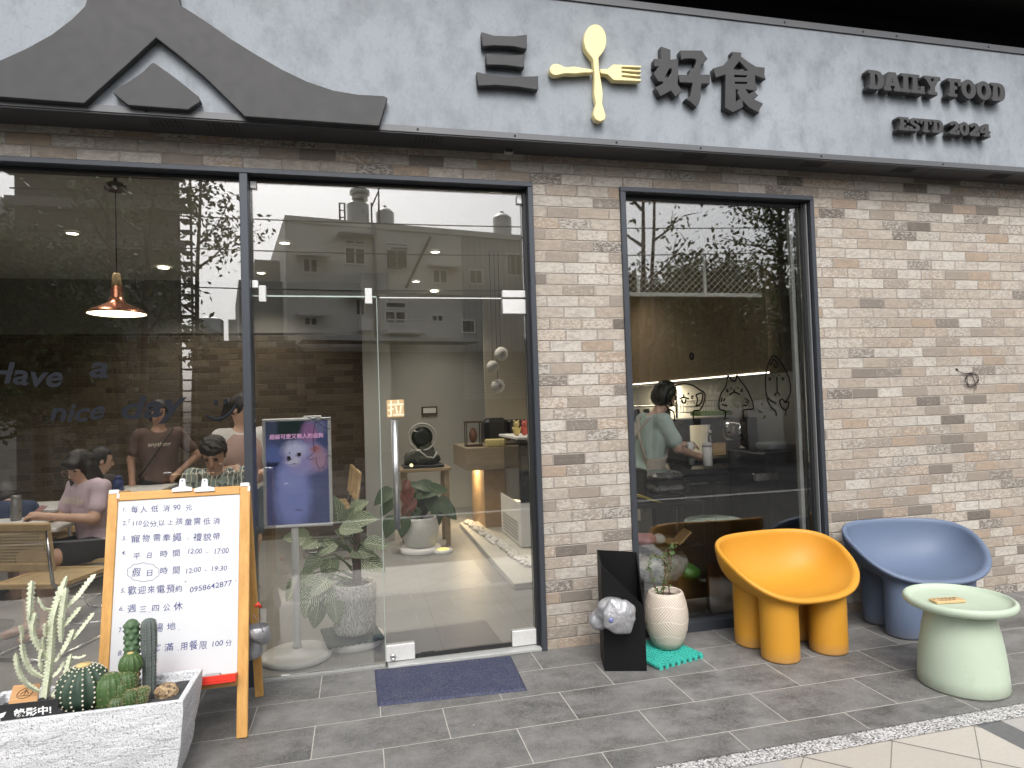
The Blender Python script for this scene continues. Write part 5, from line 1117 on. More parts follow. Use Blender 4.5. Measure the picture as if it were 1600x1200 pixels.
# ---- big variegated plant
def veined(name, base, vein, dens=14):
    s = NT(name); at_ = s.n('ShaderNodeAttribute', attribute_name='luv'); sp = s.n('ShaderNodeSeparateXYZ'); s.l(at_.outputs['Vector'], sp.inputs[0]); u, v, r_ = sp.outputs
    au = s.math('ABSOLUTE', u); ph = s.math('ADD', s.math('MULTIPLY', v, dens), s.math('MULTIPLY', au, -dens*.62)); ph = s.math('ADD', ph, s.math('MULTIPLY', s.noise(at_.outputs['Vector'], 6, 3), 1.1))
    st = s.ramp(s.math('ABSOLUTE', s.math('SUBTRACT', s.math('FRACT', ph), .5)), [(.20, 0), (.38, 1)]); mid = s.ramp(au, [(0.02, 1), (0.06, 0)]); f = s.math('MAXIMUM', st, mid)
    c = s.mix(f, base, vein); c = s.mix(s.math('MULTIPLY', r_, .45), c, tuple(v_*.35 for v_ in base)); s.bsdf(c, .42, 0, f, .15, .002, .4); return s.m
def broad_leaf(acc, base, d, up, L, W, bend, r_):
    """adds an ovate folded leaf: acc=(verts, faces, luv)"""
    V, F, U = acc; d = Vector(d).normalized(); up = Vector(up); side = d.cross(up).normalized(); n = side.cross(d); o = len(V); NU, NV = 4, 9; ph = r_.random()
    for j in range(NV+1):
        v = j/NV; w_ = W*(math.sin(math.pi*min(1, v**.72))**.8)*(1-.25*v)+.0008; c = Vector(base)+d*L*v*(1-.12*bend*v)-n*bend*L*.45*v*v
        for i in range(NU+1):
            u = i/NU*2-1; rip = .012*L*math.sin(v*17+ph*6)*abs(u); p = c+side*w_*u+n*(abs(u)*w_*.30+rip); V.append(p[:]); U.append((u, v, ph))
    for j in range(NV):
        for i in range(NU): a = o+j*(NU+1)+i; F.append((a, a+1, a+NU+2, a+NU+1))
def leaf_obj(name, acc, mat, parent):
    V, F, U = acc; me = raw_mesh(name, V, F, wloc(parent), True); a = me.attributes.new('luv', 'FLOAT_VECTOR', 'POINT'); a.data.foreach_set('vector', np.array(U, np.float32).ravel()); return link_mesh(name, me, mat, parent)
gc = Vector((-0.055, 0.47, FZ))
PS = thing('plant_stand', 'low round white plant stand with a dark green grid mat under the variegated plant', 'plant stand', gc)
b = MB(); b.lathe([(.175, 0), (.182, .006), (.182, .040), (.175, .048), (.001, .048)], gc, 48); b.build('disc', m_white, PS)
m_dgm = M('dark_green_plastic', (0.025, 0.060, 0.045), 0.5); mt = TR((gc.x-.02, gc.y-.01, FZ+.05), R(10)); b = MB(mt); b.box((-.17, -.17, 0), (.17, .17, .018), .002)
for i in range(10): b.box((-.165+i*.034, -.182, .002), (-.145+i*.034, -.1705, .016))
b.build('grid_mat', m_dgm, PS)
def relief_pot():
    s = NT('leaf_relief_pot'); co = s.coord(); w1 = s.n('ShaderNodeTexWave'); w1.inputs['Scale'].default_value = 16; w1.inputs['Distortion'].default_value = 14; w1.inputs['Detail'].default_value = 2; w1.inputs['Detail Scale'].default_value = 1.6; s.l(co, w1.inputs['Vector'])
    f = w1.outputs['Fac']; c = s.mix(s.ramp(f, [(.25, 0), (.6, 1)]), (0.50, 0.50, 0.45), (0.80, 0.80, 0.76)); s.bsdf(c, .6, 0, f, .9, .006); return s.m
VP_ = thing('potted_plant', 'large variegated leafy plant in a white embossed pot behind the glass', 'plant', gc+Vector((0, 0, .07)))
pb = gc+Vector((0, 0, .069)); b = MB(); b.lathe([(.105, 0), (.118, .004), (.128, .03), (.135, .10), (.138, .2), (.138, .30), (.132, .315), (.120, .315), (.118, .29)], pb, 48, False); b.build('pot', relief_pot(), VP_)
b = MB(); b.lathe([(.001, .292), (.122, .287)], pb, 32, False); b.build('soil', M('dark_soil', (0.03, 0.025, 0.02), .95, 0, .4, 60, .6, 90), VP_)
b = MB(); b.tube([pb+Vector((.02, 0, .28)), pb+Vector((.022, .005, .45)), pb+Vector((.026, 0, .62))], [.028, .026, .022], 12); b.build('moss_pole', M('coir', (0.12, 0.065, 0.045), .95, 0, .5, 80, .8, 150), VP_)
acc = ([], [], []); rl = random.Random(12); st = MB(); up0 = Vector((0, 0, 1))
LV = [(210,600,-1,.25,.15,.55),(265,625,-.3,.0,.13,.6),(325,640,-.5,-.2,.13,.7),(335,725,-.2,-.7,.15,.8),(268,705,-.7,-.4,.13,.7),(200,800,-.5,-.5,.15,.7),(258,850,-.3,-.7,.17,.7),(320,840,-.1,-.8,.16,.7),(375,825,.2,-.8,.13,.7),(285,905,-.2,-.8,.14,.8),(410,520,.2,.5,.14,.5),(470,530,.8,.2,.16,.5),(420,565,.5,.0,.13,.6),(465,655,.8,-.1,.15,.6),(520,625,.9,-.1,.14,.6),(510,705,.9,-.35,.16,.6),(365,490,-.1,.8,.15,.4),(450,480,.6,.5,.14,.5),(360,890,.1,-.7,.13,.8),(300,790,-.5,-.3,.14,.6),(380,590,-.2,.5,.12,.5),(240,760,-.6,-.2,.13,.6)]
for k, (zx, zy, dx, dz, L, bd) in enumerate(LV):
    Yl = gc.y+rl.uniform(-.14, .10); c = at(380+zx/2.5, 600+zy/2.5, Y=Yl); d = Vector((dx, rl.uniform(-.6, -.1), dz)).normalized(); p0 = c-d*L*.5; broad_leaf(acc, p0-d*L*.08, d, Vector((0, -.75, .65)), L*1.2, L*.44, bd*.6, rl)
    root = pb+Vector((.02+rl.uniform(-.03, .03), rl.uniform(-.02, .02), .29+.25*max(0, min(1, (p0.z-.4)/.35)))); mid = root.lerp(p0, .55)+Vector((0, 0, .05)); st.tube([root, mid, p0], [.006, .005, .003], 6)
leaf_obj('leaves', acc, veined('variegated_leaf', (0.040, 0.105, 0.032), (0.74, 0.80, 0.56), 8), VP_); st.build('stem', M('green_stem', (0.09, 0.15, 0.05), .5), VP_)

# ---- dark plant and fountain behind the door
g2 = Vector((.585, 2.92, FZ)); DP = thing('potted_plant', 'dark broad-leaved plant in a white pot on a round plinth behind the door', 'plant', g2+Vector((0, 0, .06)))
b = MB(); b.lathe([(.20, 0), (.21, .006), (.21, .045), (.20, .055), (.001, .055)], g2, 48); tag(b.build('plant_stand', m_white), 'low round white plinth under the dark-leaved plant', 'plant stand')
b = MB(); b.lathe([(.12, .056), (.15, .07), (.185, .16), (.19, .25), (.175, .33), (.165, .355), (.15, .35)], g2, 40, False); b.build('pot', M('speckled_pot', (0.56, 0.56, 0.53), .45, 0, .15, 40), DP)
accs = [([], [], []), ([], [], [])]; st = MB()
for k, (zx, zy, dx, dz, L) in enumerate([(700,395,-.6,.2,.24),(715,425,.5,.1,.26),(760,410,.9,.05,.24),(690,455,-.4,-.6,.30),(740,470,.3,-.6,.28),(790,480,.6,-.5,.30),(660,520,-.3,-.8,.26),(760,515,.2,-.8,.22),(810,500,.7,-.6,.26),(545,440,-.8,-.5,.26),(560,480,-.7,-.8,.24),(570,560,-.4,-.9,.26),(625,560,-.2,-.9,.24),(700,490,-.1,-.7,.26),(675,400,-.5,.5,.2)]):
    Yl = 2.92+rl.uniform(-.22, .15); c = at(380+zx/2.5, 600+zy/2.5, Y=Yl); d = Vector((dx, rl.uniform(-.6, 0), dz)).normalized(); p0 = c-d*L*.5; broad_leaf(accs[0], p0, d, Vector((0, -.8, .6)), L, L*.33, .5, rl); r0 = g2+Vector((0, 0, .35)); st.tube([r0, r0.lerp(p0, .5)+Vector((0, 0, .10)), p0], [.008, .006, .004], 6)
for k in range(9):
    Yl = 2.80; c = at(380+640+rl.uniform(-15, 25) and 380+(640+rl.uniform(-20, 25))/2.5, 600+(400+k*14)/2.5, Y=Yl); d = Vector((rl.uniform(-.8, .8), -.4, -.7)).normalized(); broad_leaf(accs[1], c-d*.08, d, Vector((0, -.8, .6)), .17, .045, .6, rl)
leaf_obj('leaves', accs[0], veined('deep_green_leaf', (0.030, 0.068, 0.030), (0.13, 0.19, 0.085), 13), DP); leaf_obj('red_leaves', accs[1], veined('red_leaf', (0.15, 0.035, 0.02), (0.24, 0.09, 0.055), 10), DP); st.build('stem', M('dark_stem', (0.05, 0.07, 0.03), .5), DP)
m_oak = wood_mat('oak_table', (0.24, 0.17, 0.09), (0.36, 0.27, 0.15), (1.4, 8, 8))
FT = thing('fountain_table', 'wooden side table carrying the rockery fountain behind the door', 'table', (.68, 3.3, FZ)); b = MB(); b.box((.41, 3.1, .80), (.95, 3.5, .835), .004); b.build('top', m_oak, FT)
for x in (.46, .90):
    for y in (3.14, 3.46): b = MB(); b.box((x-.025, y-.02, FZ), (x+.025, y+.02, .80)); b.build('leg', m_oak, FT)
FO = thing('tabletop_fountain', 'dark rockery water fountain with a glass ring on the wooden table', 'fountain', (.66, 3.3, .836)); b = MB(); b.box((.45, 3.14, .8365), (.88, 3.46, .865), .005); b.build('base', m_black, FO)
rk = sdf_mesh(lambda X, Y, Z: smin(s_ell(X, Y, Z, (.66, 3.32, .92), (.20, .11, .09)), s_ell(X, Y, Z, (.70, 3.34, 1.02), (.10, .07, .10)), .05)+.03*vnoise(X, Y, Z, 40, 3)+.012*vnoise(X, Y, Z, 110, 5), (.42, 3.16, .85), (.9, 3.48, 1.16), .012, 'rockery'); put('rockery', rk, M('dark_rockery', (0.05, 0.055, 0.04), .8, 0, .5, 30), FO)
b = MB(); cc = Vector((.665, 3.27, 1.16)); b.tube([cc+Vector((.145*math.cos(a), 0, .145*math.sin(a))) for a in [2*math.pi*i/36 for i in range(36)]], .012, 8, False, True); b.tube([Vector((.50, 3.17, .99)), Vector((.55, 3.16, 1.03)), Vector((.62, 3.15, 1.02)), Vector((.70, 3.15, .95)), Vector((.77, 3.15, .94)), Vector((.81, 3.16, 1.0))], .010, 8); b.build('pale_ring', M('pale_stone', (0.42, 0.42, 0.39), .5), FO)
b = MB(); b.lathe([(.001, -.012), (.06, -.010), (.115, 0), (.06, .010), (.001, .012)], cc+Vector((0, .02, 0)), 32, False, TR(rx=R(90))); b.build('dark_disc', M('smoked_glass', (0.03, 0.035, 0.03), .15), FO)
b = MB(); b.lathe([(.001, -.012), (.018, -.01), (.018, .01), (.001, .012)], Vector((.53, 3.13, .875)), 16, False, TR(rx=R(90))); b.build('led', emit('led_yellow', (1, .85, .4), 1.2), FO)
p = at(692, 863, Z=FZ); b = MB(); b.lathe([(.10, 0), (.10, .03), (.001, .032)], (p.x, p.y, FZ), 28); fl = b.build('floor_lamp_disc', m_white); tag(fl, 'small round floor uplight glowing yellow beside the white plinth', 'lamp'); b = MB(); b.lathe([(.001, .034), (.065, .034)], (p.x, p.y, FZ), 24, False); b.build('glow', emit('glow_yellow', (1, .75, .2), 1.3), fl)
# framed notice on the rear wall
p0 = at(659, 648, Y=5.58); p1 = at(683, 637, Y=5.58); b = MB(); b.box((p0.x, 5.56, p0.z), (p1.x, 5.598, p1.z+.02)); fr = b.build('framed_notice', M('dark_wood', (0.07, 0.05, 0.035), .5)); tag(fr, 'small dark framed notice on the pale rear wall above the fountain', 'notice'); b = MB(); b.box((p0.x+.02, 5.557, p0.z+.02), (p1.x-.02, 5.5595, p1.z)); b.build('paper', m_white, fr)
# ---- counter, pastry fridge, gravel strip
m_ash = wood_mat('ash_veneer', (0.26, 0.205, 0.135), (0.37, 0.30, 0.205), (1, 6, 6), .5); m_ashv = wood_mat('warm_oak_panel', (0.33, 0.22, 0.11), (0.44, 0.31, 0.17), (6, 1.2, 6), .5)
CT = thing('service_counter', 'floating wooden cash counter with a glowing strip light under its edge', 'counter', (1.7, 4.0, FZ)); b = MB(); b.box((1.18, 3.50, .745), (2.9, 4.55, 1.0), .003); b.build('top', m_ash, CT); b = MB(); b.box((1.40, 3.64, FZ), (2.9, 4.5, .744)); b.build('front_panel', m_ashv, CT)
b = MB(); b.box((1.26, 3.60, .735), (1.30, 4.5, .7445)); b.build('strip_light', emit('strip_glow', (1, .8, .5), 5), CT); light('lamp_light', 'AREA', (1.29, 4.1, .73), 6, CT, (1, .75, .42), .3)
PF = thing('pastry_fridge', 'white glass-fronted pastry fridge at the right of the door view', 'fridge', (1.9, 2.95, FZ)); X0, X1, Ya, Yb = 1.53, 2.25, 2.45, 3.35
b = MB(); b.box((X0, Ya, FZ+.06), (X1, Yb, .50), .006); b.build('body', m_white, PF); b = MB()
for k in range(6): b.box((X0-.006, Ya+.12, .11+k*.035), (X0-.0005, Yb-.12, .130+k*.035))
b.build('grille', M('grille_grey', (0.40, 0.41, 0.41), .4), PF); b = MB(); b.box((X0+.002, Ya+.02, .505), (X0+.010, Yb-.02, 1.13)); b.box((X0+.012, Ya+.002, .505), (X1, Ya+.010, 1.13)); b.build('glass', m_clear, PF)
b = MB(); b.box((X0, Ya, 1.131), (X1, Yb, 1.155), .003); b.build('top', m_white, PF); b = MB(); b.box((X0+.03, Ya+.03, .505), (X1, Yb-.03, .80)); b.build('shelf_well', m_black, PF); b = MB(); b.box((X0+.04, Ya+.04, .82), (X1, Yb-.04, 1.06)); b.build('wood_back', m_ash, PF)
m_white_st = M('kerb_white', (0.56, 0.55, 0.50), .6); b = MB(); b.box((1.17, 1.25, FZ), (1.62, 4.1, FZ+.05), .004); tag(b.build('plinth', m_white_st), 'low pale plinth edging the counter side of the floor', 'plinth')
rg = np.random.RandomState(5); b = MB()
for k in range(260):
    tt = rg.rand(); p = Vector((1.255+.17*tt+rg.uniform(-.045, .045), 4.05-2.35*tt, FZ+.058+rg.uniform(0, .02))); b.ball(p, (rg.uniform(.015, .03), rg.uniform(.015, .03), rg.uniform(.012, .02)), 7, 5)
tag(b.build('gravel', M('white_pebble', (0.72, 0.70, 0.66), .7, 0, .1, 30)), 'strip of small white pebbles along the plinth', 'gravel', None, 'stuff')
def pbox(b, x0, y0, x1, y1, Y, dep, bev=.003):
    p = at(x0, y1, Y=Y); q_ = at(x1, y0, Y=Y); b.box((p.x, Y, p.z), (q_.x, Y+dep, q_.z), bev); return p, q_
t = thing('cash_till', 'rounded black till on the wooden counter', 'till', (1.45, 3.8, 1.0)); b = MB(); b.box((1.44, 3.68, 1.0005), (1.72, 3.95, 1.33), .05); b.build('body', m_black, t); b = MB(); b.box((1.73, 3.7, 1.0005), (1.95, 3.98, 1.30), .02); b.build('printer', m_black, t)
t = thing('lantern_cage', 'small dark wooden cage lantern on the counter left of the till', 'lantern', (1.33, 3.85, 1.0)); m_dw = M('dark_wood', (0.07, 0.05, 0.035), .5); b = MB(); b.box((1.22, 3.75, 1.0005), (1.42, 3.9, 1.02)); b.box((1.22, 3.75, 1.28), (1.42, 3.9, 1.30))
for x in (1.225, 1.405):
    for y in (3.755, 3.885): b.box((x, y, 1.0205), (x+.012, y+.012, 1.2795))
b.build('frame', m_dw, t); b = MB(); b.ball((1.32, 3.83, 1.13), (.05, .04, .09), 12, 8); b.build('ornament', M('ornament_copper', (0.20, 0.10, 0.06), .4), t)
b = MB(); b.box((1.42, 3.52, 1.0005), (1.64, 3.64, 1.09), .012); tag(b.build('tissue_box', M('butter_fabric', (0.55, 0.48, 0.22), .8, 0, .15, 30)), 'butter yellow tissue box on the corner of the counter', 'tissue box')
for (dx, c_, lab) in ((0, (0.70, 0.56, 0.22), 'yellow'), (.085, (0.62, 0.13, 0.10), 'red'), (.17, (0.20, 0.52, 0.46), 'mint')):
    q_ = at(807, 668, Y=2.75); cx = q_.x+dx; b = MB(); z0 = 1.156
    b.ball((cx, 2.75, z0+.05), (.040, .032, .05), 14, 10); b.ball((cx, 2.75, z0+.12), (.033, .030, .033), 14, 10); b.ball((cx-.022, 2.75, z0+.155), .012, 8, 6); b.ball((cx+.022, 2.75, z0+.155), .012, 8, 6); b.ball((cx-.04, 2.735, z0+.075), (.012, .012, .022), 8, 6); b.ball((cx+.04, 2.735, z0+.075), (.012, .012, .022), 8, 6)
    tag(b.build('bear_figurine', M('bear_'+lab, c_, .3)), lab+' translucent-looking bear figurine on the pastry fridge', 'figurine', 'bear figurines')
for k, (px, py, rp) in enumerate(((783, 553, 11), (770, 573, 10), (778, 603, 11))):
    p = at(px, py, Y=2.4); t = thing('globe_pendant', ('highest white globe pendant, hanging at the right', 'middle white globe pendant, hanging at the left', 'lowest white globe pendant over the counter')[k], 'lamp', (p.x, 2.4, 3.0), 'white globe pendants'); b = MB(); b.ball(p, rp*.0061, 20, 14); b.build('globe', M('paper_white', (0.62, 0.61, 0.56), .7), t); b = MB(); b.tube([p+Vector((0, 0, rp*.0061)), (p.x, 2.4, 3.0)], .003, 5); b.build('cord', m_black, t)

# ---- rattan chairs and tables
def cane_mat():
    s = NT('cane_webbing'); co = s.coord(); sp = s.n('ShaderNodeSeparateXYZ'); s.l(co, sp.inputs[0]); P = .0165
    f = lambda o: s.math('ABSOLUTE', s.math('SUBTRACT', s.math('FRACT', s.math('DIVIDE', o, P)), .5))
    hx = s.math('LESS_THAN', f(sp.outputs[0]), .24); hy = s.math('LESS_THAN', f(s.math('ADD', sp.outputs[1], sp.outputs[2])), .24); hole = s.math('MULTIPLY', hx, hy)
    bs = s.n('ShaderNodeBsdfPrincipled'); bs.inputs['Base Color'].default_value = (.56, .43, .24, 1); bs.inputs['Roughness'].default_value = .6; tr = s.n('ShaderNodeBsdfTransparent'); mx = s.n('ShaderNodeMixShader'); s.l(hole, mx.inputs[0]); s.l(bs.outputs[0], mx.inputs[1]); s.l(tr.outputs[0], mx.inputs[2]); s.l(mx.outputs[0], s.out.inputs[0]); return s.m
m_cane = cane_mat(); m_chw = wood_mat('chair_wood', (0.46, 0.31, 0.15), (0.60, 0.44, 0.24), (5, 5, 5)); m_tube = M('chrome_tube', (0.60, 0.60, 0.60), .18, 1.0, .05, 20)
def cane_chair():
    t = bpy.data.objects.new('cane_chair', None); COL.objects.link(t); loc_ = dict(parent=t, local=True)
    b = MB()
    for x in (-.225, .195): b.box((x, -.22, .430), (x+.03, .24, .462), .004)
    b.box((-.1945, -.22, .430), (.1945, -.185, .462), .004); b.box((-.1945, .20, .430), (.1945, .24, .462), .004); b.build('seat_frame', m_chw, **loc_)
    b = MB(); b.quad((-.195, -.185, .455), (.195, -.185, .455), (.195, .20, .455), (-.195, .20, .455)); b.build('seat_cane', m_cane, **loc_)
    mb = Matrix.Translation((0, -.245, .55)) @ Matrix.Rotation(R(8), 4, 'X'); b = MB(mb)
    b.box((-.225, -.014, 0), (.225, .014, .05), .006); b.box((-.225, -.014, .25), (.225, .014, .30), .006); b.box((-.225, -.014, .0505), (-.19, .014, .2495), .004); b.box((.19, -.014, .0505), (.225, .014, .2495), .004); b.build('back_frame', m_chw, **loc_)
    b = MB(mb); b.quad((-.19, 0, .05), (.19, 0, .05), (.19, 0, .25), (-.19, 0, .25)); b.build('back_cane', m_cane, **loc_)
    b = MB()
    for s_ in (-1, 1): b.tube([(s_*.21, -.285, .80), (s_*.21, -.262, .58), (s_*.21, -.245, .47), (s_*.21, -.20, .422), (s_*.21, .20, .418), (s_*.21, .26, .39), (s_*.21, .275, .34), (s_*.21, .262, .07), (s_*.21, .235, .025), (s_*.21, .19, .013), (s_*.21, -.25, .013)], .0115, 10)
    b.tube([(-.21, -.25, .013), (.21, -.25, .013)], .0115, 10); b.build('tube_frame', m_tube, **loc_); return t
proto = cane_chair(); CH = [((-1.96, 1.02, -18), 'cane-backed cantilever chair nearest the left pane, before the white table'), ((-1.83, 1.66, 88), 'cane cantilever chair the girl in lilac sits on'), ((-.30, 3.02, 95), 'cane chair nearer the glass, half hidden behind the display'), ((-.36, 3.62, 95), 'cane chair nearer the brick wall behind the display'), ((-2.55, 2.95, 170), 'cane chair behind the table at the far left'), ((-2.24, 2.48, 30), 'cane chair with its back beside the boy in dark clothes')]
for k, ((x, y, a), lab) in enumerate(CH):
    if k == 0: o = proto
    else:
        o = proto.copy(); COL.objects.link(o)
        for c_ in [c for c in proto.children]: d_ = c_.copy(); COL.objects.link(d_); d_.parent = o
    o.location = (x, y, FZ); o.rotation_euler.z = R(a); tag(o, lab, 'chair', 'cane cafe chairs')
m_ttop = M('table_white', (0.66, 0.66, 0.64), .4)
for k, (x0, x1, y0, y1, lab) in enumerate(((-3.3, -2.02, 1.24, 1.90, 'white rectangular cafe table in front of the girl in lilac'), (-3.6, -2.45, 2.30, 2.90, 'white cafe table further in, in front of the boys'), (-1.40, -.72, .80, 1.12, 'small white cafe table in front of the man in the patterned shirt'))):
    t = thing('cafe_table', lab, 'table', ((x0+x1)/2, (y0+y1)/2, FZ), 'white cafe tables'); b = MB(); b.box((x0, y0, .715), (x1, y1, .742), .004); b.build('top', m_ttop, t); b = MB(); cx, cy = (x0+x1)/2, (y0+y1)/2; b.lathe([(.22, 0), (.22, .012), (.03, .03), (.028, .70)], (cx, cy, FZ), 24); b.build('pedestal', m_black, t)
p = at(25, 775, Y=1.75); b = MB(); b.lathe([(.034, 0), (.036, .01), (.036, .15), (.030, .16), (.033, .165), (.033, .185), (.001, .188)], (p.x, 1.75, .7425), 24); tag(b.build('tumbler', M('tumbler_grey', (0.20, 0.20, 0.19), .3, .5)), 'grey steel tumbler on the white table left of the girl', 'tumbler')
p = at(185, 757, Y=2.5); t = thing('water_jug', 'small dark blue flask standing behind the girl, near the whiteboard corner', 'flask', (p.x, 2.5, .742)); b = MB(); b.lathe([(.04, 0), (.042, .09), (.025, .11), (.03, .115), (.03, .135), (.001, .136)], (p.x, 2.5, p.z-.06), 20); b.build('body', M('flask_blue', (0.03, 0.05, 0.16), .4), t)
t = thing('cafe_table', 'white cafe table carrying the blue flask behind the girl', 'table', (p.x, 2.6, FZ), 'white cafe tables'); b = MB(); b.box((p.x-.35, 2.40, p.z-.088), (p.x+.35, 3.0, p.z-.0605), .004); b.build('top', m_ttop, t); b = MB(); b.lathe([(.2, 0), (.2, .012), (.03, .03), (.028, p.z-.10)], (p.x, 2.7, FZ), 20); b.build('pedestal', m_black, t)

# ---- kitchen
m_ovn = wood_mat('walnut_cabinet', (0.16, 0.115, 0.065), (0.245, 0.185, 0.115), (7, 7, .5), .5); m_steel = M('dull_steel', (0.30, 0.30, 0.295), .35, .8, .15, 5); m_kdk = M('kitchen_dark', (0.020, 0.020, 0.021), .35, 0, .2, 4)
KC = thing('kitchen_cabinet', 'long walnut wall cabinet with a thin strip light along its lower edge', 'cabinet', (3.1, 2.2, 1.66)); b = MB(); b.box((2.98, .44, 1.668), (3.269, 4.9, 2.97)); b.build('body', m_ovn, KC); b = MB(); b.box((2.974, .44, 1.658), (2.984, 4.9, 1.6675)); b.build('strip_light', emit('strip_white', (1, .93, .78), 2.6), KC); light('lamp_light', 'AREA', (3.05, 2.6, 1.64), 13, KC, (1, .84, .58), .5)
b = MB(); b.box((1.7, 4.95, FZ), (3.269, 5.0, 3.0)); tag(b.build('kitchen_back_wall', M('kitchen_yellow', (0.44, 0.41, 0.34), .7, 0, .06, 2)), 'yellowish wall at the back of the kitchen', 'wall')
MS = thing('mesh_screen', 'pale expanded metal mesh panel hung from the ceiling above the kitchen counter', 'screen', (2.5, .5, 2.24)); m_mesh = M('mesh_grey', (0.60, 0.60, 0.54), .6); b = MB(); b.box((1.66, .485, 2.235), (3.268, .515, 2.262), .002)
for x in (1.97, 2.50, 3.03): b.box((x, .49, 2.2625), (x+.022, .51, 2.97))
b.build('frame', m_mesh, MS); b = MB(); xw, zh = .052, .024; n = 0; z = 2.264
for r_i in range(29):
    for k in range(31):
        x = 1.66+k*xw+(xw/2 if r_i % 2 else 0); zc = z+r_i*zh/1.0
        if x+xw > 3.26: continue
        for (xa, za, xb, zb_) in ((x, zc, x+xw/2, zc+zh), (x+xw/2, zc+zh, x+xw, zc)): b.add([(xa, .498, za-.0019), (xb, .498, zb_-.0019), (xb, .498, zb_+.0019), (xa, .498, za+.0019), (xa, .503, za+.0019), (xb, .503, zb_+.0019)], [(0, 1, 2, 3), (3, 2, 5, 4)])
b.build('mesh', m_mesh, MS)
KT = thing('kitchen_counter', 'dark steel topped kitchen counter with drawers behind the narrow window', 'counter', (2.8, 1.2, FZ)); b = MB(); b.box((2.18, .88, .885), (3.265, 1.70, .925), .004); b.build('worktop', M('worktop_dark', (0.10, 0.10, 0.097), .25, .6, .1, 6), KT); b = MB(); b.box((2.22, .92, .10), (3.26, 1.68, .8845)); b.build('body', m_kdk, KT)
for x0 in (2.24, 2.50, 2.76):
    b = MB(); b.box((x0, .908, .14), (x0+.235, .9195, .86), .004); d_ = b.build('door', M('door_dark', (0.035, 0.034, 0.033), .3, .3), KT); b = MB(); b.box((x0+.02, .89, .80), (x0+.20, .9075, .815), .002); b.build('handle', m_steel, d_)
BF = thing('ice_machine', 'tall black appliance with a chrome handle at the right of the kitchen window', 'appliance', (3.0, .5, FZ)); b = MB(); b.box((2.86, .36, FZ), (3.255, .86, 1.075), .012); b.build('body', M('gloss_black', (0.008, 0.008, 0.009), .18), BF); a_ = at(1178, 752, Y=.35); c_ = at(1215, 740, Y=.35); b = MB(); b.box((a_.x, .335, a_.z), (c_.x, .3595, c_.z+.01), .004); b.build('handle', M('chrome_handle', (0.55, .53, .50), .25, 1), BF)
b = MB(); p, q_ = pbox(b, 1163, 650, 1220, 722, 1.05, .42, .01); bm2 = b.build('grinder_tower', m_kdk); tag(bm2, 'square black coffee machine tower standing on the counter', 'coffee machine')
EM = thing('espresso_machine', 'chrome and black espresso machine behind the white bottle', 'coffee machine', (2.8, 1.3, .925)); b = MB(); e0, e1 = pbox(b, 1068, 652, 1150, 665, 1.25, .4); b.box((e0.x+.02, 1.27, .926), (e0.x+.07, 1.6, e0.z-.001)); b.box((e1.x-.07, 1.27, .926), (e1.x-.02, 1.6, e0.z-.001)); b.box((e0.x, 1.24, .9255), (e1.x, 1.66, .965), .004); b.build('body', m_kdk, EM); cc = at(1138, 672, Y=1.22); b = MB(); b.lathe([(.001, 0), (.085, 0), (.095, .02), (.095, .16), (.07, .18)], cc, 32, True, TR(rx=R(90), rz=R(25))); b.build('drum', M('chrome_drum', (0.55, .55, .55), .15, 1), EM); b = MB(); b.tube([cc+Vector((-.02, -.2, -.13)), cc+Vector((.06, -.26, -.19))], .012, 8); b.build('lever', m_chrome, EM)
b = MB(); g0, g1 = pbox(b, 1096, 641, 1142, 650, 1.3, .2, .004); tag(b.build('herb_tray', M('lettuce', (0.20, 0.34, 0.07), .6, 0, .5, 60, .8, 90)), 'shallow tray of bright green herbs on the espresso machine', 'tray')
def wire_rack(label, x0, y0, x1, y1, Y, dep):
    p = at(x0, y1, Y=Y); q2 = at(x1, y0, Y=Y); b = MB()
    for k in range(12):
        x = p.x+(q2.x-p.x)*k/11; b.tube([(x, Y, p.z), (x, Y, q2.z)], .0025, 4, False); b.tube([(x, Y+dep, p.z), (x, Y+dep, q2.z)], .0025, 4, False)
    for z in (p.z, (p.z+q2.z)/2, q2.z): b.tube([(p.x, Y, z), (q2.x, Y, z), (q2.x, Y+dep, z), (p.x, Y+dep, z)], .003, 4, False, True)
    tag(b.build('wire_basket', m_steel), label, 'basket')
wire_rack('wire basket of cups behind the herb tray', 1075, 625, 1125, 645, 1.55, .25)
SH_ = thing('wire_shelf', 'dim steel shelf unit of jars behind the barista', 'shelf', (2.7, 1.9, FZ))
for z in (.95, 1.12, 1.28, 1.42): b = MB(); b.box((2.35, 1.85, z), (2.97, 2.15, z+.012)); b.build('shelf', m_steel, SH_)
for x in (2.36, 2.95): b = MB(); b.box((x, 1.86, FZ), (x+.015, 1.875, 1.6)); b.build('post', m_kdk, SH_)
rj = random.Random(3)
for k in range(12):
    x = 2.42+.10*(k % 6)+rj.uniform(-.02, .02); z = (.962, 1.132, 1.292)[k // 4 % 3]; b = MB(); b.lathe([(.03, 0), (.034, .01), (.034, .08), (.028, .09), (.03, .092), (.03, .105), (.001, .106)], (x, 1.95+rj.uniform(0, .1), z+.0005), 14); tag(b.build('jar', M(('jar_a', 'jar_b', 'jar_c')[k % 3], ((.14, .12, .10), (.22, .20, .17), (.06, .05, .045))[k % 3], .3)), 'small dim jar on the steel shelf behind the barista', 'jar', 'jars on the kitchen shelf')
KZ = .9255
def on_counter(px, py_bot, Y): p = at(px, py_bot, Y=Y); return Vector((p.x, Y, max(KZ, p.z)))
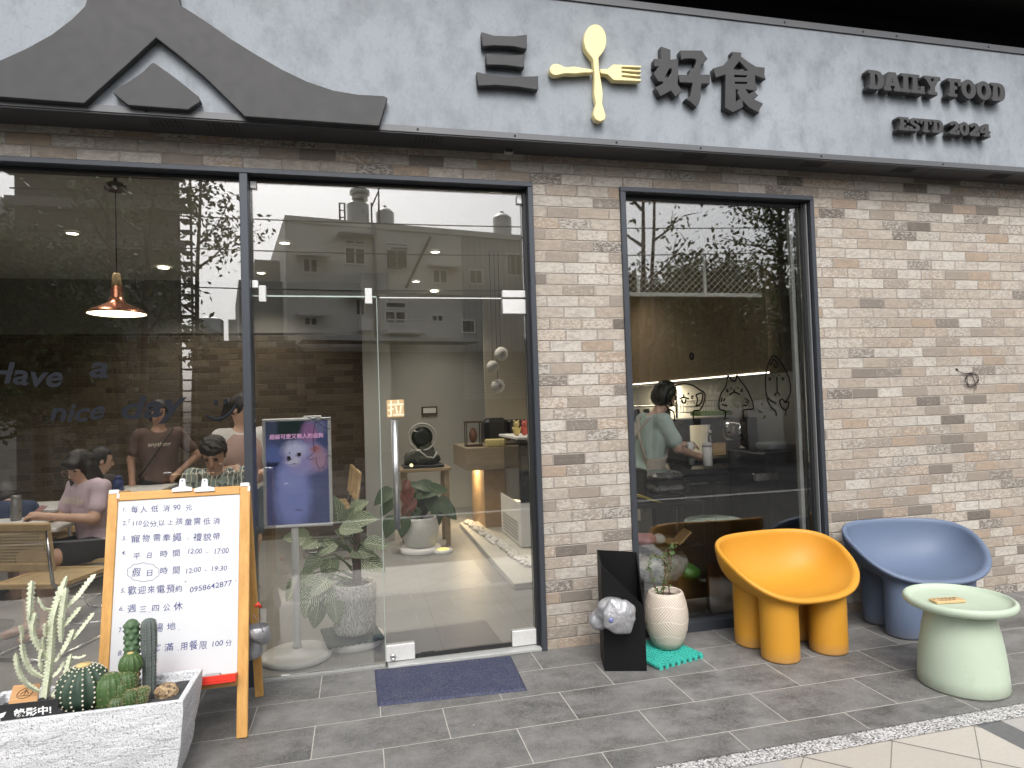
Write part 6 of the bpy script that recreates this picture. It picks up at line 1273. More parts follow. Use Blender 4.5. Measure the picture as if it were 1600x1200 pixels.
c = on_counter(1106, 728, .96); t = thing('squeeze_bottle', 'white insulated bottle with a straw lid on the counter edge', 'bottle', c); s_ = .0049; b = MB(); b.lathe([(.034, 0), (.038, .006), (.038, .150), (.034, .156)], c, 24); b.build('body', m_white, t); b = MB(); b.lathe([(.040, .157), (.040, .182), (.030, .19), (.012, .192), (.008, .20), (.008, .235), (.001, .236)], c, 24); b.build('lid', M('lid_white', (0.66, 0.66, 0.65), .35), t)
c = on_counter(1080, 726, 1.0); t = thing('spray_bottle', 'clear trigger spray bottle with a white head beside the barista hand', 'bottle', c); b = MB(); b.lathe([(.025, 0), (.028, .005), (.026, .09), (.014, .115)], c, 20); b.build('body', M('spray_clear', (0.16, 0.17, 0.165), .15), t); b = MB(); b.box((c.x-.026, 1.0-.016, c.z+.117), (c.x+.022, 1.0+.016, c.z+.185), .006); b.add([(c.x+.0225, .995, c.z+.175), (c.x+.05, .995, c.z+.140), (c.x+.045, .995, c.z+.136), (c.x+.0225, .995, c.z+.155), (c.x+.0225, 1.005, c.z+.175), (c.x+.05, 1.005, c.z+.140), (c.x+.045, 1.005, c.z+.136), (c.x+.0225, 1.005, c.z+.155)], [(0, 1, 2, 3), (7, 6, 5, 4), (0, 4, 5, 1), (1, 5, 6, 2), (2, 6, 7, 3)]); b.build('trigger', m_white, t)
c = on_counter(1110, 712, 1.16); t = thing('pump_bottle', 'pump bottle with a white head behind the insulated bottle', 'bottle', c); b = MB(); b.lathe([(.03, 0), (.033, .006), (.033, .15), (.012, .17), (.012, .19)], c, 20); b.build('body', M('syrup_dark', (0.06, 0.05, 0.04), .2), t); b = MB(); b.lathe([(.018, .191), (.018, .215), (.005, .217), (.005, .25)], c, 16); b.box((c.x-.05, 1.155, c.z+.251), (c.x+.012, 1.165, c.z+.262), .002); b.build('pump', m_white, t)
b = MB(); pbox(b, 1114, 692, 1134, 712, 1.10, .08); tag(b.build('wooden_box', m_tagwood), 'small honey wood box behind the white bottle', 'box')
p = at(1173, 652, Y=1.2); t = thing('kettle', 'small white kettle on the black coffee tower', 'kettle', (p.x, 1.2, p.z)); b = MB(); b.lathe([(.055, 0), (.06, .01), (.052, .09), (.03, .11), (.001, .115)], (p.x, 1.2, p.z+.008), 24); b.build('body', m_white, t); b = MB(); b.tube([(p.x-.05, 1.2, p.z+.09), (p.x-.09, 1.2, p.z+.08), (p.x-.085, 1.2, p.z+.03), (p.x-.055, 1.2, p.z+.025)], .007, 8); b.build('handle', m_white, t)
for px in (1190, 1201):
    p = at(px, 652, Y=1.15); b = MB(); b.lathe([(.026, 0), (.030, .09), (.027, .09), (.024, .006), (.001, .005)], (p.x, 1.15, p.z+.008), 20, False); tag(b.build('cup', m_black), 'upright black cup on the coffee tower', 'cup', 'black cups on the coffee tower')
p = at(1213, 700, Y=.6); t = thing('towel_pile', 'folded grey and pink towels lying on the black appliance', 'towels', (p.x, .6, 1.076)); m_tw = M('towel_grey', (0.30, 0.33, 0.33), .95, 0, .2, 30); b = MB()
tw = sdf_mesh(lambda X, Y, Z: s_box(X, Y, Z, (p.x-.03, .6, 1.105), (.10, .09, .028), .02)+.006*vnoise(X, Y, Z, 60, 2), (p.x-.16, .48, 1.07), (p.x+.1, .72, 1.16), .008, 'grey_towel'); put('grey_towel', tw, m_tw, t); tw = sdf_mesh(lambda X, Y, Z: s_box(X, Y, Z, (p.x+.09, .58, 1.095), (.085, .05, .018), .014)+.005*vnoise(X, Y, Z, 60, 4), (p.x, .5, 1.07), (p.x+.2, .66, 1.13), .008, 'pink_towel'); put('pink_towel', tw, M('towel_pink', (0.40, 0.26, 0.23), .95), t)
# trolley against the glass
TX0, TX1, TY0, TY1 = 1.72, 2.262, .165, .56; TRL = thing('kitchen_trolley', 'black three-tier trolley on castors against the narrow window', 'trolley', (1.99, .36, FZ))
for x in (TX0, TX1-.018):
    for y in (TY0, TY1-.018):
        b = MB(); b.box((x, y, .075), (x+.018, y+.018, .80)); lg = b.build('leg', m_kdk, TRL); b = MB(); b.lathe([(.001, -.012), (.026, -.012), (.03, -.008), (.03, .008), (.026, .012), (.001, .012)], (x+.009, y+.009, FZ+.031), 16, False, TR(ry=R(90))); b.build('caster', m_steel, lg)
for z0, z1 in ((.775, .800), (.482, .502)): b = MB(); b.box((TX0+.0185, TY0-.004, z0), (TX1-.0185, TY1, z1), .003); b.build('shelf', m_kdk, TRL)
b = MB(); b.box((TX0+.0185, TY0-.004, .155), (TX1-.0185, TY1, .25), .004); b.build('shelf', m_kdk, TRL)
t = thing('contact_grill', 'silver clamshell contact grill with a dark open back on the trolley top', 'grill', (1.98, .34, .80)); p = at(1040, 752, Y=.30); b = MB(); b.box((1.885, .24, .8005), (2.16, .50, .845), .01); b.box((1.86, .25, .8005), (1.884, .5, 1.02), .02); b.build('base', m_kdk, t); m_slv = M('satin_silver', (0.50, .50, .50), .28, .9)
b = MB(); mg = TR((2.03, .36, .905)); b.box((-.11, -.13, .035), (.12, .13, .085), .03, mg); b.build('lid', m_slv, t); b = MB(); b.box((-.11, -.13, -.05), (.12, .13, .0), .02, mg); b.build('lower_plate', m_slv, t); b = MB(); b.box((-.09, -.12, .0005), (.11, .12, .0345), .004, mg); b.build('gap', m_black, t)
b = MB(); b.tube([(2.10, .22, .96), (2.17, .2, .92), (2.15, .2, .86), (2.08, .21, .83)], .006, 6); b.build('cable', m_black, t)
b = MB(); p0 = at(992, 771, Y=.17); p1 = at(1034, 786, Y=.19); b.tube([p0, p1], .0045, 6); b.tube([p0+Vector((0, .012, -.012)), p1+Vector((-.004, .012, -.003))], .0045, 6); tag(b.build('tongs', M('tong_yellow', (0.62, 0.50, 0.08), .4)), 'thin yellow tongs leaning at the left of the trolley top', 'tongs')
def film():
    s = NT('plastic_film'); co = s.coord(); n = s.noise(co, 24, 4); b_ = s.n('ShaderNodeBsdfPrincipled'); b_.inputs['Base Color'].default_value = (.66, .70, .70, 1); b_.inputs['Roughness'].default_value = .22; bn = s.n('ShaderNodeBump'); bn.inputs['Strength'].default_value = 1; bn.inputs['Distance'].default_value = .01; s.l(n, bn.inputs['Height']); s.l(bn.outputs[0], b_.inputs['Normal'])
    tr = s.n('ShaderNodeBsdfTransparent'); mx = s.n('ShaderNodeMixShader'); s.l(s.ramp(n, [(.35, .35), (.65, .85)]), mx.inputs[0]); s.l(tr.outputs[0], mx.inputs[1]); s.l(b_.outputs[0], mx.inputs[2]); s.l(mx.outputs[0], s.out.inputs[0]); return s.m
m_film = film()
def bagm(name, label, cat, c, r3, f, w_, seed, mat):
    me = sdf_mesh(lambda X, Y, Z: np.maximum(s_ell(X, Y, Z, c, r3)+w_*vnoise(X, Y, Z, f, seed)+w_*.5*np.abs(vnoise(X, Y, Z, f*2.3, seed+2)), c[2]-r3[2]*.8-Z), [c[i]-r3[i]*1.5 for i in range(3)], [c[i]+r3[i]*1.5 for i in range(3)], .008, name); tag(link_mesh(name, me, mat), label, cat)
bagm('plastic_bag', 'crumpled clear plastic bag on the trolley bottom tier', 'bag', (1.985, .33, .355), (.20, .13, .13), 38, .022, 3, m_film); bagm('paper_bag', 'pale bundle at the left of the trolley bottom tier', 'bag', (1.84, .38, .34), (.10, .12, .11), 30, .012, 6, M('bag_white', (0.66, 0.70, 0.72), .5)); bagm('green_bag', 'bright green plastic bag at the right of the trolley bottom tier', 'bag', (2.185, .32, .295), (.085, .10, .050), 42, .022, 8, M('bag_green', (0.13, 0.46, 0.10), .4))
bagm('bread_pack', 'clear-wrapped pack of pink rolls on the trolley middle shelf', 'food pack', (1.85, .28, .548), (.085, .08, .046), 60, .008, 12, M('roll_pink', (0.66, 0.34, 0.34), .5, 0, .5, 30)); bagm('bun', 'white round bun on the trolley middle shelf beside the wooden boards', 'bun', (1.955, .27, .545), (.045, .045, .038), 20, .002, 14, M('bun_white', (0.62, 0.63, 0.58), .6))
for k, (c, rz, ry, lab) in enumerate((((2.05, .27, .516), 12, 0, 'flat wooden serving board on the trolley middle shelf'), ((2.125, .245, .552), -8, -42, 'small striped wooden board propped on the trolley middle shelf'))):
    mt = TR(c, R(rz), 0, R(ry)); b = MB(mt); b.box((-.065, -.07, 0), (.055, .07, .014), .004); tag(b.build('wooden_board', m_tagwood), lab, 'board', 'wooden boards on the trolley')

# ---- lettering and doodles on the glass
m_doodle = M('doodle_black', (0.003, 0.003, 0.003), .8, spec=0.03); YD = .0612
def ribbon(lines, rad, name, parent, mat, Y=YD):
    b = MB(Matrix.Translation((0, Y, 0)) @ Matrix.Diagonal((1, .18, 1, 1)) @ Matrix.Translation((0, -Y, 0)))
    for ln in lines:
        pts = [at(960+x/4.285, 540+y/4.285, Y=Y) for x, y in ln]; fine = []
        for i in range(len(pts)-1):
            a0 = pts[max(i-1, 0)]; a1 = pts[i]; a2 = pts[i+1]; a3 = pts[min(i+2, len(pts)-1)]
            for j in range(5): s_ = j/5; fine.append(0.5*((2*a1)+(a2-a0)*s_+(2*a0-5*a1+4*a2-a3)*s_**2+(3*a1-a0-3*a2+a3)*s_**3))
        fine.append(pts[-1]); b.tube(fine, rad, 6)
    return b.build(name, mat, parent)
dot = lambda x, y: [(x, y-5), (x+1, y+5)]
D1 = [[(403,505),(396,445),(362,422),(342,398)], [(372,368),(388,405),(362,388)], [(342,395),(352,325),(398,275),(460,256),(522,266),(570,295),(604,322),(600,380),(572,430),(530,440),(530,500)], [(545,330),(590,320),(582,382),(548,402),(556,362),(545,330)], dot(433,325), dot(495,322), [(464,325),(464,352)], [(435,355),(464,347),(500,358)], [(450,358),(456,382),(474,382),(478,358)], [(402,336),(416,338)], [(404,350),(416,348)], [(514,341),(530,338)], [(512,350),(528,355)]]
D2 = [[(740,495),(742,440),(706,426),(700,380),(716,320),(746,270),(760,197)], [(760,197),(785,230),(810,235),(820,196)], [(820,196),(840,230),(880,282),(914,350),(930,400),(924,424),(866,434),(864,488)], dot(780,286), dot(826,284), [(770,330),(802,311),(840,328)], [(802,292),(802,312)], [(748,296),(764,298)], [(750,308),(764,306)], [(845,296),(860,293)], [(845,304),(860,308)], [(715,376),(722,346)], [(730,372),(742,352)], [(718,395),(756,402)], [(905,372),(872,352)], [(900,386),(878,374)], [(890,400),(864,402)]]
D3 = [[(1085,470),(1078,440),(1045,405),(1022,350),(1012,260),(1016,180),(1036,110),(1062,68),(1096,86),(1140,150),(1170,222),(1180,300),(1165,350),(1142,378)], [(1062,88),(1054,112),(1040,132)], [(1062,88),(1085,110),(1090,140),(1076,145),(1070,120)], dot(1062,200), dot(1105,200), [(1087,208),(1090,310)], [(1072,335),(1091,312),(1110,332)], [(1032,218),(1050,215)], [(1034,230),(1050,226)], [(1120,214),(1138,218)], [(1120,224),(1136,232)], [(1028,350),(1050,370),(1080,385)], [(1106,368),(1114,402),(1140,430),(1165,408),(1165,376),(1146,382),(1126,360),(1106,368)], [(1150,432),(1145,470)]]
for nm, d_ in (('dog_doodle', D1), ('cat_doodle', D2), ('tall_doodle', D3)): ribbon(d_, .0056, nm, KIT, m_doodle)
ribbon([[(573+k*15, 89), (575+k*15, 92)] for k in range(6)], .0034, 'dots', KIT, m_doodle)
p0 = at(960+504/4.285, 540+94/4.285, Y=YD); me = text_mesh('0', 'lettering', .064, .0005, .004); map_mesh(me, facing((p0.x, YD-.0005, p0.z), (1, 0, 0), (0, 0, 1))); put('lettering', me, m_doodle, KIT)
m_stick = M('sticker_grey', (0.020, 0.022, 0.027), .9, spec=0.03)
def glass_word(txt, x0, y0, x1, hpx, parent, n_):
    me = text_mesh(txt, 'lettering', 1.0, 0, .022, .22); xs = [v.co.x for v in me.vertices]; ys = [v.co.y for v in me.vertices]; a = at(x0, y0, Y=YD); c_ = at(x1, y0-.0, Y=YD); hh = at(x0, y0-hpx, Y=YD).z-a.z; kx = (c_.x-a.x)/(max(xs)-min(xs)); ky = hh/.72
    for v in me.vertices: v.co.y += .09*math.sin(v.co.x*2.1+n_)
    map_mesh(me, Matrix(((kx, 0, 0, a.x-min(xs)*kx), (0, 0, -1, YD), (0, ky, 0, a.z), (0, 0, 0, 1)))); put('lettering', me, m_stick, parent)
glass_word('Have', -22, 602, 98, 34, SHOP, 1); glass_word('a', 140, 592, 170, 26*1.35, SHOP, 2); glass_word('nice', 78, 656, 164, 30, SHOP, 3); glass_word('day', 190, 650, 292, 36, SHOP, 4)
ribbon([[((337-960)*4.285, (625-540)*4.285), ((337-960)*4.285, (633-540)*4.285)], [((352-960)*4.285, (624-540)*4.285), ((352-960)*4.285, (632-540)*4.285)]], .011, 'smile_eyes', SHOP, m_stick); ribbon([[((x-960)*4.285, (y-540)*4.285) for x, y in ((322, 648), (335, 655), (352, 651), (364, 640), (369, 632))]], .009, 'smile', SHOP, m_stick)
# ================================================================== PEOPLE
SKIN = [M('skin_fair', (0.52, 0.33, 0.24), .5, 0, .06, 14), M('skin_tan', (0.43, 0.26, 0.18), .5, 0, .06, 14)]
m_hair = M('black_hair', (0.010, 0.008, 0.008), .48, 0, .5, 90, 1.0, 120); m_eye = M('eye_dark', (0.015, 0.010, 0.008), .25); m_lip = M('lip', (0.36, 0.15, 0.12), .5); m_brow = M('brow', (0.03, 0.022, 0.018), .8)
V3 = lambda p: np.array(p, float)
def unit(v): v = V3(v); return v/max(1e-9, np.linalg.norm(v))
def person(label, loc, face, J, skin, shirt=None, lower=None, hair=None, h=.009, head_dir=(0, 1, 0), sleeves=.6, lower_len=.45, shoes=None, hands=True, hem=None, head_s=1.0, bulk=1.0):
    """J: joints in the person's own frame (facing +y, z up, origin on the floor)"""
    t = thing('person', label, 'person', (loc[0], loc[1], FZ), None); t.rotation_euler.z = face
    J = {k: V3(v) for k, v in J.items()}; hd = unit(head_dir); hr = unit(np.cross(hd, (0, 0, 1))); hu = np.cross(hr, hd); H = J['head']
    hp = lambda x, y, z: H+(hr*x+hd*y+hu*z)*head_s
    def hl(X, Y, Z):
        x, y, z = X-H[0], Y-H[1], Z-H[2]; return ((x*hr[0]+y*hr[1]+z*hr[2])/head_s, (x*hd[0]+y*hd[1]+z*hd[2])/head_s, (x*hu[0]+y*hu[1]+z*hu[2])/head_s)
    pel, che = J['pel'], J['chest']; sp_ = (pel+che)/2; k_ = bulk
    def torso(X, Y, Z, g=0.0):
        d = s_ell(X, Y, Z, che, (.158*k_+g, .105*k_+g, .175+g)); d = smin(d, s_ell(X, Y, Z, sp_, (.135*k_+g, .098*k_+g, .17+g)), .05); d = smin(d, s_ell(X, Y, Z, pel, (.158*k_+g, .112*k_+g, .125+g)), .05)
        return smin(d, s_cone(X, Y, Z, J['shL'], J['shR'], .050+g, .050+g), .05)
    def headf(X, Y, Z):
        x, y, z = hl(X, Y, Z); d = s_ell(x, y, z, (0, -.005, .02), (.074, .092, .098)); d = smin(d, s_ell(x, y, z, (0, .022, -.055), (.056, .060, .060)), .03)
        d = smin(d, s_cone(x, y, z, (0, .085, .012), (0, .102, -.022), .008, .013), .012)
        for s_ in (-1, 1): d = smin(d, s_ell(x, y, z, (s_*.077, -.005, -.008), (.010, .018, .030)), .006); d = smax(d, -s_ell(x, y, z, (s_*.031, .094, .012), (.016, .014, .010)), .010)
        d = smin(d, s_ell(x, y, z, (0, .080, -.052), (.020, .010, .010)), .010); return d*head_s
    arms = []
    for s_ in 'LR': arms.append((J['sh'+s_], J['el'+s_], .044*k_, .036)); arms.append((J['el'+s_], J['wr'+s_], .036, .025))
    legs = []
    for s_ in 'LR':
        legs += [(J['hip'+s_], J['kn'+s_], .080*k_, .053), (J['kn'+s_], J['an'+s_], .052, .036)]; f_ = V3(J.get('toe'+s_, J['an'+s_]+V3((0, .15, -.055)))); legs += [(J['an'+s_]+V3((0, -.025, -.04)), f_, .036, .028)]
    fingers = []
    if hands:
        for s_ in 'LR':
            w_ = J['wr'+s_]; d = unit(J.get('hd'+s_, w_-J['el'+s_])); sd = unit(J.get('hs'+s_, np.cross(d, (0, 0, 1)))); nm = np.cross(sd, d); nm = nm if nm[2] < 0 else -nm; out = 1 if s_ == 'R' else -1
            for i, (off, L) in enumerate(((-.027, .062), (-.009, .072), (.009, .068), (.026, .052))):
                b0 = w_+d*.078+sd*off; k1 = b0+d*L*.55+nm*L*.15; k2 = k1+d*L*.28+nm*L*.38; fingers += [(b0, k1, .0085, .008), (k1, k2, .008, .0066)]
            inn = unit(-sd*np.sign(np.dot(sd, (1, 0, 0)) or 1)*out) if True else sd
            fingers += [(w_+d*.025+inn*.018, w_+d*.062+inn*.048+nm*.012, .011, .009), (w_+d*.062+inn*.048+nm*.012, w_+d*.088+inn*.046+nm*.028, .009, .007)]
            arms.append((w_, w_+d*.078, .026, .031))
    def body(X, Y, Z):
        d = smin(torso(X, Y, Z), s_cone(X, Y, Z, che+V3((0, 0, .13)), H+V3((0, 0, -.05)), .054, .047), .04); d = smin(d, headf(X, Y, Z), .02)
        for a, b_, r1, r2 in arms+legs: d = smin(d, s_cone(X, Y, Z, a, b_, r1, r2), .018)
        for a, b_, r1, r2 in fingers: d = smin(d, s_cone(X, Y, Z, a, b_, r1, r2), .006)
        return d
    P = [J[k] for k in J if k[:2] not in ('hd', 'hs')]; lo = np.min(P, 0)-.20; hi = np.max(P, 0)+.20; lo[2] = max(lo[2], -.01)
    bd = link_mesh('body', sdf_mesh(body, lo, hi, h, 'body'), skin, t)
    def cut_mesh(name, f, lo2, hi2, mat, hh=None): return link_mesh(name, sdf_mesh(f, lo2, hi2, hh or h, name), mat, t)
    if shirt is not None:
        hz = hem if hem is not None else pel[2]-.03
        def sf(X, Y, Z):
            g = .014+.005*vnoise(X, Y, Z, 26, 3); d = torso(X, Y, Z, .004)-.008
            for s_ in 'LR': a, b_ = J['sh'+s_], J['el'+s_]; d = smin(d, s_cone(X, Y, Z, a, a+(b_-a)*sleeves, .058*k_, .060), .03)
            d = d-.008*vnoise(X+.3*Z, Y, Z*.6, 34, 3)-.005*np.abs(vnoise(X+.5*Z, Y-.3*Z, Z*.5, 60, 5)); d = np.maximum(d, hz-Z); nk = che+V3((0, .03, .225)); return smax(d, -(np.sqrt((X-nk[0])**2+(Y-nk[1])**2+(Z-nk[2])**2)-.078), .01)
        ps = [J[k] for k in ('pel', 'chest', 'shL', 'shR', 'elL', 'elR')]; cut_mesh('shirt', sf, np.min(ps, 0)-.24, np.max(ps, 0)+.22, shirt)
    if lower is not None:
        def lf(X, Y, Z):
            d = s_ell(X, Y, Z, pel+V3((0, 0, -.02)), (.168*k_, .122*k_, .125))
            for s_ in 'LR': a, b_ = J['hip'+s_], J['kn'+s_]; d = smin(d, s_cone(X, Y, Z, a, a+(b_-a)*min(1, lower_len*2), .092*k_, .070 if lower_len > .4 else .085), .03)
            if lower_len > .5:
                for s_ in 'LR': a, b_ = J['kn'+s_], J['an'+s_]; d = smin(d, s_cone(X, Y, Z, a, a+(b_-a)*(lower_len-.5)*2, .066, .052), .03)
            return d-.004*vnoise(X, Y, Z, 34, 7)
        ps = [J[k] for k in ('pel', 'hipL', 'hipR', 'knL', 'knR')]+([J['anL'], J['anR']] if lower_len > .5 else []); cut_mesh('shorts' if lower_len < .5 else 'trousers', lf, np.min(ps, 0)-.2, np.max(ps, 0)+.2, lower)
    if hair is not None:
        kind, mat = hair
        def hf(X, Y, Z):
            x, y, z = hl(X, Y, Z); d = s_ell(x, y, z, (0, -.015, .030), (.086, .098, .102)); face_cut = np.maximum(.055-y, np.maximum(np.abs(x)-.064, z-.056)); d0 = d
            if kind == 'long':
                for s_ in (-1, 1): d = smin(d, s_cone(x, y, z, (s_*.068, .0, .0), (s_*.082, .035, -.25), .036, .036), .03)
                d = smin(d, s_ell(x, y, z, (0, -.06, -.10), (.088, .05, .16)), .04); d = smin(d, s_ell(x, y, z, (0, .062, .062), (.068, .038, .034)), .02); fc = np.maximum(.035-y, np.maximum(np.abs(x)-.050, z-.028)); d = np.maximum(d, -fc)
            elif kind == 'bob':
                d = smin(d, s_ell(x, y, z, (0, -.02, -.035), (.092, .086, .075)), .03); fc = np.maximum(.05-y, np.maximum(np.abs(x)-.058, z-.050)); d = np.maximum(d, -fc)
            elif kind == 'ponytail':
                d = smin(d, s_ell(x, y, z, (.0, -.115, .01), (.035, .04, .045)), .012); d = smin(d, s_cone(x, y, z, (0, -.12, 0), (0, -.13, -.15), .030, .014), .02); d = smin(d, s_ell(x, y, z, (0, .05, .064), (.074, .045, .028)), .02); fc = np.maximum(.03-y, np.maximum(np.abs(x)-.068, z-.046)); d = np.maximum(d, -fc)
            elif kind == 'curly':
                d = s_ell(x, y, z, (0, -.018, .045), (.094, .104, .095))+.011*vnoise(X, Y, Z, 130, 4)+.005*vnoise(X, Y, Z, 260, 6); fc = np.maximum(.015-y, np.maximum(np.abs(x)-.09, z-.055)); d = np.maximum(d, -fc); d = np.maximum(d, -.035-z)
            else:
                fc = np.maximum(.03-y, np.maximum(np.abs(x)-.085, z-.058)); d = np.maximum(d, -fc); d = np.maximum(d, -.045-z)
            return (d+.003*vnoise(X, Y, Z, 120, 9))*head_s
        r_ = .32 if kind in ('long', 'ponytail') else .2; cut_mesh('hair', hf, H-r_*V3((.7, .7, 1)), H+.17, mat, .007)
    # face details
    fb = MB()
    rotm = Matrix(((hr[0], hd[0], hu[0]), (hr[1], hd[1], hu[1]), (hr[2], hd[2], hu[2]))).to_4x4()
    for s_ in (-1, 1): fb.ball(hp(s_*.031, .079, .012), (.013*head_s, .008*head_s, .0055*head_s), 10, 6, rotm)
    fb.build('eyes', m_eye, t, None, True, True); fb = MB()
    for s_ in (-1, 1): fb.ball(hp(s_*.033, .086, .034), (.019*head_s, .006*head_s, .0035*head_s), 10, 6, rotm)
    fb.build('eyebrows', m_brow, t, None, True, True); fb = MB(); fb.ball(hp(0, .089, -.052), (.020*head_s, .007*head_s, .0055*head_s), 12, 6, rotm); fb.build('mouth', m_lip, t, None, True, True)
    if shoes is not None:
        for s_ in 'LR':
            a = J['an'+s_]+V3((0, -.025, -.055)); f_ = V3(J.get('toe'+s_, J['an'+s_]+V3((0, .15, -.055)))); cut_mesh('sandal', lambda X, Y, Z: np.maximum(s_cone(X, Y, Z, a, f_, .046, .044), Z-(min(a[2], f_[2])+.012)), np.minimum(a, f_)-.06, np.maximum(a, f_)+.06, shoes)
    return t, hp, rotm
def stand(hgt, lean=0, **kw):
    k = hgt/1.66; J = dict(pel=(0, 0, .90), chest=(0, lean*.5, 1.20), head=(0, .02+lean, 1.555), shL=(-.165, lean*.7, 1.335), shR=(.165, lean*.7, 1.335), elL=(-.215, -.01, 1.07), elR=(.215, -.01, 1.07), wrL=(-.22, .06, .85), wrR=(.22, .06, .85), hipL=(-.085, 0, .86), hipR=(.085, 0, .86), knL=(-.09, .02, .47), knR=(.09, .02, .47), anL=(-.09, 0, .085), anR=(.09, 0, .085))
    J = {a: V3(b_)*k for a, b_ in J.items()}; J.update({a: V3(b_) for a, b_ in kw.items()}); return J
def sit(seat=.46, k=1.0, lean=.06, **kw):
    s = seat-.46; J = dict(pel=(0, 0, .56), chest=(0, lean, .835), head=(0, lean+.08, 1.155), shL=(-.160, lean+.01, .965), shR=(.160, lean+.01, .965), elL=(-.20, .16, .77), elR=(.20, .16, .77), wrL=(-.09, .36, .80), wrR=(.09, .36, .80), hipL=(-.09, .04, .52), hipR=(.09, .04, .52), knL=(-.11, .43, .51), knR=(.11, .43, .51), anL=(-.11, .40, .085), anR=(.11, .40, .085))
    J = {a: V3((b_[0]*k, b_[1]*k, b_[2]*k+s if k == 1 else (b_[2]-.46)*k+seat)) for a, b_ in J.items()}
    for s_ in 'LR': J['an'+s_][2] = .085; J['an'+s_][1] = J['kn'+s_][1]-.02
    J.update({a: V3(b_) for a, b_ in kw.items()}); return J
def tee(name, col, var=.1): return M(name, col, .9, 0, var, 12, .3, 200)
m_lilac = tee('lilac_tee', (0.52, 0.42, 0.47)); m_dkshort = tee('black_cloth', (0.015, 0.015, 0.017)); m_brown = tee('brown_tee', (0.115, 0.075, 0.062)); m_mint = tee('mint_tee', (0.42, 0.53, 0.48)); m_denim = tee('denim', (0.13, 0.17, 0.21)); m_sand = M('sandal_brown', (0.035, 0.018, 0.015), .7)
# seated girl in lilac: sits sideways, facing left, looking down at the phone
t, hp, rm = person('person in a lilac printed T-shirt and round glasses looking down at a phone', (-1.90, 1.62, 0), R(138), sit(.47, .98, .05, head=(0.03, .11, 1.115), wrL=(-.06, .36, .80), wrR=(.10, .34, .79), elL=(-.22, .15, .76), elR=(.235, .13, .74)), SKIN[0], m_lilac, m_dkshort, ('long', m_hair), .0085, (-.25, .80, -.42), .62, .30, hem=.45)
gb = MB()
for s_ in (-1, 1):
    c = V3(hp(s_*.033, .104, .008)); ex_ = V3(hp(1, 0, 0))-V3(hp(0, 0, 0)); ez_ = V3(hp(0, 0, 1))-V3(hp(0, 0, 0)); gb.tube([c+(ex_*math.cos(a)+ez_*math.sin(a))*.024 for a in [2*math.pi*i/20 for i in range(20)]], .0016, 5, False, True); gb.tube([c+ex_*.024*s_, V3(hp(s_*.075, .02, .012))], .0014, 4)
gb.tube([hp(-.009, .106, .010), hp(.009, .106, .010)], .0014, 4); gb.build('glasses', M('glasses_frame', (0.30, 0.22, 0.16), .3, .6), t, None, True, True)
ph = bpy.data.objects.new('phone', None)
b = MB(t.matrix_basis.copy() if False else TR((-1.90, 1.62, FZ), R(138))); mp_ = TR((.02, .405, .825), 0, R(-38)); b.box((-.037, -.075, -.004), (.037, .075, .004), .003, mp_); tag(b.build('phone', M('phone_pink', (0.34, 0.20, 0.20), .3)), 'pinkish phone held in both hands by the girl in lilac', 'phone')
me = text_mesh('HUDSON', 'lettering', .062, 0, .003, 0, 'CENTER')
Tm = TR((-1.90, 1.62, FZ), R(138))
for v in me.vertices:
    x, z = v.co.x, v.co.y; xx = x*1.0; v.co = (xx, .05+.128-.55*xx*xx+.012, .865+z-.55*xx*xx)
me2 = me; o = link_mesh('lettering', me2, M('print_cream', (0.60, 0.55, 0.45), .8), t); map_mesh(me2, Matrix.Rotation(math.pi, 4, 'Z') @ Matrix.Rotation(math.pi, 4, 'Z'))
# boy from behind, and a bowed dark head further left
person('person, a boy in dark clothes with short black hair, seen from behind', (-2.30, 2.62, 0), R(-25), sit(.44, .93, .03, wrL=(-.12, .33, .72), wrR=(.12, .33, .72)), SKIN[0], tee('charcoal_tee', (0.035, 0.03, 0.028)), m_dkshort, ('short', m_hair), .011, (.55, .8, -.2), .7, .45, hands=False)
person('person, a small child with black hair bowed low over the far left table', (-2.62, 2.02, 0), R(40), sit(.40, .72, .10, head=(0, .22, .86)), SKIN[0], tee('navy_tee', (0.03, 0.045, 0.09)), m_dkshort, ('bob', m_hair), .010, (0, .75, -.65), .7, .45, hands=False)
# standing figure with the crossbody strap
t, hp, rm = person('person standing in a dark brown lettered T-shirt with a thin crossbody strap, hand on hip', (-1.87, 3.05, 0), R(195), stand(1.60, 0, elR=(-.0, 0, 0)) | dict(elR=V3((.235, -.03, 1.06)), wrR=V3((.225, .05, .84)), elL=V3((-.33, -.03, 1.07)), wrL=V3((-.17, .07, .93)), hdL=V3((.6, .5, -.5))), SKIN[1], m_brown, m_dkshort, ('bob', m_hair), .010, (.08, 1, -.16), .62, 1.0, shoes=m_sand)
b = MB(); b.tube([(-.115, .045, 1.345), (-.07, .118, 1.27), (.0, .133, 1.16), (.09, .128, 1.02), (.15, .085, .93), (.175, .0, .90)], .007, 6); b.tube([(-.115, .045, 1.345), (-.12, -.05, 1.345), (-.04, -.13, 1.2), (.1, -.13, 1.0), (.175, 0, .90)], .007, 6); b.build('strap', m_black, t, None, True, True)
me = text_mesh('anything', 'lettering', .056, 0, .001, .15, 'CENTER')
for v in me.vertices: x, z = v.co.x, v.co.y; v.co = (-x, .130-.9*x*x, 1.185+z)
link_mesh('lettering', me, M('print_cream', (0.60, 0.55, 0.45), .8), t)
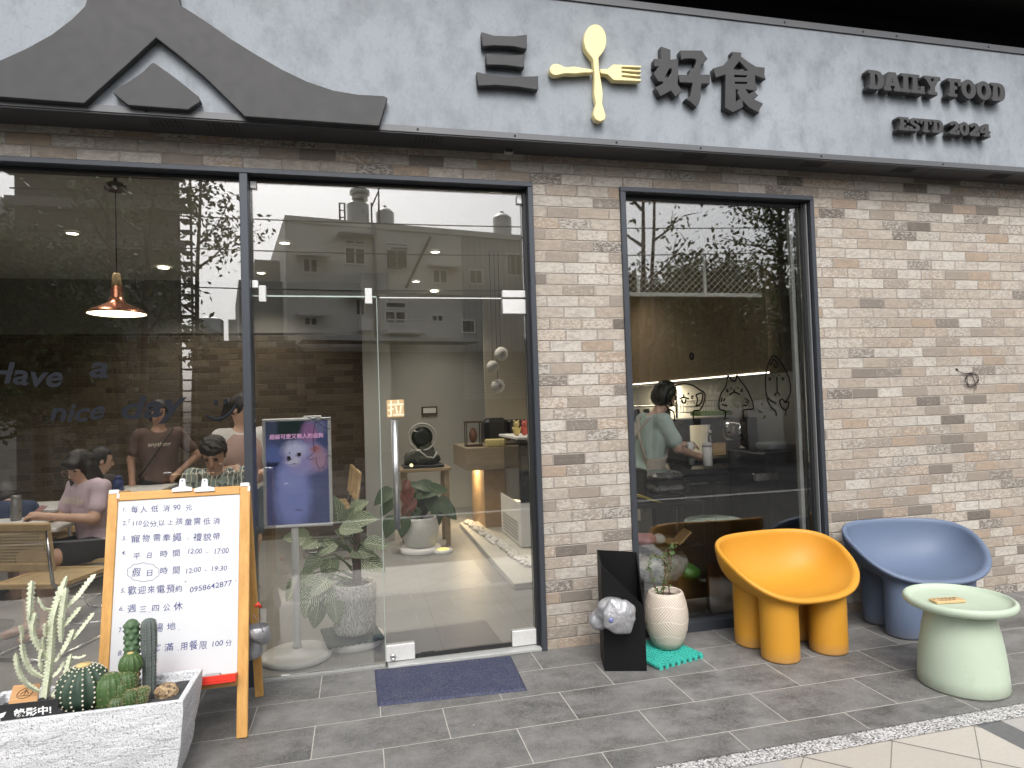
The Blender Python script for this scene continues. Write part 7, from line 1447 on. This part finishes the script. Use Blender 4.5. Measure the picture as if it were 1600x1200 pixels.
# man in patterned shirt
def patt():
    s = NT('patterned_shirt'); co = s.coord(); w1 = s.n('ShaderNodeTexWave'); w1.inputs['Scale'].default_value = 9; w1.inputs['Distortion'].default_value = 5; w1.inputs['Detail'].default_value = 2; s.l(co, w1.inputs['Vector']); n = s.noise(co, 11, 3); c = s.ramp(n, [(0, (0.17, 0.22, 0.20)), (.46, (0.24, 0.29, 0.26)), (.50, (0.06, 0.08, 0.08)), (.60, (0.30, 0.34, 0.31))], 'CONSTANT'); c = s.mix(s.math('GREATER_THAN', w1.outputs['Fac'], .93), c, (0.55, 0.53, 0.42)); s.bsdf(c, .85); return s.m
t, hp, rm = person('person with dark curly hair in a grey-green patterned shirt, head bowed behind the whiteboard', (-1.035, 1.50, 0), R(178), sit(.46, 1.08, .05, head=(0, .15, 1.175), wrL=(-.14, .36, .77), wrR=(.14, .36, .77)), SKIN[1], patt(), m_dkshort, ('curly', m_hair), .0085, (.03, .80, -.60), .7, .45, bulk=1.12, hem=.45)
b = MB()
for s_ in (-1, 1): b.add([(s_*.02, .185, .985), (s_*.085, .12, 1.055), (s_*.115, .10, 1.01), (s_*.06, .175, .945)], [(0, 1, 2, 3)])
b.build('collar', M('collar_green', (0.24, 0.29, 0.26), .85), t, None, True, True)
# standing woman behind the mullion
t, hp, rm = person('person in a dusty pink vest over white sleeves with a ponytail, standing behind the mullion', (-.93, 1.80, 0), R(-160), stand(1.60, .03) | dict(elL=V3((-.215, .10, 1.03)), wrL=V3((-.13, .32, 1.03)), elR=V3((.215, .10, 1.03)), wrR=V3((.13, .30, 1.05)), knR=V3((.09, .12, .47)), anR=V3((.09, .20, .085)), anL=V3((-.09, -.2, .11))), SKIN[0], tee('white_tee', (0.62, 0.60, 0.57)), m_denim, ('ponytail', m_hair), .0095, (-.75, .6, -.42), .75, .36, shoes=m_sand)
che = V3((0, .015, 1.157)); vest = lambda X, Y, Z: np.maximum(np.maximum(smin(s_ell(X, Y, Z, che, (.188, .140, .20)), s_ell(X, Y, Z, (0, 0, .98), (.172, .132, .20)), .05), .86-Z), np.maximum(np.abs(X)-.155, smax(Z-1.32, -(np.sqrt(X**2+(Y-.05)**2+(Z-1.40)**2)-.115), .01)))
link_mesh('vest', sdf_mesh(vest, (-.22, -.2, .84), (.22, .2, 1.38), .009, 'vest'), tee('dusty_pink', (0.40, 0.28, 0.25)), t)
b = MB(); c = hp(0, -.095, .02); b.tube([V3(c)+V3((0, 0, 0))+(V3(hp(1, 0, 0))-V3(hp(0, 0, 0)))*.030*math.cos(a)+(V3(hp(0, 0, 1))-V3(hp(0, 0, 0)))*.030*math.sin(a) for a in [2*math.pi*i/18 for i in range(18)]], .012, 8, False, True); b.build('scrunchie', M('cream_fabric', (0.62, 0.58, 0.48), .9), t, None, True, True)
# barista
t, hp, rm = person('person, a barista in a mint T-shirt and beige apron reaching across the kitchen counter', (2.28, 1.14, 0), R(-88), stand(1.60, .10) | dict(chest=V3((0, .07, 1.16)), shL=V3((-.165, .09, 1.30)), shR=V3((.165, .09, 1.30)), head=V3((.02, .19, 1.505)), elR=V3((.225, .18, 1.08)), wrR=V3((.16, .39, 1.005)), elL=V3((-.20, .20, 1.09)), wrL=V3((-.12, .42, 1.08))), SKIN[0], m_mint, tee('dark_trousers', (0.04, 0.045, 0.05)), ('bob', m_hair), .0085, (.1, .82, -.55), .72, 1.0, shoes=m_black)
def apron(X, Y, Z):
    d = smin(s_ell(X, Y, Z, (0, .07, 1.16), (.184, .135, .20)), s_ell(X, Y, Z, (0, .02, .98), (.178, .138, .24)), .05); d = smin(d, s_ell(X, Y, Z, (0, .0, .72), (.200, .150, .34)), .06); wrap = np.where(Z > 1.0, np.abs(X)-(.13-.25*(Z-1.0)), -1); return np.maximum(np.maximum(np.maximum(d, Z-1.24), .48-Z), np.maximum(wrap, -.06-Y+np.where(Z > 1.0, .06, 0)))
m_apr = tee('beige_apron', (0.46, 0.42, 0.36)); link_mesh('apron', sdf_mesh(apron, (-.23, -.17, .45), (.23, .24, 1.28), .009, 'apron'), m_apr, t)
b = MB()
for s_ in (-1, 1): b.tube([(s_*.085, .17, 1.235), (s_*.11, .10, 1.335), (s_*.09, .0, 1.325), (-s_*.03, -.06, 1.18), (-s_*.13, -.06, 1.0)], .013, 6)
b.build('apron_strap', m_apr, t, None, True, True)
# ================================================================== ACROSS THE STREET (seen mirrored in the glazing)
GM = 0.062
def mir(v): return Vector((v[0], 2*GM-v[1], v[2]))
def vray(px, py, p, n):
    """pixel -> point on a virtual plane (point p, normal n) seen through the glass"""
    d = CF*F_PX + CR*(px-800.0) - CU*(py-600.0); p = np.array(p); n = np.array(n)
    t = ((p-CAM) @ n)/(d @ n); return CAM+d*t
def leaf_mesh(name, centers, size, seed, droop=0.3, parent=None, mat=None, aspect=0.5):
    r_ = np.random.RandomState(seed); n = len(centers); C_ = np.asarray(centers, np.float32)
    a = r_.normal(size=(n, 3)); a[:, 2] -= droop; a /= np.linalg.norm(a, axis=1)[:, None]
    b = r_.normal(size=(n, 3)); b -= a*(a*b).sum(1)[:, None]; b /= np.linalg.norm(b, axis=1)[:, None]
    L = (size*(0.6+0.8*r_.rand(n)))[:, None]; Wd = L*aspect*0.5
    V = np.stack([C_, C_+a*L*0.5+b*Wd, C_+a*L, C_+a*L*0.5-b*Wd], 1).reshape(-1, 3)
    F = np.arange(n*4).reshape(n, 4)
    me = raw_mesh(name, V, F, wloc(parent) if parent else (0, 0, 0), False); return link_mesh(name, me, mat, parent)
def leaf_mat(name, a, b_):
    s = NT(name); g = s.n('ShaderNodeNewGeometry'); c = s.mix(g.outputs['Random Per Island'], a, b_)
    s.bsdf(c, 0.55, 0, spec=0.3); return s.m
m_leaf = [leaf_mat('street_leaf', (0.045, 0.075, 0.028), (0.12, 0.17, 0.06)), leaf_mat('street_leaf_light', (0.07, 0.105, 0.04), (0.15, 0.20, 0.085))]
m_bark = M('bark', (0.11, 0.095, 0.08), 0.85, 0, 0.3, 12, 0.4, 40)
def limbs(base, top, r0, n, spread, seed, up=0.6):
    r_ = random.Random(seed); base = Vector(base); top = Vector(top); out = []
    pts = [base.lerp(top, i/6)+Vector((r_.uniform(-1, 1), r_.uniform(-1, 1), 0))*0.05*(i > 0) for i in range(7)]
    out.append((pts, [r0*(1-0.11*i) for i in range(7)]))
    tips = []
    for k in range(n):
        t = 0.35+0.65*(k+0.5)/n; p = base.lerp(top, t); a = r_.uniform(0, 6.28)+k*2.4; L = spread*r_.uniform(0.6, 1.1)*(1.15-0.5*t)
        d = Vector((math.cos(a), math.sin(a), up+r_.uniform(-.2, .4))).normalized()
        q = [p+d*L*s_+Vector((r_.uniform(-1, 1), r_.uniform(-1, 1), r_.uniform(-.3, 1)))*0.10*L*s_ for s_ in (0, .3, .6, 1)]
        out.append((q, [r0*.42, r0*.3, r0*.2, r0*.08])); tips.append(q)
        for j in range(3):
            d2 = (d+Vector((r_.uniform(-1, 1), r_.uniform(-1, 1), r_.uniform(-.4, .8)))*0.8).normalized(); s0 = q[1+j % 3]
            q2 = [s0, s0+d2*L*.25, s0+d2*L*.5+Vector((0, 0, -.03*L))]; out.append((q2, [r0*.2, r0*.12, r0*.05])); tips.append(q2)
    return out, tips
def street_tree(label, base, top, r0, n, spread, seed, leaves, lsize, lump, mat, second=None):
    t = thing('street_tree', label, 'tree', base, 'street trees across the road')
    b = MB(); L, tips = limbs(base, top, r0, n, spread, seed)
    if second:
        L2, t2 = limbs(second[0], second[1], r0*.8, n, spread, seed+5); L += L2; tips += t2
    for q, rr in L: b.tube(q, rr, 6, False)
    b.build('trunk', m_bark, t)
    r_ = np.random.RandomState(seed); cs = []
    for q in tips:
        for _ in range(leaves):
            s_ = r_.rand()**0.6; i = min(int(s_*(len(q)-1)), len(q)-2); f = s_*(len(q)-1)-i
            p = np.array(q[i].lerp(q[i+1], f)); cs.append(p+r_.normal(size=3)*lump*(0.4+s_))
    leaf_mesh('crown', cs, lsize, seed+1, 0.4, t, mat); return t
def vp(px, py, Y): return mir(at(px, py, Y=Y))
# trees in virtual (mirrored) positions, then really built on the far kerb
def base_of(px, Y): q = at(px, 600, Y=Y); return mir((q.x, Y, -0.14))
street_tree('slender two-stemmed street tree with sparse leaves, mirrored near the copper lamp', base_of(195, 9), vp(170, 300, 9), 0.10, 9, 1.5, 11, 16, 0.13, 0.16, m_leaf[1], (base_of(215, 9), vp(238, 290, 9)))
street_tree('loose-leaved street tree mirrored at the right end of the left pane', base_of(292, 10.5), vp(318, 250, 10.5), 0.07, 9, 1.3, 23, 46, 0.12, 0.16, m_leaf[1])
street_tree('dense dark bushy street tree mirrored at the far left of the shopfront', base_of(70, 8), vp(50, 420, 8), 0.12, 13, 1.25, 31, 240, 0.12, 0.28, m_leaf[0])
street_tree('low dark bushy street tree mirrored behind the seated girl', base_of(125, 9.5), vp(118, 500, 9.5), 0.10, 11, 1.1, 37, 200, 0.12, 0.25, m_leaf[0])
street_tree('bare forked street tree mirrored at the left edge of the kitchen window', base_of(1000, 10), vp(1003, 300, 10), 0.10, 5, 1.4, 41, 8, 0.14, 0.2, m_leaf[1], (base_of(1018, 10), vp(1022, 290, 10)))
street_tree('tall leafy street tree mirrored at the right edge of the kitchen window', base_of(1232, 10), vp(1215, 285, 10), 0.13, 10, 1.7, 43, 34, 0.13, 0.22, m_leaf[0], (base_of(1246, 10), vp(1228, 285, 10)))
for k, (px, py, Y, sp, sd_) in enumerate([(1000, 478, 13, 1.2, 51), (1085, 452, 14, 1.35, 53), (1160, 480, 14, 1.3, 57), (1235, 485, 15, 1.3, 59), (1320, 480, 14, 1.4, 61)]):
    street_tree(['rounded dark roadside tree mirrored at the lower left of the kitchen window mesh', 'largest domed roadside tree mirrored behind the kitchen window mesh', 'dark roadside tree mirrored just right of the window centre',
                 'dark roadside tree mirrored behind the tall leafy tree', 'dark roadside tree farthest right across the road'][k],
                base_of(px, Y), vp(px, py, Y), 0.13, 15, sp, sd_, 280, 0.17, 0.33, m_leaf[0])

# ---- pale apartment block
AB = thing('apartment_block', 'pale three-storey apartment block across the street, mirrored in the door glazing', 'building', mir((3, 20.9, -0.14)))
A_P = np.array([-2.363, 20.0, 0.0]); A_D = np.array([1.0, 0.19, 0]); A_D /= np.linalg.norm(A_D); A_N = np.array([A_D[1], -A_D[0], 0.0])
def af(px, py, out=0.0):
    q = vray(px, py, A_P+A_N*out, A_N); return q
def a_uv(q): return float((q-A_P) @ A_D), q[2]
def a_pt(u, z, out=0.0): return mir(A_P+A_D*u+A_N*out+np.array([0, 0, z]))
def a_box(b, u0, u1, z0, z1, o0, o1):
    vs = [a_pt(u, z, o) for z in (z0, z1) for (u, o) in ((u0, o0), (u1, o0), (u1, o1), (u0, o1))]
    b.add(vs, [(0,1,2,3),(4,7,6,5),(0,4,5,1),(1,5,6,2),(2,6,7,3),(3,7,4,0)])
m_bw = M('apartment_wall', (0.76, 0.74, 0.67), 0.85, 0, 0.14, 0.8); m_bw2 = M('corrugated_wall', (0.52, 0.52, 0.50), 0.7, 0.1, 0.1, 1.2)
m_bwin = M('apartment_window_glass', (0.015, 0.017, 0.016), 0.3, 0, 0.2, 2); m_bfr = M('apartment_window_frame', (0.80, 0.80, 0.78), 0.5)
z5 = lambda x, y: (380+x/3.158, 260+y/3.158)
HB = 8.15
uR = a_uv(af(*z5(1075, 400)))[0]
b = MB(); a_box(b, 0, uR, -.14, HB, 0, -8); a_box(b, 0, uR+6, HB+.002, HB+.22, 0.06, -8); b.build('wall', m_bw, AB)
b = MB(); a_box(b, uR+.002, uR+6.5, -.14, HB, -0.02, -8)
for k in range(26): a_box(b, uR+.05+k*.25, uR+.13+k*.25, 2.6, HB-.02, 0.02, -0.018)
b.build('corrugated_wall', m_bw2, AB)
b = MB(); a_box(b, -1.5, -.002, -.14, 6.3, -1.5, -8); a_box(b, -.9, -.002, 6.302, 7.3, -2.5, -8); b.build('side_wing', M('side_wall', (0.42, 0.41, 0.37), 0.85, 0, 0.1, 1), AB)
def awin(x0, y0, x1, y1, split=2, sill=True):
    u0, z1 = a_uv(af(*z5(x0, y0))); u1, z0 = a_uv(af(*z5(x1, y1)))
    b = MB(); t = 0.06
    a_box(b, u0, u1, z1-t, z1, .05, -.0); a_box(b, u0, u1, z0, z0+t, .05, 0); a_box(b, u0, u0+t, z0+t, z1-t, .05, 0); a_box(b, u1-t, u1, z0+t, z1-t, .05, 0)
    for k in range(1, split): uu = u0+(u1-u0)*k/split; a_box(b, uu-.03, uu+.03, z0+t, z1-t, .045, 0)
    o = b.build('window', m_bfr, AB); b = MB(); a_box(b, u0+t, u1-t, z0+t, z1-t, .02, .004); b.build('pane', m_bwin, o); return u0, u1, z0, z1
m_awn = M('awning_sheet', (0.60, 0.60, 0.57), 0.6)
def awn(x0, y0, x1, y1, out=0.7):
    u0, z1 = a_uv(af(*z5(x0, y0))); u1, z0 = a_uv(af(*z5(x1, y1)))
    b = MB(); vs = [a_pt(u0, z1, 0), a_pt(u1, z1, 0), a_pt(u1, z0, out), a_pt(u0, z0, out)]; vs += [v-Vector((0, 0, .05)) for v in vs]
    b.add(vs, [(0,1,2,3),(7,6,5,4),(0,4,5,1),(1,5,6,2),(2,6,7,3),(3,7,4,0)]); b.build('awning', m_awn, AB)
for q in [(290,450,372,530,2),(497,395,605,490,2),(497,360,605,392,2),(700,405,815,510,2),(700,372,815,402,2),(930,505,1010,582,2),(1110,505,1185,585,1),(1295,425,1388,545,1),(295,740,370,790,2),(550,650,605,740,2),(695,710,805,780,2),(695,665,805,705,1),(925,730,990,770,2),(1075,755,1145,825,1)]: awin(*q)
for q in [(260,432,420,458),(905,483,1065,510),(260,722,415,745),(460,335,640,352),(500,640,640,655)]: awn(*q)
m_bmet = M('roof_metal', (0.30, 0.30, 0.29), 0.45, 0.5); m_bdark = M('dark_rail', (0.06, 0.06, 0.058), 0.5)
u0, z1 = a_uv(af(*z5(628, 300))); u1, z0 = a_uv(af(*z5(655, 850)))
b = MB(); b.tube([a_pt(u0+.1, z1, .12), a_pt(u0+.1, z0, .12)], .07, 6); b.tube([a_pt(u1, z1+.1, .12), a_pt(u1, z0, .12)], .06, 6); b.build('drainpipe', m_bmet, AB)
u0, z = a_uv(af(*z5(200, 590))); b = MB(); a_box(b, 0, uR, z-.08, z+.08, .10, .002); b.build('floor_band', m_bw, AB)
u0, z1 = a_uv(af(*z5(685, 770))); u1, z0 = a_uv(af(*z5(870, 815))); b = MB(); a_box(b, u0, u1, z0-.15, z0, .9, .002)
for k in range(19): uu = u0+(u1-u0)*k/18; b.tube([a_pt(uu, z0, .88), a_pt(uu, z1, .88)], .014, 4, False)
b.tube([a_pt(u0, z1, .88), a_pt(u1, z1, .88)], .025, 5); b.build('balcony', m_bfr, AB)
u0, z1 = a_uv(af(*z5(690, 405))); u1, z0 = a_uv(af(*z5(765, 520))); b = MB()
for k in range(8): b.tube([a_pt(u0+.3+(u1-u0)*k/7, z1, .2), a_pt(u0+(u1-u0)*k/7, z0, .6)], .02, 4, False)
for k in range(5): f_ = k/4; b.tube([a_pt(u0+.3-.3*f_, z1+(z0-z1)*f_, .2+.4*f_), a_pt(u1+.3-.3*f_, z1+(z0-z1)*f_, .2+.4*f_)], .02, 4, False)
b.build('window_grille', m_bdark, AB)
u0, z1 = a_uv(af(*z5(565, 755))); u1, z0 = a_uv(af(*z5(625, 815))); b = MB(); a_box(b, u0, u1, z0, z1, .4, .002); b.build('air_conditioner', m_bfr, AB)
b = MB(); p_, q_ = a_uv(af(*z5(920, 350))), a_uv(af(*z5(800, 600))); b.tube([a_pt(*p_, .1), a_pt(*q_, .1)], .05, 5); b.build('conduit', m_bdark, AB)
# ground floor: dark shop fronts under a long pale canopy
b = MB(); a_box(b, -1.5, uR+6, -.14, 3.55, .25, .004); b.build('dark_shopfront', M('shopfront_dark', (0.040, 0.037, 0.031), 0.7, 0, 0.4, 1.5), AB)
u0, z1 = a_uv(af(*z5(262, 862))); u1, _ = a_uv(af(*z5(1097, 885))); b = MB(); a_box(b, u0, u1, z1-.12, z1, 1.6, .26); b.build('canopy', M('canopy_white', (0.62, 0.62, 0.60), 0.5), AB)
u0, z1 = a_uv(af(*z5(1085, 905), 0.3)); u1, z0 = a_uv(af(*z5(1420, 1140), 0.3)); b = MB()
for k in range(22): zz = z0+(z1-z0)*k/22; a_box(b, u0, u1+.6, zz, zz+(z1-z0)/22*.55, .34, .26)
b.build('roller_shutter', M('shutter_slats', (0.34, 0.34, 0.32), 0.5, 0.3), AB)
# roof tanks
m_tank = M('stainless_tank', (0.55, 0.55, 0.53), 0.3, 0.75, 0.25, 1.5)
def tank(x0, y0, x1, y1, label, out=-1.2, dome=True):
    u0, z1 = a_uv(af(*z5(x0, y0), out)); u1, z0 = a_uv(af(*z5(x1, y1), out)); c = a_pt((u0+u1)/2, 0, out); r_ = (u1-u0)/2
    t = thing('water_tank', label, 'water tank', (c.x, c.y, HB+.22), 'roof water tanks'); z0 = HB+.22
    b = MB(); prof = [(r_, z0+.25)]
    n = 7
    for k in range(n): za = z0+.25+(z1-z0-.45)*k/n; zb = z0+.25+(z1-z0-.45)*(k+1)/n; prof += [(r_, za), (r_, zb-.05), (r_*1.03, zb-.025)]
    prof += [(r_, z1-.2), (r_*.6, z1-.05), (r_*.2, z1), (r_*.2, z1+.08), (0.001, z1+.08)]
    b.lathe(prof, (c.x, c.y, 0), 20); b.build('cylinder', m_tank, t); b = MB()
    for k in range(4): a = k*math.pi/2+.4; b.tube([(c.x+r_*.85*math.cos(a), c.y+r_*.85*math.sin(a), z0), (c.x+r_*.85*math.cos(a), c.y+r_*.85*math.sin(a), z0+.26)], .04, 5)
    b.build('stand', m_bdark, t)
tank(510, 160, 622, 300, 'large ribbed steel water tank with a smaller drum on top on the apartment roof')
tank(655, 200, 745, 315, 'short steel water tank beside the double tank on the apartment roof')
tank(1234, 228, 1322, 360, 'tall slim steel water tank at the right end of the apartment roof')
u0, z1 = a_uv(af(*z5(525, 103), -1.2)); u1, z0 = a_uv(af(*z5(624, 160), -1.2)); c = a_pt((u0+u1)/2, 0, -1.2); z0 -= .1
b = MB(); b.lathe([((u1-u0)/2, z0+.22), ((u1-u0)/2, z1-.1), ((u1-u0)*.3, z1), (.001, z1)], (c.x, c.y, 0), 20); b.lathe([(.3, z0), (.3, z0+.22)], (c.x, c.y, 0), 12)
tag(b.build('water_tank', m_tank), 'small steel drum standing on top of the large roof tank', 'water tank', 'roof water tanks')
RL = thing('roof_railing', 'thin roof ladder and pipe frame around the apartment water tanks', 'railing', a_pt(3, HB+.22, -1)); b = MB()
for px in (475, 500, 632, 668): u, z = a_uv(af(*z5(px, 180), -.5)); b.tube([a_pt(u, HB+.2, -.5), a_pt(u, z, -.5)], .035, 5)
for py in (180, 215, 250, 285):
    u, z = a_uv(af(*z5(475, py), -.5)); u2, _ = a_uv(af(*z5(500, py), -.5)); b.tube([a_pt(u, z, -.5), a_pt(u2, z, -.5)], .025, 5)
u, z = a_uv(af(*z5(632, 205), -.5)); u2, z2 = a_uv(af(*z5(668, 120), -.5)); b.tube([a_pt(u, z, -.5), a_pt(u2, z2, -.5)], .03, 5); b.tube([a_pt(u2, z2+.3, -.5), a_pt(u2, HB+.2, -.5)], .03, 5); b.build('pipe_frame', m_bdark, RL)

# ---- tall dark block at the left
def vbox(b, x0, x1, Y0, Y1, z0, z1): b.box((x0, 2*GM-Y1, z0), (x1, 2*GM-Y0, z1))
DB = thing('dark_block', 'tall dim grey block across the street, mirrored behind the copper pendant lamp', 'building', mir((-4.5, 14, -0.14)))
xl = at(22, 300, Y=13).x; xr = at(272, 300, Y=13).x
b = MB(); vbox(b, xl, xr, 13, 13.5, -.14, 9.2); b.build('wall', M('dark_render', (0.20, 0.195, 0.172), 0.85, 0, 0.15, 0.7), DB)
b = MB()
for z in (3.2, 5.35, 6.3, 7.05): vbox(b, xl-.1, xr+.25, 12.75, 12.998, z, z+.22)
b.build('ledge', M('ledge_render', (0.29, 0.285, 0.26), 0.8), DB)
b = MB()
for z in (5.75, 6.7): b.tube([mir((xl, 12.8, z)), mir((xr+.2, 12.8, z))], .02, 5)
b.build('balcony_rail', m_bdark, DB)
b = MB(); vbox(b, at(60, 400, Y=12.9).x, at(80, 400, Y=12.9).x+.6, 12.9, 12.999, 3.6, 4.9); b.build('window', m_bwin, DB)
ST = thing('fire_stair', 'open steel fire stair with railings on the end of the dim grey block', 'staircase', mir((xr+.3, 13.2, -0.14)))
b = MB(); xs = at(296, 400, Y=13).x
for k in range(24): b.box((xr+.05, 2*GM-13.6, 1.0+k*.26), (xs, 2*GM-13.2, 1.03+k*.26))
b.build('tread', m_bdark, ST); b = MB()
for x in (xr+.04, xs): b.tube([mir((x, 13.2, -.14)), mir((x, 13.2, 7.3))], .03, 5)
b.build('post', m_bdark, ST)
LB = thing('low_building', 'low brown flat-roofed building mirrored between the grey block and the apartments', 'building', mir((-3.6, 17, -0.14)))
x0 = at(303, 500, Y=17).x; x1 = at(462, 500, Y=17).x
b = MB(); vbox(b, x0, x1, 17, 24, -.14, 3.55); b.build('wall', M('brown_render', (0.10, 0.085, 0.065), 0.85, 0, 0.3, 1), LB)
b = MB(); vbox(b, x0-.1, x1, 16.7, 16.998, 3.4, 3.62); b.build('parapet', M('parapet_grey', (0.22, 0.215, 0.195), 0.8), LB)
b = MB(); vbox(b, x0-.4, x0+2.4, 24.5, 27, -.14, 5.3); b.build('rear_wall', m_bw, LB)
c = mir(at(327, 520, Y=18)); z1 = at(327, 497, Y=18).z
b = MB(); b.lathe([(.42, 3.56), (.42, z1-.08), (.3, z1), (.08, z1+.04), (.001, z1+.04)], (c.x, c.y, 0), 20); tag(b.build('water_tank', m_tank), 'squat steel water tank on the low brown roof', 'water tank', 'roof water tanks')
c = mir((at(4, 340, Y=14).x, 14, 0)); z0 = at(4, 372, Y=14).z; z1 = at(4, 318, Y=14).z
t = thing('water_tank', 'ribbed steel water tank on a stand mirrored at the far left edge of the shopfront', 'water tank', (c.x, c.y, -.14), 'roof water tanks')
b = MB(); b.lathe([(.42, z0)]+[(.42+.015*(k % 2), z0+(z1-z0)*k/14) for k in range(15)]+[(.2, z1+.15), (.001, z1+.15)], (c.x, c.y, 0), 20); b.build('cylinder', m_tank, t)
b = MB(); b.box((c.x-.5, c.y-.5, -.14), (c.x+.5, c.y+.5, z0-.01)); b.build('stand', m_bw, t)

UW = thing('utility_wires', 'sagging black utility wires strung along the far side of the street', 'wires', mir((0, 10.5, 5)))
for k, (zq, sag) in enumerate(((5.2, .35), (5.9, .30), (4.6, .45))):
    b = MB(); b.tube([mir((-12+24*i/24, 10.5+.3*k, zq-sag*(1-((i-12)/12)**2))) for i in range(25)], .014, 5); b.build('wire', m_bdark, UW)
# leaves that need the leaf materials
leaf_mesh('leaves', MV_LEAF, 0.017, 4, 0.1, SB, leaf_mat('shrub_leaf_small', (0.045, 0.10, 0.030), (0.13, 0.21, 0.07)))
